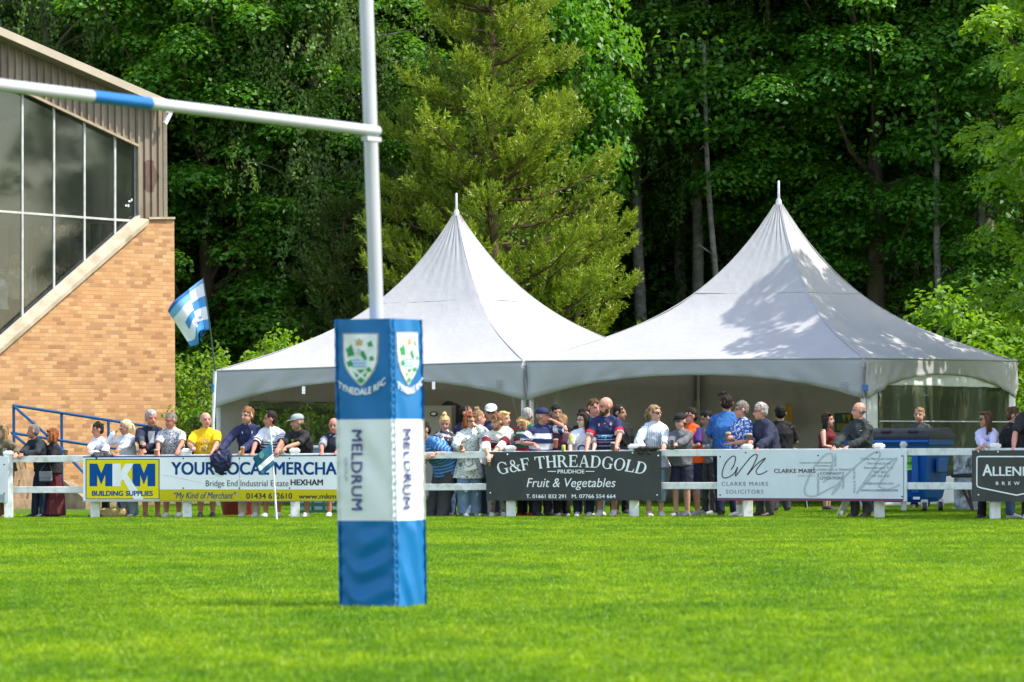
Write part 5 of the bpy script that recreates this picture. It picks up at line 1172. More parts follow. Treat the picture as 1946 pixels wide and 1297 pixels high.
# undergrowth on the slope and the far wood
g = np.random.default_rng(77); n = 120000; x = g.uniform(-17, 17, n); y = 92.5+34*g.random(n)**1.3; z = hill_z(x, y)+1.5*g.random(n)**1.6+.02
z += np.clip(np.sin(x*1.1+2*np.sin(y*.4))*np.sin(y*.9), 0, 1)*1.0*g.random(n)
me = leaves_mesh('undergrowth', np.stack([x, y, z], -1), g.normal(0, .6, (n, 3))+np.array([0, 0, .8]), .19, .12, g, var=.3+.4*(np.sin(x*.9)*np.sin(y*.7) > .2))
o = tag(link_mesh('undergrowth', me, leaf_mat('undergrowth_leaves', (.022, .075, .014), (.075, .19, .02), .4)), 'low leafy undergrowth on the slope beneath the trees', 'undergrowth', kind='stuff')
n = 210000; x = g.uniform(-24, 24, n); y = g.uniform(110, 138, n); c = np.sin(x*.8+y*.3)+np.sin(x*.37-y*.5); z = hill_z(x, y)+.3+16*g.random(n); keep = (np.sin(x*1.7+z*.9)+np.sin(z*1.3-y*.6)+c*.4) > -.75
me = leaves_mesh('far_wood', np.stack([x, y, z], -1)[keep], g.normal(0, .6, (keep.sum(), 3))+np.array([0, -.2, .7]), .26, .18, g)
o = tag(link_mesh('far_woodland', me, LM['bright']), 'dark mass of woodland further up the slope', 'woodland', kind='stuff')
# ================================================================== people
def cloth_mat(name, base, bands=None, axis='rz', rough=.8, pattern=None, pscale=30.0, pcol=None, plo=.5, phi=.56, stripe=None):
    """bands: list of (rest height from, to, colour); stripe: (period, duty, colour, attribute)"""
    if name in _mats: return _mats[name]
    m, n, out = nt(name); b = N(n, 'ShaderNodeBsdfPrincipled'); f, _ = noise_fac(n, 7, 4)
    c = mixc(n, f, tuple(x*.86 for x in base), tuple(min(1, x*1.1) for x in base)); at = N(n, 'ShaderNodeAttribute', attribute_name=axis)
    if stripe:
        per, duty, sc_, ax_ = stripe; a2 = N(n, 'ShaderNodeAttribute', attribute_name=ax_)
        dv = N(n, 'ShaderNodeMath', operation='DIVIDE'); dv.inputs[1].default_value = per; n.links.new(a2.outputs['Fac'], dv.inputs[0])
        fr_ = N(n, 'ShaderNodeMath', operation='FRACT'); n.links.new(dv.outputs[0], fr_.inputs[0]); lt = N(n, 'ShaderNodeMath', operation='LESS_THAN'); lt.inputs[1].default_value = duty; n.links.new(fr_.outputs[0], lt.inputs[0]); c = mixc(n, lt.outputs[0], c, sc_)
    for lo, hi, col in bands or []:
        g1 = N(n, 'ShaderNodeMath', operation='GREATER_THAN'); g1.inputs[1].default_value = lo; n.links.new(at.outputs['Fac'], g1.inputs[0])
        g2 = N(n, 'ShaderNodeMath', operation='LESS_THAN'); g2.inputs[1].default_value = hi; n.links.new(at.outputs['Fac'], g2.inputs[0])
        mu = N(n, 'ShaderNodeMath', operation='MULTIPLY'); n.links.new(g1.outputs[0], mu.inputs[0]); n.links.new(g2.outputs[0], mu.inputs[1]); c = mixc(n, mu.outputs[0], c, col)
    if pattern:
        f3, _ = noise_fac(n, pscale, 2, plo, phi); c = mixc(n, f3, c, pcol)
    n.links.new(c, b.inputs['Base Color']); b.inputs['Roughness'].default_value = rough; b.inputs['Specular IOR Level'].default_value = .2
    _, h = noise_fac(n, 130, 2); bump(n, b, h, .15, .003); n.links.new(b.outputs[0], out.inputs[0]); _mats[name] = m; return m
def skin_material():
    m, n, out = nt('skin'); b = N(n, 'ShaderNodeBsdfPrincipled'); at = N(n, 'ShaderNodeAttribute', attribute_name='Col'); f, _ = noise_fac(n, 22, 3)
    n.links.new(mixc(n, f, at.outputs['Color'], mixc(n, 1.0, at.outputs['Color'], (.9, .84, .82), 'MULTIPLY')), b.inputs['Base Color'])
    b.inputs['Roughness'].default_value = .5; b.inputs['Specular IOR Level'].default_value = .35
    b.inputs['Subsurface Weight'].default_value = 0.0
    n.links.new(b.outputs[0], out.inputs[0]); return m
M_skin = skin_material()
def hair_mat(name, col): return mat('hair_'+name, col, .7, .35, 28, .6, 90, spec=.15, stretch=(1, 1, .25))
HAIR = {'dark': hair_mat('dark', (.022, .015, .011)), 'brown': hair_mat('brown', (.085, .045, .022)), 'grey': hair_mat('grey', (.30, .285, .265)), 'salt': hair_mat('salt', (.15, .135, .12)), 'blonde': hair_mat('blonde', (.50, .33, .14)), 'pblonde': hair_mat('pale_blonde', (.66, .52, .30)),
        'auburn': hair_mat('auburn', (.20, .062, .02)), 'ginger': hair_mat('ginger', (.20, .095, .04)), 'dblonde': hair_mat('dark_blonde', (.24, .15, .075)), 'white': hair_mat('white', (.55, .53, .50)), 'black': hair_mat('black', (.010, .009, .009))}
SK = {'fair': (.52, .30, .215), 'pink': (.55, .27, .20), 'tan': (.42, .225, .14), 'red': (.50, .215, .15), 'pale': (.58, .37, .29), 'olive': (.36, .20, .125)}
JC = {'cool': (.20, .27, .38), 'jeans': (.06, .085, .15), 'dark': (.02, .022, .028)}
def lerp(a, b, t): return a+(b-a)*t
def rotx(v, a): c, s = math.cos(a), math.sin(a); return Vector((v.x, v.y*c-v.z*s, v.y*s+v.z*c))
def folds(me, amp, seed, sc=9.0):
    co, nr = coords(me), normals(me); k = np.array([.75-2.2*abs(noise.noise(Vector((c[0]*sc*.75+seed+c[2]*3, c[1]*sc*.75, c[2]*sc*.6+c[0]*2))))-.8*abs(noise.noise(Vector((c[0]*sc*2.1, c[1]*sc*2.1+seed, c[2]*sc*1.5-c[0]*6)))) for c in co]); k = np.where(k > 0, k*1.3, k*.6); set_coords(me, co+nr*(k*amp)[:, None])
def streaks(me, amp, seed, f=55):
    co, nr = coords(me), normals(me); k = np.array([noise.noise(Vector((c[0]*f+seed, c[1]*f, c[2]*f*.22))) for c in co]); set_coords(me, co+nr*(k*amp)[:, None])
def segdist(co, a, b):
    a, b = np.array(a), np.array(b); ab = b-a; t = np.clip(((co-a)@ab)/max(ab@ab, 1e-9), 0, 1); return np.linalg.norm(co-(a+t[:, None]*ab), axis=1), t
M_lens = mat('dark_lens', (.012, .012, .014), .12, .05, spec=.7); M_shoe = {'white': mat('white_trainers', (.62, .62, .60), .5, .1, 9), 'dark': mat('dark_shoes', (.03, .028, .026), .5), 'red': mat('red_trainers', (.40, .025, .03), .5), 'grey': mat('grey_trainers', (.24, .25, .27), .6), 'brown': mat('tan_sandals', (.28, .16, .07), .6)}
M_sock = mat('white_socks', (.65, .65, .64), .8)
SURF = {}
def person(label, px, py, dY, yaw=0, head=None, pitch=4, lean=8, sex='m', girth=1.0, skin='fair', hair='short', hc='brown', beard=None, top=None, sleeve='short', fit=.016, bottom=None, leg='full', wide=1.0,
           shoe='white', arms=('hang', 'hang'), cap=None, capdir=0, shades=False, glasses=False, collar=None, sit=False, Y=None, base=0.02, stance=.10, vest=None, hem=.88, skirt=None, tall=None, neckline=0, socks=None, group=None):
    """px,py: top of the head in the photograph; dY: head behind the fence line; yaw: body heading (0 faces the camera, +90 faces right); head: heading of the face"""
    head = yaw if head is None else head; Yh = (FY(px)+dY) if Y is None else Y; tgt = P(px, py, Yh); Hz = tgt.z-base
    L = R(lean); dirv = lambda a: Vector((0, -math.sin(a), math.cos(a)))
    f = sex == 'f'; hw = .088 if f else .085; sw = (.142 if f else .163)*(.6+.4*girth)
    def skel(k):
        J = {}; hz = .93*k*(1 if not sit else .55); pel = Vector((0, .28*math.sin(L)*k, hz)); J['pel'] = pel
        J['waist'] = pel+dirv(L*.5)*.15*k; J['chest'] = J['waist']+dirv(L*.85)*.21*k; J['neck'] = J['chest']+dirv(L*1.0)*.185*k
        J['hb'] = J['neck']+dirv(L*.8+.1)*.070*k; J['hc'] = J['hb']+dirv(L*.35+.06)*.080*k; return J
    J1 = skel(1.0); RHl = Matrix.Rotation(R(head-yaw), 3, 'Z') @ Matrix.Rotation(R(pitch), 3, 'X'); top1 = (J1['hc']+RHl @ Vector((0, 0, .128))).z; k = Hz/top1
    if tall: k = tall/1.75
    J = skel(k)
    hs = k*1.0 if k > .8 else k*1.12
    hcn = J['hc']; RH = RHl; Rz_ = Matrix.Rotation(R(yaw), 3, 'Z'); htop = hcn+RH @ Vector((0, .01, .128))*hs
    off = Rz_ @ Vector((htop.x, htop.y, 0)); loc = Vector((tgt.x-off.x, tgt.y-off.y, base if not tall else tgt.z-htop.z)); Ri = Rz_.transposed()
    def loc_of(w): return Ri @ (Vector(w)-loc)
    root = thing('person', label, 'person', loc, R(yaw), group)
    sdir = Vector((1, 0, 0)); J['sL'] = J['neck']+Vector((-sw*k, .01, -.072*k)); J['sR'] = J['neck']+Vector((sw*k, .01, -.072*k))
    # legs
    legs = []
    for s in (-1, 1):
        hip = J['pel']+Vector((s*hw*k, 0, -.02*k))
        if sit: kn = hip+Vector((s*.04, -.42*k, .0)); an = kn+Vector((0, .03, -.42*k))
        else: an = Vector((s*stance*k, .02*s, .085*k)); kn = hip.lerp(an, .49)+Vector((s*.01, -.03*k, 0))
        legs.append((hip, kn, an))
    # arms: two-bone reach
    arm = []
    for s, tg in zip((-1, 1), arms):
        sh = J['sL'] if s < 0 else J['sR']; l1, l2 = .285*k, .255*k
        if tg == 'hang': T = sh+Vector((s*.06*k, -.02, -.53*k)); pole = Vector((s*.3, 1, 0))
        elif tg == 'back': T = sh+Vector((-s*.05*k, .12, -.40*k)); pole = Vector((s*1, .6, 0))
        elif tg == 'chest': T = J['chest']+Vector((s*.05*k, -.24*k, -.02*k)); pole = Vector((s*1, .2, -1))
        elif tg == 'belly': T = J['waist']+Vector((s*.06*k, -.25*k, .04*k)); pole = Vector((s*1, .3, -.6))
        elif tg == 'face': T = hcn+RH @ Vector((s*.03, -.15, -.06)); pole = Vector((s*.8, -.1, -1))
        else: T = loc_of(P(tg[0], tg[1], (FY(tg[0]) if Y is None else Y)+(tg[2] if len(tg) > 2 else -.03))); pole = Vector((s*.9, .7, -.5))
        d = T-sh; r = d.length; mx = (l1+l2)*.985
        if r > mx: T = sh+d*(mx/r); d = T-sh; r = mx
        if r < .16*k: r = .16*k
        u = d.normalized(); a = (l1*l1-l2*l2+r*r)/(2*r); h = math.sqrt(max(l1*l1-a*a, 0)); pv = pole-u*pole.dot(u); pv.normalize(); el = sh+u*a+pv*h; arm.append((sh, el, T, tg))
    # ------------------------------------------------ body, one continuous surface
    mb = MB(); g = girth; X = Vector((1, 0, 0))
    mb.tube([J['pel']-Vector((0, 0, .06*k)), J['pel'], J['waist'], J['chest'], J['chest'].lerp(J['neck'], .6), J['neck']], [(.13*k*g, .10*k*g), (.155*k*g, .115*k*g), ((.125 if f else .142)*k*g, .10*k*g), ((.145 if f else .168)*k*g, .118*k*g), (.15*k, .09*k), (.06*k, .06*k)], 14, X)
    mb.tube([J['sL'], J['neck']-Vector((0, 0, .015*k)), J['sR']], [.05*k, .06*k, .05*k], 10, Vector((0, 1, 0)))
    mb.tube([J['neck']-Vector((0, 0, .04*k)), J['hb'], J['hc']], [.06*k, (.05 if f else .057)*k, .05*k], 12, X)
    def hp(x, y, z): return hcn+RH @ (Vector((x, y, z))*hs)
    mb.ell(hp(0, .014, .032), (.091*hs, .106*hs, .103*hs), RH); mb.ell(hp(0, -.024, -.036), (.075*hs, .076*hs, .084*hs), RH); mb.ell(hp(0, -.062, -.092), (.034*hs, .032*hs, .026*hs), RH)
    mb.tube([hp(0, -.086, .022), hp(0, -.106, -.008), hp(0, -.113, -.020), hp(0, -.094, -.030)], [.010*hs, .014*hs, .017*hs, .011*hs], 8, RH @ X)
    for s in (-1, 1):
        mb.ell(hp(s*.092, .012, -.004), (.011*hs, .022*hs, .033*hs), RH, 8, 6); mb.ell(hp(s*.034, -.074, .034), (.028*hs, .018*hs, .012*hs), RH, 8, 6); mb.ell(hp(s*.034, -.056, -.024), (.026*hs, .024*hs, .024*hs), RH, 8, 6)
    mb.ell(hp(0, -.092, -.056), (.024*hs, .011*hs, .011*hs), RH, 8, 6)
    for (hip, kn, an) in legs:
        mb.tube([hip, hip.lerp(kn, .5), kn, kn.lerp(an, .35), an, an-Vector((0, 0, .05*k))], [.088*k*g, .074*k*g, .055*k, .057*k*g, .037*k, .036*k], 12, X)
        mb.tube([an+Vector((0, .045*k, -.05*k)), an+Vector((0, -.05*k, -.05*k)), an+Vector((0, -.16*k, -.065*k))], [(.034*k, .034*k), (.042*k, .032*k), (.035*k, .016*k)], 10, X)
    hands = []
    for s, (sh, el, T, tg) in zip((-1, 1), arm):
        mb.tube([sh, sh.lerp(el, .5), el, el.lerp(T, .35), T], [.052*k*g, .046*k*g, .038*k, .038*k*g, .026*k], 10, X)
        d = (T-el).normalized(); grip = isinstance(tg, tuple) and len(tg) > 3
        if isinstance(tg, tuple) and not grip: d = (d*.6+Vector((0, 0, -.35))+loc_dir(Ri, (0, -.5, 0))*.6).normalized()
        sd = d.cross(Vector((0, 0, 1)));
        if sd.length < .2: sd = Vector((0, 1, 0))
        sd.normalize(); pn = d.cross(sd).normalized()
        if pn.z > 0: pn = -pn; sd = -sd
        hk = k*.98; pe = T+d*.088*hk; mb.tube([T, T+d*.03*hk, pe], [(.026*hk, .022*hk), (.038*hk, .017*hk), (.042*hk, .014*hk)], 10, sd)
        curl = .95 if grip else .38
        for i, (o_, ln) in enumerate(((-.031, .062), (-.0105, .074), (.0105, .078), (.031, .070))):
            b = pe+sd*o_*hk-d*.008; d1 = (d*math.cos(curl*.7)+pn*math.sin(curl*.7)+sd*o_*2.2).normalized(); d2 = (d*math.cos(curl*1.9)+pn*math.sin(curl*1.9)+sd*o_*1.5).normalized()
            p1 = b+d1*ln*.5*hk; p2 = p1+d2*ln*.55*hk; mb.tube([b, p1, p2], [.0098*hk, .0092*hk, .0075*hk], 6, sd)
        tb_ = T+d*.03*hk+sd*.034*hk*(-s); td = (d*.75+sd*(-s)*.6+pn*.35*(1+curl)).normalized(); mb.tube([tb_-sd*(-s)*.012*hk, tb_+td*.035*hk, tb_+td*.03*hk+(d*.9+pn*.5*(.4+curl)).normalized()*.034*hk], [.013*hk, .0115*hk, .009*hk], 6, sd)
        hands.append(pe+pn*.03*hk)
    if f: 
        for s in (-1, 1): mb.ell(J['chest']+Vector((s*.065*k, -.085*k, .03*k)), (.062*k*g, .055*k*g, .06*k*g))
    if g > 1.12: mb.ell(J['waist']+Vector((0, -.05*k, .03*k)), (.15*k*g, .12*k*g, .17*k))
    me = voxel(mb, 'body', .0095, 2, .5)
    co = coords(me); loc_h = (co-np.array(hcn))@np.array(RH)/hs; base_c = np.array(SK[skin]); col = np.tile(base_c, (len(co), 1))
    hd = (np.abs(loc_h) < .15).all(1); x_, y_, z_ = loc_h.T
    def paint(mask, c, a=1.0): col[mask] = col[mask]*(1-a)+np.array(c)*a
    fr_ = hd & (y_ < -.045)
    paint(fr_ & (np.abs(z_+.018) < .03) & (np.abs(x_) > .015), base_c*np.array([1.05, .82, .8]), .6)
    paint(fr_ & (np.abs(z_-.016) < .0085) & (np.abs(np.abs(x_)-.034) < .018), (.06, .045, .04), .85); paint(fr_ & (np.abs(z_-.0385) < .007) & (np.abs(np.abs(x_)-.035) < .025), (.10, .065, .045), .75)
    paint(fr_ & (np.abs(z_+.056) < .008) & (np.abs(x_) < .024), (.36, .12, .10), .8)
    bc = HAIRC.get(hc, (.05, .04, .03))
    if hair == 'buzz': paint(hd & (z_ > .045+.25*np.minimum(y_+.02, 0)*-1.2) & (y_ > -.075), np.array(bc)*.8+base_c*.15, .85); paint(hd & (y_ > .02) & (z_ > -.06), np.array(bc)*.8+base_c*.15, .85)
    if hair == 'fringe': paint(hd & (y_ > .0) & (z_ > -.04) & (z_ < .065-.0*y_) & ~((np.abs(x_) < .1) & (z_ > .055)), np.array(bc)*.7+base_c*.3, .8)
    if beard == 'stubble': paint(hd & (z_ < -.035) & (y_ < .01) & (z_ > -.115) & ~((np.abs(z_+.056) < .009) & (np.abs(x_) < .022)), np.array(bc)*.7+base_c*.3, .6)
    add_col(me, 'Col', col); link_mesh('body', me, M_skin, root)
    # ------------------------------------------------ clothes
    spine = [(J['pel']-dirv(L*.5)*.05*k, .88), (J['pel'], .93), (J['waist'], 1.08), (J['chest'], 1.29), (J['neck'], 1.475)]
    def rest(me):
        co = coords(me); best = np.full(len(co), 9.0); rz = np.zeros(len(co)); al = np.full(len(co), -1.0)
        for (a, za), (b, zb) in zip(spine, spine[1:]):
            d, t = segdist(co, a, b); d = d/.14; m_ = d < best; best[m_] = d[m_]; rz[m_] = (za+(zb-za)*t)[m_]; al[m_] = -1
        for (sh, el, T, tg) in arm:
            for a, b, z0_, z1_ in ((sh, el, 1.43, 1.15), (el, T, 1.15, .90)):
                d, t = segdist(co, a, b); d = d/.055-.25; m_ = d < best; best[m_] = d[m_]; rz[m_] = (z0_+(z1_-z0_)*t)[m_]; al[m_] = ((1.43-z0_)+(z0_-z1_)*t)[m_]
        add_attr(me, 'rz', rz); add_attr(me, 'al', al); add_attr(me, 'rx', co[:, 0]/k)
    out = {'root': root, 'loc': loc, 'J': J, 'k': k, 'hands': hands, 'Rz': Rz_, 'hp': hp}
    def torso(fi, hem_, mb):
        lo = J['pel']+dirv(L*.4)*((hem_-.93)*k); w = g
        mb.tube([lo, J['pel'], J['waist'], J['chest'], J['chest'].lerp(J['neck'], .55), J['neck']-dirv(L)*.01*k], [(.160*k*w*(1.06 if hem_ > .8 else 1.52)+fi*1.25, .122*k*w*(1.06 if hem_ > .8 else 1.5)+fi*1.25), (.158*k*w+fi*1.15, .120*k*w+fi*1.15), ((.132 if f else .150)*k*w+fi*1.15, .106*k*w+fi*1.15), ((.15 if f else .172)*k*w+fi, .122*k*w+fi), (.150*k+fi, .095*k+fi), (.066*k+fi*.5, .066*k+fi*.5)], 16, X)
        mb.tube([J['sL']+Vector((.0, 0, 0)), J['sL'].lerp(J['neck'], .55)-Vector((0, 0, .012*k)), J['neck']-Vector((0, 0, .012*k)), J['sR'].lerp(J['neck'], .55)-Vector((0, 0, .012*k)), J['sR']], [.046*k+fi*.5, .052*k+fi*.5, .062*k+fi*.5, .052*k+fi*.5, .046*k+fi*.5], 10, Vector((0, 1, 0)))
        if f:
            for s in (-1, 1): mb.ell(J['chest']+Vector((s*.065*k, -.088*k, .03*k)), (.064*k*g+fi*.6, .056*k*g+fi*.6, .062*k*g+fi*.6))
        if g > 1.12: mb.ell(J['waist']+Vector((0, -.05*k, .03*k)), (.15*k*g+fi, .12*k*g+fi, .17*k+fi))
    seed = (px*.37+py*.11) % 50
    if top:
        mb = MB(); torso(fit, hem, mb)
        for (sh, el, T, tg) in arm:
            if sleeve == 'none': continue
            if sleeve == 'short': mb.tube([sh, sh.lerp(el, .45), sh.lerp(el, .86)], [.047*k*g+fit*.6, .047*k*g+fit*.65, .046*k*g+fit*.8], 12, X)
            elif sleeve == 'three': mb.tube([sh, sh.lerp(el, .5), el, el.lerp(T, .42)], [.049*k*g+fit*.7, .047*k*g+fit*.8, .043*k*g+fit*.8, .041*k*g+fit*.8], 12, X)
            else: mb.tube([sh, sh.lerp(el, .5), el, el.lerp(T, .5), el.lerp(T, .97)], [.049*k*g+fit*.7, .047*k*g+fit*.8, .043*k*g+fit*.8, .037*k*g+fit*.8, .030*k+fit*.7], 12, X)
        me = voxel(mb, 'top', .0115, 2, .5); folds(me, .010+.12*fit*fit/.02, seed); rest(me); o = link_mesh('top', me, top, root); out['top'] = me
        if collar is not None:
            cm = MB(); n_ = 14; nb = J['neck']; pts = []
            for i in range(n_):
                a = R(200)*(i/(n_-1))-R(100)+math.pi/2; pts.append(nb+Vector((math.cos(a)*.066*k, math.sin(a)*.064*k+.004, .008*k-.03*k*(1-math.sin((a+R(10)))*.5-.5))))
            cm.tube(pts, (.014*k, .022*k) and [(.010*k, .024*k)]*n_, 8, Vector((0, 0, 1))); cme = cm.mesh('collar', 60, fix=False); link_mesh('collar', cme, collar, root)
    if vest:
        mb = MB(); torso(fit+.016, .86, mb); me = voxel(mb, 'bib', .012, 2); folds(me, .008, seed+3); rest(me); link_mesh('bib', me, vest, root)
    if bottom and not skirt:
        mb = MB(); mb.tube([J['pel']+dirv(L*.4)*.10*k, J['pel'], J['pel']-Vector((0, 0, .09*k))], [(.148*k*g+.008, .112*k*g+.008), (.162*k*g+.01, .125*k*g+.01), (.155*k*g+.01, .12*k*g+.01)], 14, X)
        for (hip, kn, an) in legs:
            w = wide
            if leg == 'shorts': mb.tube([hip, hip.lerp(kn, .5), hip.lerp(kn, .92)], [.098*k*g+.012, .09*k*g+.016, .085*k*g+.026], 14, X)
            elif leg == 'crop': mb.tube([hip, hip.lerp(kn, .5), kn, kn.lerp(an, .62)], [.096*k*g+.01, .084*k*g+.01, .066*k*w+.012, .058*k*w+.018], 14, X)
            else: mb.tube([hip, hip.lerp(kn, .5), kn, kn.lerp(an, .5), an-Vector((0, 0, .035*k))], [.096*k*g+.01, .082*k*g*(.6+.4*w)+.01, .063*k*w+.012, .056*k*w+.014, .050*k*w+.016], 14, X)
        me = voxel(mb, 'trousers', .0125, 2); folds(me, .010, seed+7, 8); add_attr(me, 'rz', coords(me)[:, 2]/k); link_mesh('shorts' if leg == 'shorts' else 'trousers', me, bottom, root)
    if skirt:
        mb = MB(); w = wide; mb.tube([J['pel']+dirv(L*.4)*.12*k, J['pel'], J['pel']-Vector((0, -.01, .25*k)), Vector((0, .03, .40*k)), Vector((0, .02, skirt*k))], [(.14*k*g, .11*k*g), (.17*k*g+.01, .13*k*g+.01), (.19*k*g, .15*k*g), (.21*k*w, .17*k*w), (.25*k*w, .20*k*w)], 20, X)
        me = voxel(mb, 'skirt', .0125, 2); co = coords(me); a = np.arctan2(co[:, 1], co[:, 0]); s_ = np.clip((J['pel'].z-co[:, 2])/J['pel'].z, 0, 1); co[:, :2] *= (1+.07*np.sin(a*9+seed)*s_+.04*np.sin(a*17+co[:, 2]*4)*s_)[:, None]; set_coords(me, co); folds(me, .008, seed+7, 8); link_mesh('skirt', me, bottom, root)
    if shoe:
        for (hip, kn, an) in legs:
            mb = MB(); mb.tube([an+Vector((0, .06*k, -.05*k)), an+Vector((0, .01*k, -.035*k)), an+Vector((0, -.07*k, -.045*k)), an+Vector((0, -.14*k, -.058*k)), an+Vector((0, -.185*k, -.062*k))], [(.030*k, .034*k), (.044*k, .052*k), (.050*k, .042*k), (.050*k, .028*k), (.03*k, .018*k)], 12, X)
            mb.box(an+Vector((0, -.06*k, -.078*k)), (.088*k, .24*k, .024*k)); me = voxel(mb, 'shoe', .009, 2); link_mesh('shoe', me, M_shoe[shoe], root)
            if socks: sm_ = MB(); sm_.tube([an+Vector((0, 0, -.02*k)), an+Vector((0, 0, socks*k))], [.044*k, .050*k], 12, X); link_mesh('sock', sm_.mesh('sock', 60), M_sock, root)
    # ------------------------------------------------ hair, headgear
    hm = HAIR[hc]; mb = MB(); has = False
    def sh_(dx=0, dy=.022, dz=.044, r=(.096, .106, .102)): mb.ell(hp(dx, dy, dz), tuple(q*hs for q in r), RH)
    rg = random.Random(int(px*7+py))
    if cap and hair == 'short': has = True; mb.ell(hp(0, .044, -.004), (.090*hs, .070*hs, .060*hs), RH)
    elif hair == 'buzz' and not cap: has = True; sh_(0, .020, .040, (.092, .104, .099)); mb.ell(hp(0, .046, -.005), (.085*hs, .064*hs, .075*hs), RH)
    elif hair in ('short', 'curly', 'spiky', 'long', 'bob', 'pony', 'bun'): has = True; sh_(); mb.ell(hp(0, .050, -.005), (.088*hs, .066*hs, .082*hs), RH)
    if hair == 'short' and not cap:
        for i in range(26): a = rg.random()*6.3; q_ = rg.random()**.5; mb.ell(hp(.066*q_*math.cos(a), .012+.078*q_*math.sin(a), .132-.05*q_*q_+.006*rg.random()), (.024*hs, .028*hs, .015*hs), RH, 8, 6)
    if hair == 'fringe': has = True; mb.ell(hp(0, .052, -.002), (.087*hs, .062*hs, .042*hs), RH); [mb.ell(hp(s*.082, .022, .0), (.014*hs, .03*hs, .035*hs), RH) for s in (-1, 1)]
    if hair == 'curly':
        for i in range(70):
            a, b = rg.random()*6.3, rg.random()*1.5; x, y, z = math.cos(a)*math.cos(b)*.085, .018+math.sin(a)*math.cos(b)*.095, .045+math.sin(b)*.095
            if y < -.055 and z < .075: continue
            r = .014+.011*rg.random(); mb.ell(hp(x, y, z), (r*hs,)*3, RH, 7, 5)
    if hair == 'spiky':
        for i in range(60):
            a, b = rg.random()*6.3, .2+rg.random()*1.35; x, y, z = math.cos(a)*math.cos(b)*.08, .02+math.sin(a)*math.cos(b)*.09, .045+math.sin(b)*.09
            mb.tube([hp(x, y, z), hp(x*1.35, y*1.3+.005, z*1.15+.01)], [.016*hs, .004*hs], 6)
    dn = RH.transposed() @ Vector((0, 0, -1)); 
    def drape(x, y0, z0, ln, r0, r1, back=.03):
        p0 = hp(x, y0, z0); pts = [p0]; 
        for i in range(1, 5): t = i/4; q = p0+Vector((0, 0, -ln*t*hs))+RH @ Vector((x*.3*math.sin(t*2), back*math.sin(t*2.2), 0)); pts.append(q)
        mb.tube(pts, [(lerp(r0, r1, i/4)*hs*1.25, lerp(r0, r1, i/4)*hs*.8) for i in range(5)], 9, RH @ X)
    if hair == 'long':
        for x in (-.066, -.04, 0, .04, .066): drape(x, .052-.35*abs(x), .03, .34+.05*rg.random(), .040, .026)
        for s in (-1, 1): drape(s*.074, .005, .055, .30, .030, .022, .0); mb.ell(hp(s*.045, -.040, .104), (.045*hs, .05*hs, .024*hs), RH)
    if hair == 'bob':
        for x in (-.07, -.045, 0, .045, .07): drape(x, .048-.3*abs(x), .03, .15, .042, .036, .01)
        for s in (-1, 1): drape(s*.076, -.008, .055, .14, .032, .030, -.01); mb.ell(hp(s*.038, -.052, .098), (.048*hs, .042*hs, .026*hs), RH)
    if hair == 'pony': mb.ell(hp(0, .105, .05), (.03*hs, .03*hs, .03*hs), RH); mb.tube([hp(0, .10, .055), hp(0, .15, .03), hp(.0, .165, -.05), hp(0, .15, -.13)], [.02*hs, .034*hs, .036*hs, .012*hs], 9); mb.ell(hp(0, -.05, .093), (.06*hs, .03*hs, .022*hs), RH)
    if hair == 'bun':
        mb.ell(hp(0, .045, .150), (.045*hs, .045*hs, .042*hs), RH); mb.ell(hp(0, -.045, .090), (.06*hs, .034*hs, .024*hs), RH)
        for i in range(10): a = rg.random()*6.3; mb.ell(hp(.03*math.cos(a), .045+.03*math.sin(a), .155+.03*rg.random()), (.018*hs,)*3, RH, 7, 5)
    if has and not (cap and hair == 'short' and False):
        me = voxel(mb, 'hair', .0085, 1); streaks(me, .011*hs, seed, 42); link_mesh('hair', me, hm, root)
    if beard == 'full':
        mb = MB(); mb.ell(hp(0, -.056, -.084), (.056*hs, .052*hs, .046*hs), RH); [mb.ell(hp(s*.064, -.026, -.058), (.013*hs, .036*hs, .042*hs), RH) for s in (-1, 1)]; mb.ell(hp(0, -.102, -.040), (.028*hs, .010*hs, .008*hs), RH)
        me = voxel(mb, 'beard', .008, 1); streaks(me, .004, seed+5); link_mesh('beard', me, hm, root)
    if cap:
        RC = RH @ Matrix.Rotation(R(capdir), 3, 'Z'); cp_ = lambda x, y, z: hcn+RC @ (Vector((x, y, z))*hs); cmh = MB(); nn_ = 18
        prof = [(.104, .046), (.105, .075), (.097, .108), (.074, .133), (.04, .146), (.006, .149)]; b = 0
        for r_, z in prof:
            for j in range(nn_): a = 2*math.pi*j/nn_; cmh.v.append(tuple(cp_(math.cos(a)*r_*.94, .012+math.sin(a)*r_*1.08, z)))
        for i in range(len(prof)-1):
            for j in range(nn_): q, w_ = i*nn_+j, i*nn_+(j+1) % nn_; cmh.f.append((q, w_, w_+nn_, q+nn_)); cmh.m.append(0)
        co_ = cmh.obj('cap', cap, root, sm=60, fix=False); s_ = co_.modifiers.new('s', 'SOLIDIFY'); s_.thickness = .004
        bm_ = MB()
        for j in range(13):
            a = -math.pi/2-1.15+2.3*j/12; e = math.cos((a+math.pi/2)/1.15*math.pi/2); x, y = math.cos(a)*.097, .012+math.sin(a)*.111
            bm_.v += [tuple(cp_(x, y, .054)), tuple(cp_(x*1.04, y-.078*e**.6, .048-.012*e+.012*abs(x)/.08))]
        for j in range(12): bm_.f.append((2*j, 2*j+2, 2*j+3, 2*j+1)); bm_.m.append(0)
        bo_ = bm_.obj('cap_brim', cap, co_, sm=60, fix=False); s_ = bo_.modifiers.new('s', 'SOLIDIFY'); s_.thickness = .006
        out['cap'] = cp_
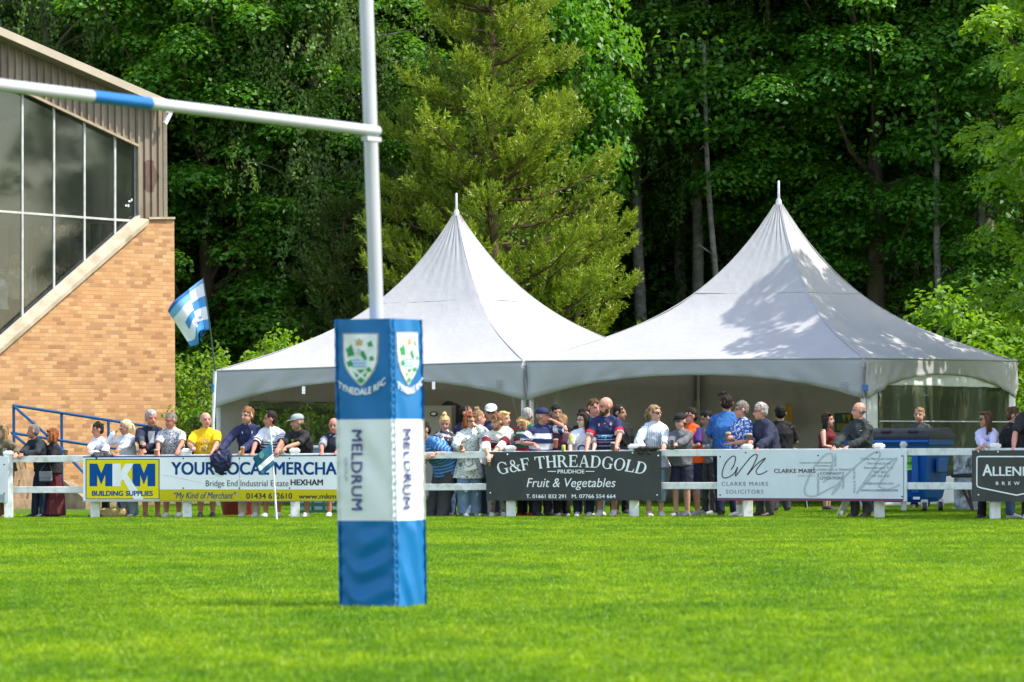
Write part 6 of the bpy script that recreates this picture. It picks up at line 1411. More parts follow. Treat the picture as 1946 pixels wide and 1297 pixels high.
    if shades or glasses:
        gm_ = MB()
        for s in (-1, 1):
            if shades: gm_.ell(hp(s*.034, -.096, .014), (.030*hs, .012*hs, .021*hs), RH, 10, 6)
            else: gm_.tube([hp(s*.034+.026*math.cos(a), -.101, .012+.019*math.sin(a)) for a in np.linspace(0, 6.283, 13)], .0026*hs, 5)
            gm_.tube([hp(s*.060, -.090, .018), hp(s*.090, -.03, .020), hp(s*.095, .01, .016)], .0035*hs, 5)
        gm_.tube([hp(-.012, -.104, .017), hp(.012, -.104, .017)], .0035*hs, 5); gm_.obj('sunglasses' if shades else 'spectacles', M_lens, root, sm=60)
    SURF[label] = out; return out
def loc_dir(Ri, v): return Ri @ Vector(v)
HAIRC = {'dark': (.022, .015, .011), 'salt': (.15, .135, .12), 'grey': (.28, .26, .24), 'brown': (.085, .045, .022), 'ginger': (.28, .13, .05), 'black': (.012, .01, .01), 'white': (.5, .48, .45)}
def print_on(o, polys, m, name='print', z=1.3, off=.012, back=False, flip=False):
    """polys given in metres (x across, z up) round the chest, laid onto the shirt"""
    me = o['top']; bvh = BVHTree.FromPolygons([v.co for v in me.vertices], [tuple(p.vertices) for p in me.polygons]); mb = MB(); s = 1 if back else -1; k = o['k']
    ok = False
    for p in polys:
        q = []
        for x, zz in p:
            h = bvh.ray_cast(Vector((x*k, s*1.0+o['J']['chest'].y, (zz)*k)), Vector((0, -s, 0)))
            if h[0] is None: break
            q.append(h[0]+Vector((0, s*off, 0)))
        if len(q) == len(p): mb.face(q); ok = True
    if ok: mb.obj(name, m, o['root'], fix=False)
def text_polys(body, cx_, cz, w, h, bold=0):
    v, f = text2d(body, bold); x0, x1 = v[:, 0].min(), v[:, 0].max(); s = -1
    return [[(cx_+w*((v[i, 0]-x0)/(x1-x0)-.5), cz+h*(v[i, 1]-.5)) for i in q] for q in f]

# ------------------------------------------------------------------ cups
M_cup = glass_material('clear_plastic_cup', (.95, .95, .95), (.8, .8, .78), .06, .05)
def liquid(name, col):
    m, n, out = nt(name); b = N(n, 'ShaderNodeBsdfPrincipled'); b.inputs['Base Color'].default_value = (*col, 1); b.inputs['Roughness'].default_value = .15; t = N(n, 'ShaderNodeBsdfTranslucent'); t.inputs[0].default_value = (*[min(1, c*1.8) for c in col], 1)
    x = N(n, 'ShaderNodeMixShader'); x.inputs[0].default_value = .5; n.links.new(b.outputs[0], x.inputs[1]); n.links.new(t.outputs[0], x.inputs[2]); n.links.new(x.outputs[0], out.inputs[0]); return m
BEER = {'amber': liquid('amber_ale', (.50, .13, .02)), 'gold': liquid('golden_beer', (.62, .30, .06)), 'stout': liquid('stout', (.018, .008, .005)), 'milky': liquid('milky_drink', (.55, .50, .46)), 'brown': liquid('brown_ale', (.20, .07, .02))}
M_foam = mat('beer_foam', (.75, .68, .55), .7, .06, 30)
def cup(label, px, py0, py1, dY, kind, fill=.8, foam=.08, Y=None):
    Yc = (FY(px)+dY) if Y is None else Y; a, b = P(px, py1, Yc), P(px, py0, Yc); h = b.z-a.z; r = .30*h; t = thing('drink_cup', label, 'cup', a, 0, 'plastic cups of drink along the fence')
    z1 = h; MBc = MB().lathe([(r*.72, 0), (r*.74, .004), (r*.99, z1-.004), (r*1.03, z1), (r*.97, z1), (r*.70, .006)], 16); MBc.obj('cup', M_cup, t, sm=40)
    if fill > .05:
        zf = h*fill; MB().lathe([(r*.68, .006), (lerp(r*.68, r*.95, fill), zf)], 16).obj('drink', BEER[kind], t, sm=40)
        if foam: MB().lathe([(lerp(r*.68, r*.95, fill), zf+.001), (lerp(r*.68, r*.95, fill+foam), zf+h*foam), (r*.4, zf+h*foam+.004)], 16).obj('foam', M_foam, t, sm=40)
    return t
cm = cloth_mat
C_navy = cm('navy_cotton', (.018, .024, .055)); C_black = cm('black_cotton', (.014, .014, .016)); C_char = cm('charcoal_fleece', (.035, .042, .040)); C_jean = cm('blue_denim', (.075, .12, .22)); C_ljean = cm('pale_denim', (.26, .36, .48)); C_djean = cm('dark_denim', (.018, .026, .055))
C_white = cm('white_cotton', (.70, .71, .73)); C_khaki = cm('khaki_twill', (.22, .18, .11)); C_grey = cm('grey_jersey', (.17, .18, .19)); C_beige = cm('beige_cotton', (.50, .43, .32)); C_maroon = cm('maroon_cotton', (.12, .025, .03)); C_dgrey = cm('dark_grey_cotton', (.055, .055, .058))
C_olive = cm('olive_jacket', (.13, .105, .06)); C_tan = cm('rust_brown_cloth', (.25, .12, .06))
# ---- left of the post pad
person('woman with long tousled brown hair in an olive jacket at the left edge', 4, 808, .30, yaw=-60, sex='f', hair='long', hc='dblonde', top=C_olive, sleeve='long', fit=.03, bottom=C_tan, wide=1.3, shoe='brown', arms=('belly', (30, 862)), lean=10)
person('grey haired man in a dark navy jacket leaning on the rail and looking left', 63, 808, .32, yaw=-50, head=-88, skin='red', hair='buzz', hc='salt', top=cm('navy_jacket', (.022, .028, .034)), sleeve='long', fit=.028, bottom=C_djean, shoe='dark', arms=((36, 866), (44, 863)), lean=24, beard='stubble', collar=C_black)
person('auburn haired woman in sunglasses with a black cardigan and long maroon skirt', 99, 817, .42, yaw=-70, head=-85, sex='f', hair='bob', hc='auburn', shades=True, top=cm('black_cardigan', (.022, .022, .024)), sleeve='long', fit=.024, bottom=C_maroon, skirt=.05, wide=1.0, shoe='dark', arms=('hang', 'belly'), lean=4)
person('woman with short dark spiky hair in a white cardigan facing left', 184, 805, .42, yaw=-38, head=-72, sex='f', hair='spiky', hc='dark', skin='red', top=cm('white_cardigan', (.66, .67, .72)), sleeve='long', fit=.022, bottom=C_black, shoe='dark', arms=((168, 858), (196, 862)), lean=14, pitch=10)
o = person('blonde woman in an off shoulder white top holding her hand to her mouth', 238, 799, .42, yaw=-30, head=-58, sex='f', hair='pony', hc='pblonde', skin='tan', top=cm('white_knit', (.66, .68, .74)), sleeve='long', fit=.014, bottom=C_ljean, wide=1.5, shoe='white', arms=('face', (226, 852)), lean=12)
person('grey haired man in a navy jacket over a grey t-shirt holding a half full glass', 288, 781, .38, yaw=8, head=28, pitch=12, skin='red', hair='short', hc='grey', girth=1.1, top=cm('navy_jacket_open', (.016, .022, .045), bands=None), sleeve='long', fit=.026, bottom=cm('grey_shorts', (.16, .17, .18)), leg='shorts', shoe='brown', arms=((271, 842, -.12, 1), (268, 861, -.02)), lean=16, beard=None)
print_on(SURF['grey haired man in a navy jacket over a grey t-shirt holding a half full glass'], [[(-.05, 1.40), (.05, 1.40), (.055, 1.30), (.045, 1.2), (.04, 1.08), (-.04, 1.08), (-.045, 1.2), (-.055, 1.30)]], cm('grey_tshirt', (.22, .23, .26)), 'tshirt_front', off=.008)
person('man with cropped greying hair in a white shirt speckled with black', 322, 786, .36, yaw=-10, head=-48, pitch=16, skin='red', hair='buzz', hc='salt', girth=1.1, top=cm('speckled_shirt', (.62, .63, .66), pattern=1, pscale=75, pcol=(.05, .055, .07), plo=.50, phi=.56), sleeve='short', fit=.024, bottom=cm('stone_shorts', (.30, .28, .24)), leg='shorts', shoe='white', arms=((300, 860), (338, 858)), lean=18, collar=cm('speckled_collar', (.5, .5, .53)))
yo = person('bald man in a bright yellow printed t-shirt holding a cup', 391, 785, .36, yaw=0, head=22, pitch=4, skin='pink', hair='fringe', hc='white', girth=1.16, top=cm('yellow_tshirt', (.80, .50, .012)), fit=.022, bottom=cm('black_shorts', (.03, .03, .034)), leg='shorts', shoe='dark', arms=((366, 850, -.06, 1), (404, 861)), lean=12)
random.seed(5); pr_ = []
for i in range(6):
    for j in range(5):
        if random.random() < .85: x, z = -.075+.027*j+random.uniform(-.004, .004), 1.10+.036*i; pr_.append([(x, z), (x+.020, z), (x+.018, z+.028), (x+.002, z+.03)])
print_on(yo, pr_, cm('grey_print', (.30, .27, .16)), 'shirt_print')
no_ = person('curly ginger haired man in a navy sweatshirt reaching along the rail', 470, 776, .34, yaw=-8, head=-40, pitch=4, hair='curly', hc='ginger', beard='stubble', top=cm('navy_sweatshirt', (.026, .032, .085)), sleeve='long', fit=.022, bottom=C_beige, shoe='white', arms=((416, 860), (456, 861)), lean=22)
print_on(no_, [[(-.09, 1.33), (-.075, 1.36), (-.06, 1.33), (-.075, 1.31)], [(.07, 1.31), (.10, 1.31), (.10, 1.35), (.085, 1.365), (.07, 1.35)]], cm('pale_print', (.45, .5, .6)), 'badge')
NS = (.025, .035, .10)
po = person('dark haired man in a white polo shirt with navy hoops looking away to the left', 514, 783, .36, yaw=-12, head=-80, pitch=2, hair='short', hc='dark', skin='red', top=cm('white_navy_polo', (.66, .68, .74), bands=[(1.17, 1.20, NS), (1.225, 1.25, NS), (1.275, 1.292, NS), (1.12, 1.145, NS)]), fit=.024, bottom=cm('navy_shorts', (.025, .03, .05)), leg='shorts', shoe='white', arms=((480, 860), (528, 852)), lean=18, collar=C_navy, girth=1.08)
bo2 = person('man in a grey cap and black t-shirt resting his forearms on the rail', 564, 789, .34, yaw=-22, head=-70, pitch=6, hair='short', hc='salt', skin='tan', cap=cm('grey_cap', (.30, .34, .37)), top=cm('black_tshirt', (.025, .025, .027)), fit=.022, bottom=C_black, leg='shorts', shoe='white', arms=((528, 858), (540, 852)), lean=26, beard='stubble', girth=1.08)
print_on(bo2, [[(-.10, 1.27), (.02, 1.28), (.02, 1.31), (-.10, 1.30)], [(-.10, 1.24), (-.06, 1.24), (-.06, 1.27), (-.10, 1.27)]], cm('lime_print', (.42, .5, .03)), 'shirt_print')
print_on(bo2, text_polys('WILD', -.02, 1.20, .15, .035, .02), cm('white_shirt_print', (.5, .5, .5)), 'shirt_print') if False else None
person('man with a dark neck strap in a grey t-shirt half hidden behind the post pad', 634, 796, .34, yaw=-5, head=-10, pitch=14, hair='fringe', hc='grey', skin='red', top=cm('grey_tee', (.26, .28, .31)), fit=.02, bottom=C_dgrey, leg='shorts', shoe='white', arms=((612, 860), (640, 858)), lean=20, girth=1.1, vest=cm('dark_gilet', (.025, .027, .04)))
# ---- between the pad and the right of the fruit board
person('person in a blue striped t-shirt bending low over the rail beside the pad', 797, 803, .10, yaw=-50, head=-60, pitch=30, hair='short', hc='dark', skin='tan', top=cm('blue_stripe_tee', (.03, .13, .34), stripe=(.045, .28, (.20, .36, .6), 'rz')), fit=.028, bottom=C_dgrey, wide=1.25, shoe='dark', arms=((806, 861), (826, 862)), lean=48, girth=1.12, tall=1.84)
person('blonde woman with a messy bun looking down in a dark and white jacket', 845, 792, .55, yaw=5, head=5, pitch=26, sex='f', hair='bun', hc='blonde', skin='pink', top=cm('dark_white_jacket', (.05, .05, .06), pattern=1, pscale=16, pcol=(.6, .58, .55), plo=.52, phi=.6), sleeve='long', fit=.022, bottom=C_jean, wide=1.45, shoe='white', arms=('belly', 'belly'), lean=10)
person('cropped haired man in a dark navy top standing in the shade of the left tent', 886, 771, 1.6, yaw=-30, head=70, hair='buzz', hc='dark', skin='red', top=C_navy, sleeve='long', fit=.024, bottom=C_black, shoe='dark', girth=1.1, lean=3)
wo2 = person('auburn haired woman in sunglasses and a white patterned blouse holding a beer', 893, 787, .30, yaw=14, head=40, pitch=8, sex='f', hair='bob', hc='auburn', skin='fair', shades=True, top=cm('white_patterned_blouse', (.66, .70, .66), pattern=1, pscale=48, pcol=(.10, .14, .13), plo=.57, phi=.61), sleeve='long', fit=.030, hem=.66, bottom=cm('wide_jeans', (.16, .24, .34)), wide=1.7, shoe='grey', arms=((876, 852, -.10, 1), 'face'), lean=8)
person('woman with a dark blonde bun in a white top behind the auburn haired woman', 910, 781, .80, yaw=150, head=100, sex='f', hair='bun', hc='dblonde', top=C_white, sleeve='long', fit=.02, bottom=C_jean, shoe='white', arms=('belly', 'belly'), lean=2)
wc = person('man in a white cap and dark sunglasses wearing navy', 933, 770, 1.1, yaw=0, head=0, pitch=6, hair='short', hc='dark', skin='tan', cap=cm('white_cap', (.62, .65, .72)), shades=True, top=cm('navy_polo', (.022, .03, .075)), fit=.022, bottom=C_khaki, shoe='white', lean=2)
person('woman with straight long blonde hair standing behind the man in the maroon hooped shirt', 958, 783, .75, yaw=160, head=60, sex='f', hair='long', hc='blonde', top=C_white, fit=.02, bottom=C_jean, shoe='white', arms=('belly', 'belly'), lean=2)
MR, NB = (.17, .018, .03), (.02, .02, .04)
mo = person('ginger bearded man in a white rugby shirt with a maroon hoop leaning over the rail', 943, 789, .20, yaw=4, head=-62, pitch=14, hair='curly', hc='ginger', beard='full', top=cm('maroon_hoop_rugby_shirt', (.70, .68, .62), bands=[(1.22, 1.33, MR), (1.345, 1.36, NB), (1.195, 1.208, NB)]), sleeve='three', fit=.026, bottom=cm('mottled_trousers', (.26, .23, .19), pattern=1, pscale=20, pcol=(.09, .08, .06)), shoe='white', arms=((928, 866, -.14), (930, 868, -.14)), lean=30, girth=1.1, collar=C_white)
person('fair haired woman with windswept blonde hair bowing her head by the rail', 990, 794, .55, yaw=-40, head=-60, pitch=35, sex='f', hair='bob', hc='blonde', skin='fair', top=C_grey, fit=.018, bottom=C_djean, shoe='red', arms=('belly', 'belly'), lean=22)
GR, RD = (.015, .12, .06), (.30, .02, .045)
person('bald man in a green, red and white hooped rugby shirt turned away from the pitch', 1003, 776, .62, yaw=140, head=150, hair='buzz', hc='grey', skin='pink', top=cm('tricolour_rugby_shirt', (.015, .13, .065), bands=[(.9, .97, RD), (.97, 1.04, (.68, .67, .62)), (1.04, 1.10, RD), (1.17, 1.215, (.68, .67, .62)), (1.215, 1.27, RD), (1.33, 1.36, (.68, .67, .62)), (1.40, 1.44, RD)]), fit=.022, bottom=C_black, shoe='red', arms=('belly', 'belly'), lean=4, girth=1.12)
person('man in a navy cap and white hooped rugby shirt raising a hand to his mouth', 1030, 777, .26, yaw=25, head=72, pitch=0, hair='buzz', hc='grey', skin='red', cap=cm('navy_cap', (.022, .03, .085)), top=cm('navy_white_rugby_shirt', (.70, .71, .74), bands=[(1.0, 1.10, (.03, .055, .16)), (1.195, 1.275, (.03, .055, .16)), (1.36, 1.50, (.02, .03, .09))]), fit=.024, bottom=cm('dark_trousers', (.025, .028, .04)), shoe='dark', arms=((1016, 844), 'face'), lean=6, girth=1.1)
person('dark haired man in deep shade behind the navy capped man', 1057, 771, 2.6, yaw=10, head=15, hair='short', hc='black', skin='olive', top=C_black, sleeve='long', fit=.02, bottom=C_black, shoe='dark', lean=2)
person('young woman with long straight fair hair in a dark maroon top turned to the left', 1066, 789, .48, yaw=-150, head=-105, pitch=4, sex='f', hair='long', hc='dblonde', top=cm('dark_maroon_top', (.075, .02, .045)), sleeve='short', fit=.016, bottom=C_black, shoe='white', arms=('belly', 'belly'), lean=2)
eo = person('dark haired woman in glasses wearing a white rugby shirt with a blue ring logo', 1108, 785, .34, yaw=-8, head=-62, pitch=4, sex='f', hair='long', hc='dark', skin='pale', glasses=True, top=cm('white_rugby_shirt', (.68, .69, .76)), fit=.022, bottom=C_djean, shoe='white', arms=((1084, 862), (1128, 862)), lean=6, girth=1.08)
rg_ = [(.075*math.cos(a), .075*math.sin(a)) for a in np.linspace(-2.2, 3.6, 20)]
print_on(eo, [[(-.01+x0, 1.14+z0), (-.01+x1, 1.14+z1), (-.01+x1*.68, 1.14+z1*.68), (-.01+x0*.68, 1.14+z0*.68)] for (x0, z0), (x1, z1) in zip(rg_, rg_[1:])], cm('royal_print', (.02, .06, .26)), 'shirt_logo')
print_on(eo, [[(.085+.022*math.cos(a), 1.30+.024*math.sin(a)) for a in np.linspace(0, 6.0, 9)]], cm('rose_print', (.35, .03, .05)), 'shirt_badge')
person('dark haired person almost hidden behind the woman in the white rugby shirt', 1110, 776, 2.2, yaw=0, head=20, hair='short', hc='dark', skin='olive', top=C_black, fit=.02, bottom=C_black, shoe='dark', lean=2)
person('man with sunglasses pushed up on brown hair beside the big bald man', 1130, 760, .95, yaw=20, head=35, pitch=10, hair='short', hc='brown', skin='pink', top=cm('blue_tee', (.04, .10, .22)), fit=.02, bottom=C_jean, shoe='white', lean=6)
BR, BN = (.45, .02, .03), (.022, .028, .085)
ro = person('big bald bearded man in a navy rugby shirt with red cuffs holding a stout', 1148, 757, .30, yaw=-12, head=-66, pitch=16, hair='none', hc='brown', beard='full', skin='pink', top=cm('navy_red_rugby_shirt', BN, bands=[(1.215, 1.224, (.6, .55, .58)), (1.05, 1.06, (.5, .4, .45)), (1.12, 1.128, (.4, .3, .4)), (1.155, 1.165, (.4, .3, .4))], stripe=None), fit=.020, bottom=cm('navy_shorts_b', (.03, .035, .06)), leg='shorts', shoe='white', socks=.02, arms=((1114, 857), (1171, 852, -.06, 1)), lean=10, girth=1.14, hem=.90)
print_on(ro, text_polys('3aye', 0.0, 1.185, .22, .04, .03), cm('cyan_print', (.06, .34, .55)), 'sponsor_print')
print_on(ro, [[(-.10, 1.33), (-.075, 1.33), (-.075, 1.37), (-.10, 1.37)], [(.075, 1.34), (.10, 1.34), (.10, 1.38), (.075, 1.38)], [(-.01, 1.36), (.012, 1.36), (0, 1.385)]], cm('crest_print', (.5, .25, .3)), 'shirt_badge')
for s_ in ('sL', 'sR'): pass
me = ro['top']; al = np.zeros(len(me.vertices), dtype=np.float32); me.attributes['al'].data.foreach_get('value', al); me.materials.append(cm('red_cuff', BR)); me.materials.append(cm('white_cuff', (.65, .6, .62)))
mi = [1 if .165 < al[list(p.vertices)].min() < .225 else (2 if al[list(p.vertices)].min() >= .225 else 0) for p in me.polygons]; me.polygons.foreach_set('material_index', mi)
person('dark haired man at the back just right of the big bald man', 1178, 771, 2.4, yaw=20, head=60, hair='short', hc='dark', skin='olive', top=C_black, sleeve='long', fit=.02, bottom=C_black, shoe='dark', lean=2)
so2 = person('blonde woman with a ponytail in sunglasses and a pale striped shirt looking right', 1244, 771, .38, yaw=10, head=52, pitch=4, sex='f', hair='pony', hc='dblonde', skin='fair', shades=True, top=cm('pale_striped_shirt', (.66, .69, .73), stripe=(.028, .40, (.30, .38, .48), 'rx')), sleeve='long', fit=.026, hem=.78, bottom=C_ljean, wide=1.1, leg='crop', shoe='white', arms=((1222, 854), (1262, 852, -.02)), lean=6, collar=cm('pale_collar', (.5, .55, .62)))
cb_ = person('boy in a black cap and grey training top looking down at a phone', 1291, 788, .42, yaw=-32, head=-40, pitch=14, hair='short', hc='brown', skin='fair', cap=cm('black_cap', (.016, .016, .017)), top=cm('grey_training_top', (.12, .125, .135)), sleeve='long', fit=.022, bottom=cm('navy_sport_shorts', (.022, .027, .05)), leg='shorts', shoe='grey', socks=.0, arms=((1276, 851, -.10, 1), (1281, 847, -.1, 1)), lean=6)
print_on(cb_, [[(-.03, 1.22), (.0, 1.22), (-.005, 1.25), (-.025, 1.255)]], cm('white_logo', (.6, .6, .6)), 'logo')
person('woman with short dark hair in an orange bib over a purple shirt and navy shorts', 1313, 777, 1.1, yaw=-52, head=-72, pitch=4, sex='f', hair='short', hc='dark', skin='pink', shades=True, top=cm('purple_shirt', (.06, .03, .18)), sleeve='short', fit=.016, vest=cm('orange_bib', (.75, .10, .012)), bottom=cm('navy_short_shorts', (.02, .024, .05)), leg='shorts', shoe='grey', arms=('belly', 'belly'), lean=2, girth=1.08)
person('person in a grey hooded top bending forward in the tent shade', 1339, 783, 2.4, yaw=-60, head=-80, pitch=20, hair='short', hc='black', skin='olive', top=C_grey, sleeve='long', fit=.03, bottom=C_dgrey, shoe='grey', arms=('belly', 'belly'), lean=12)
person('dark haired man in a plain blue t-shirt seen from behind', 1381, 751, 1.25, yaw=172, head=178, hair='buzz', hc='dark', skin='tan', top=cm('blue_plain_tee', (.035, .13, .36)), fit=.028, bottom=C_djean, shoe='dark', arms=('hang', 'belly'), girth=1.14, lean=2)
FL = cm('blue_floral_shirt', (.50, .58, .75), pattern=1, pscale=26, pcol=(.03, .07, .30), plo=.44, phi=.49)
person('grey haired man in glasses and a blue floral shirt holding a pint', 1408, 764, .48, yaw=-62, head=-80, pitch=6, hair='short', hc='salt', skin='pink', glasses=True, top=FL, fit=.03, bottom=C_beige, leg='shorts', shoe='white', socks=.10, arms=((1390, 832, .25, 1), 'belly'), girth=1.18, lean=6, collar=FL)
person('grey haired man in glasses and a navy jacket hunched over the rail post', 1444, 767, .40, yaw=-58, head=-84, pitch=8, hair='short', hc='grey', skin='pink', glasses=True, top=cm('navy_blouson', (.028, .034, .062)), sleeve='long', fit=.034, bottom=C_dgrey, shoe='dark', arms=((1428, 840, .2, 1), (1440, 852)), girth=1.12, lean=16, collar=C_navy)
person('dark haired man in a black t-shirt sitting with his back to the pitch', 1483, 772, 5.6, yaw=178, head=175, hair='short', hc='black', skin='olive', top=C_black, fit=.026, bottom=C_dgrey, shoe='dark', arms=('belly', 'belly'), girth=1.12, lean=2)
person('woman with long dark wavy hair in a dark red dress inside the tent', 1573, 785, 7.0, yaw=60, head=75, sex='f', hair='long', hc='dark', skin='fair', top=cm('dark_red_dress', (.13, .015, .02)), sleeve='none', fit=.014, bottom=cm('dark_red_dress', (.13, .015, .02)), skirt=.45, wide=.8, shoe='dark', arms=('belly', 'chest'), lean=4)
co2 = person('bald man in a dark fleece resting one hand on the solicitors board', 1632, 766, .42, yaw=-38, head=-82, pitch=4, hair='fringe', hc='salt', skin='pink', top=C_char, sleeve='long', fit=.03, bottom=C_dgrey, shoe='dark', arms=((1584, 851), (1612, 849, .05, 1)), lean=8, collar=cm('pale_blue_collar', (.4, .48, .6)))
print_on(co2, [[(.07, 1.32), (.12, 1.32), (.12, 1.328), (.07, 1.328)]], cm('white_logo', (.6, .6, .6)), 'logo')
person('seated person with light brown hair seen dimly through the clear tent window', 1747, 776, 9.4, yaw=-20, hair='short', hc='dblonde', top=C_dgrey, fit=.02, bottom=C_black, shoe='dark', lean=4)
person('long dark haired woman in sunglasses and a lilac shirt with folded arms', 1872, 783, .36, yaw=-34, head=-76, pitch=6, sex='f', hair='long', hc='brown', skin='tan', shades=True, top=cm('lilac_shirt', (.52, .50, .70)), sleeve='long', fit=.024, bottom=C_black, shoe='dark', arms=((1872, 849), (1862, 849)), lean=14, collar=cm('lilac_shirt', (.52, .50, .70)))
person('boy with short brown hair in a black hooded top facing right', 1929, 776, 1.2, yaw=70, head=85, pitch=16, hair='short', hc='brown', skin='fair', top=C_black, sleeve='long', fit=.026, bottom=C_jean, shoe='white', arms=('belly', 'belly'), lean=12)
person('man in a black t-shirt cut off by the right edge of the view', 1962, 745, .38, yaw=-15, head=-40, pitch=10, hair='buzz', hc='brown', skin='pink', top=cm('black_tshirt', (.025, .025, .027)), fit=.024, bottom=C_djean, shoe='white', arms=((1926, 853), (1972, 858)), lean=14, girth=1.12)
# ---- in the grandstand behind the glass
gi_ = [('man in a dark flat cap standing behind the stand glass', 86, 422, 'm', 'short', 'dark', 10), ('dark clothed spectator standing beside the flat capped man', 118, 424, 'm', 'short', 'dark', 30), ('spectator near the lower corner of the stand glass', 146, 426, 'm', 'short', 'brown', -20), ('blonde woman seated low behind the stand glass', 78, 474, 'f', 'long', 'pblonde', 30), ('fair haired spectator at the second pane of the stand', 30, 485, 'f', 'long', 'blonde', 20), ('pale dressed spectator at the left edge behind the stand glass', 4, 505, 'f', 'bob', 'brown', 0)]
for i, (lab, px, py, sx, hr_, hc_, yw) in enumerate(gi_):
    Yg = W(px, py, GO).y+1.0+.25*(i % 2); hz_ = P(px, py, Yg).z
    person(lab, px, py, 0, Y=Yg, yaw=yw, sex=sx, hair=hr_, hc=hc_, top=(C_black, C_dgrey, C_navy, C_white, C_beige, C_white)[i], sleeve='long', fit=.022, bottom=C_black, shoe='dark', lean=3, tall=1.72, cap=(C_black if i == 0 else None), group='spectators inside the grandstand')

# ------------------------------------------------------------------ drinks, bags, clothes left on the fence
cup('clear empty glass on the rail at the far left', 9, 852, 868, -.02, 'milky', .0)
cup('dark stout cup standing on the rail beside the auburn haired woman', 125, 851, 868, .0, 'brown', .75, .08)
cup('half empty glass held up by the man in the navy jacket', 270, 829, 846, -.16, 'milky', .35, 0)
cup('cup of pale beer on the board held by the man in the navy jacket', 265, 853, 866, -.10, 'gold', .8, .1)
cup('amber ale standing on the yellow board', 297, 854, 869, -.10, 'amber', .85, .12)
cup('clear cup with a little drink held by the yellow shirted man', 366, 840, 858, -.10, 'milky', .5, 0)
cup('pale cup of beer on the rail near the navy sweatshirt', 461, 849, 864, -.08, 'gold', .85, .1)
cup('beer held above the rail by the auburn haired woman in white', 877, 844, 858, -.16, 'amber', .78, .15)
cup('nearly finished beer dangling over the charcoal board', 929, 872, 886, -.20, 'brown', .55, .05)
cup('tall amber beer standing on the rail beside the navy cap', 1056, 834, 852, -.01, 'amber', .85, .1)
cup('pint of dark stout held by the big bald man', 1165, 841, 857, -.12, 'stout', .85, .14)
cup('amber pint held out by the man in the floral shirt', 1384, 821, 840, .22, 'amber', .78, .18)
cup('pint of bitter held by the man in the navy blouson', 1424, 822, 843, .16, 'brown', .75, .15)
M_lime = mat('lime_can', (.42, .52, .10), .35, .25, 25)
for lab, px, y0, y1, dy, rz in (('lime green drink can held by the fair haired young woman', 1085, 825, 840, .15, .3), ('lime green drink can standing on the rail', 1071, 846, 859, -.02, 0)):
    a, b = P(px, y1, FY(px)+dy), P(px, y0, FY(px)+dy); h = b.z-a.z; t = thing('drink_can', lab, 'can', a); MB().lathe([(h*.24, 0), (h*.29, .006), (h*.29, h*.9), (h*.22, h), (h*.20, h-.002)], 16).obj('can_body', M_lime, t, sm=40); MB().lathe([(h*.19, h-.001), (h*.18, h+.002)], 14).obj('lid', M_alu, t, sm=40)
def soft(name, label, cat, mb, m, vs=.012, am=.012, loc=None, seed=1, extra=None):
    t = thing(name, label, cat, loc); me = voxel(mb, name, vs, 3); folds(me, am, seed, 14); o = link_mesh('fabric' if 'bag' not in name else 'bag_body', me, m, t); o.matrix_parent_inverse = Matrix.Translation(-Vector(loc)); return t
def Q(px, py, dy): return P(px, py, FY(px)+dy)
mb = MB(); mb.tube([Q(176, 868, -.10), Q(188, 872, -.15), Q(204, 868, -.12), Q(214, 866, -.08)], [.05, .10, .085, .03], 10); mb.tube([Q(180, 872, -.13), Q(184, 877, -.14)], .06); mb.tube([Q(178, 866, .02), Q(190, 862, .03), Q(206, 864, .02)], .05)
soft('crumpled_jacket', 'dark grey cloth crumpled over the left end of the yellow board', 'jacket', mb, cm('dark_cloth', (.045, .042, .045), pattern=1, pscale=9, pcol=(.22, .18, .16), plo=.6, phi=.7), loc=Q(190, 866, -.1), am=.02)
mb = MB(); mb.tube([Q(421, 864, -.12), Q(421, 872, -.15), Q(420, 884, -.16), Q(419, 895, -.15), Q(420, 903, -.13)], [(.15, .045), (.155, .055), (.12, .05), (.07, .04), (.025, .02)], 14); mb.tube([Q(405, 866, -.12), Q(406, 884, -.15), Q(412, 896, -.14)], [.04, .035, .02], 8); mb.tube([Q(437, 864, -.12), Q(436, 882, -.14), Q(428, 896, -.14)], [.04, .035, .02], 8); mb.tube([Q(406, 862, .0), Q(436, 861, .0)], [.05, .05], 8)
soft('hanging_jacket', 'navy jacket hung over the top of the white board lettering', 'jacket', mb, cm('navy_shell', (.02, .026, .058)), loc=Q(420, 868, -.1), am=.022, seed=4)
mb = MB(); mb.tube([Q(1211, 857, -.06), Q(1222, 855, -.07), Q(1238, 853.5, -.05), Q(1254, 852.5, -.02)], [(.09, .03), (.11, .04), (.10, .03), (.06, .02)], 10); mb.tube([Q(1213, 859, -.14), Q(1222, 862, -.14)], [.05, .03], 8); mb.tube([Q(1232, 856, -.13), Q(1236, 864, -.13)], [.03, .02], 8)
soft('folded_coat', 'dark olive coat lying folded on the rail in front of the striped shirt', 'coat', mb, cm('dark_olive_cloth', (.05, .045, .035)), loc=Q(1230, 856, -.05), am=.016, seed=8)
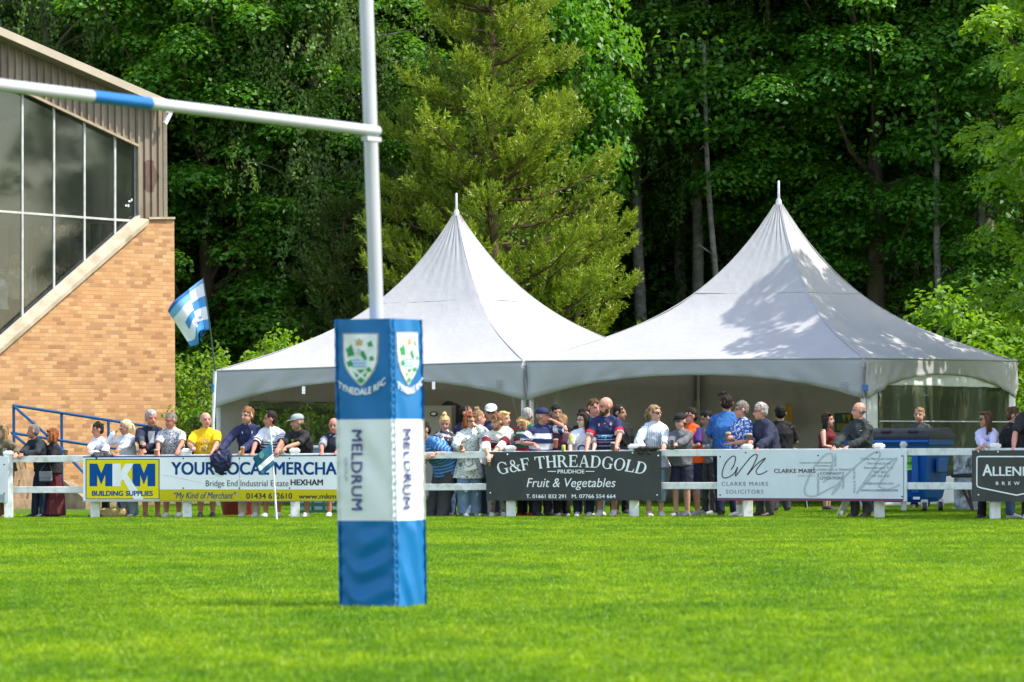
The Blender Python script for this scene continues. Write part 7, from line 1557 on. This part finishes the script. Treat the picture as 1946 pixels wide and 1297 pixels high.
# handbags
hb_ = thing('shoulder_bag', 'small grey shoulder bag on the hip of the auburn haired woman in black', 'bag', Q(87, 906, .18)); c = Q(87, 906, .18)
kid(MB().box(c, (.20, .07, .15), R(-8), taper=.92), 'bag_body', mat('grey_leather', (.16, .17, .19), .45), hb_, bevel=.02); kid(MB().box(c+Vector((0, -.038, .03)), (.20, .012, .09), R(-8)), 'flap', mat('grey_leather', (.16,)*3), hb_, bevel=.005)
kid(MB().tube([c+Vector((-.09, 0, .07)), Q(88, 880, .22), Q(98, 852, .30)], .007, 6).tube([c+Vector((.09, 0, .07)), Q(94, 880, .22), Q(100, 852, .32)], .007, 6), 'strap', M_black, hb_)
hb_ = thing('handbag', 'white handbag with thin dark handles carried by the woman in the patterned blouse', 'bag', Q(892, 886, .08)); c = Q(893, 886, .02)
kid(MB().box(c, (.20, .09, .14), R(10), taper=.85, M=Matrix.Rotation(R(-14), 3, 'Y')), 'bag_body', mat('white_leather', (.66, .67, .62), .4), hb_, bevel=.02)
kid(MB().tube([c+Vector((-.08, -.05, .07)), c+Vector((-.07, -.06, .02)), c+Vector((-.02, -.055, -.01)), c+Vector((.05, -.055, .03)), c+Vector((.03, -.05, .08))], .006, 6), 'handle', M_black, hb_)
bk_ = XY(216, FY(216)+.25); hb_ = thing('straw_bag', 'round straw basket bag with black handles on the ground by the white post', 'bag', bk_)
me = None; mb = MB(); mb.lathe([(.12, 0), (.17, .03), (.205, .08), (.20, .14), (.16, .165), (.155, .16), (.19, .13), (.19, .08), (.10, .02)], 24, (bk_.x, bk_.y, 0)); kid(mb, 'basket', mat('straw', (.42, .31, .13), .8, .25, 40, .6, 70), hb_, sm=40)
for s in (-.07, .07): kid(MB().tube([bk_+Vector((-.10, s, .15)), bk_+Vector((-.07, s, .26)), bk_+Vector((.06, s, .27)), bk_+Vector((.10, s, .15))], .009, 6), 'handle', M_black, hb_)
ph = thing('mobile_phone', 'black phone held in front of the boy', 'phone', Q(1277, 845, .12)); kid(MB().box(Q(1277, 846, -.14), (.015, .075, .14), R(30)), 'phone_body', M_black, ph, bevel=.004)
pp = thing('paper_sheet', 'white sheet of paper between the striped shirt woman and the boy', 'paper', Q(1276, 832, .5)); a = Q(1268, 845, .5); kid(MB().prism([a, Q(1284, 845, .45), Q(1287, 823, .5), Q(1268, 823, .55)], Vector((0, .006, 0))), 'sheet', M_whitep, pp)
wt = thing('wrist_watch', 'dark watch on the wrist of the grey capped man', 'watch', Q(538, 850, .0))
bpy.data.objects.remove(wt)
bpy.data.scenes.remove(tmp)
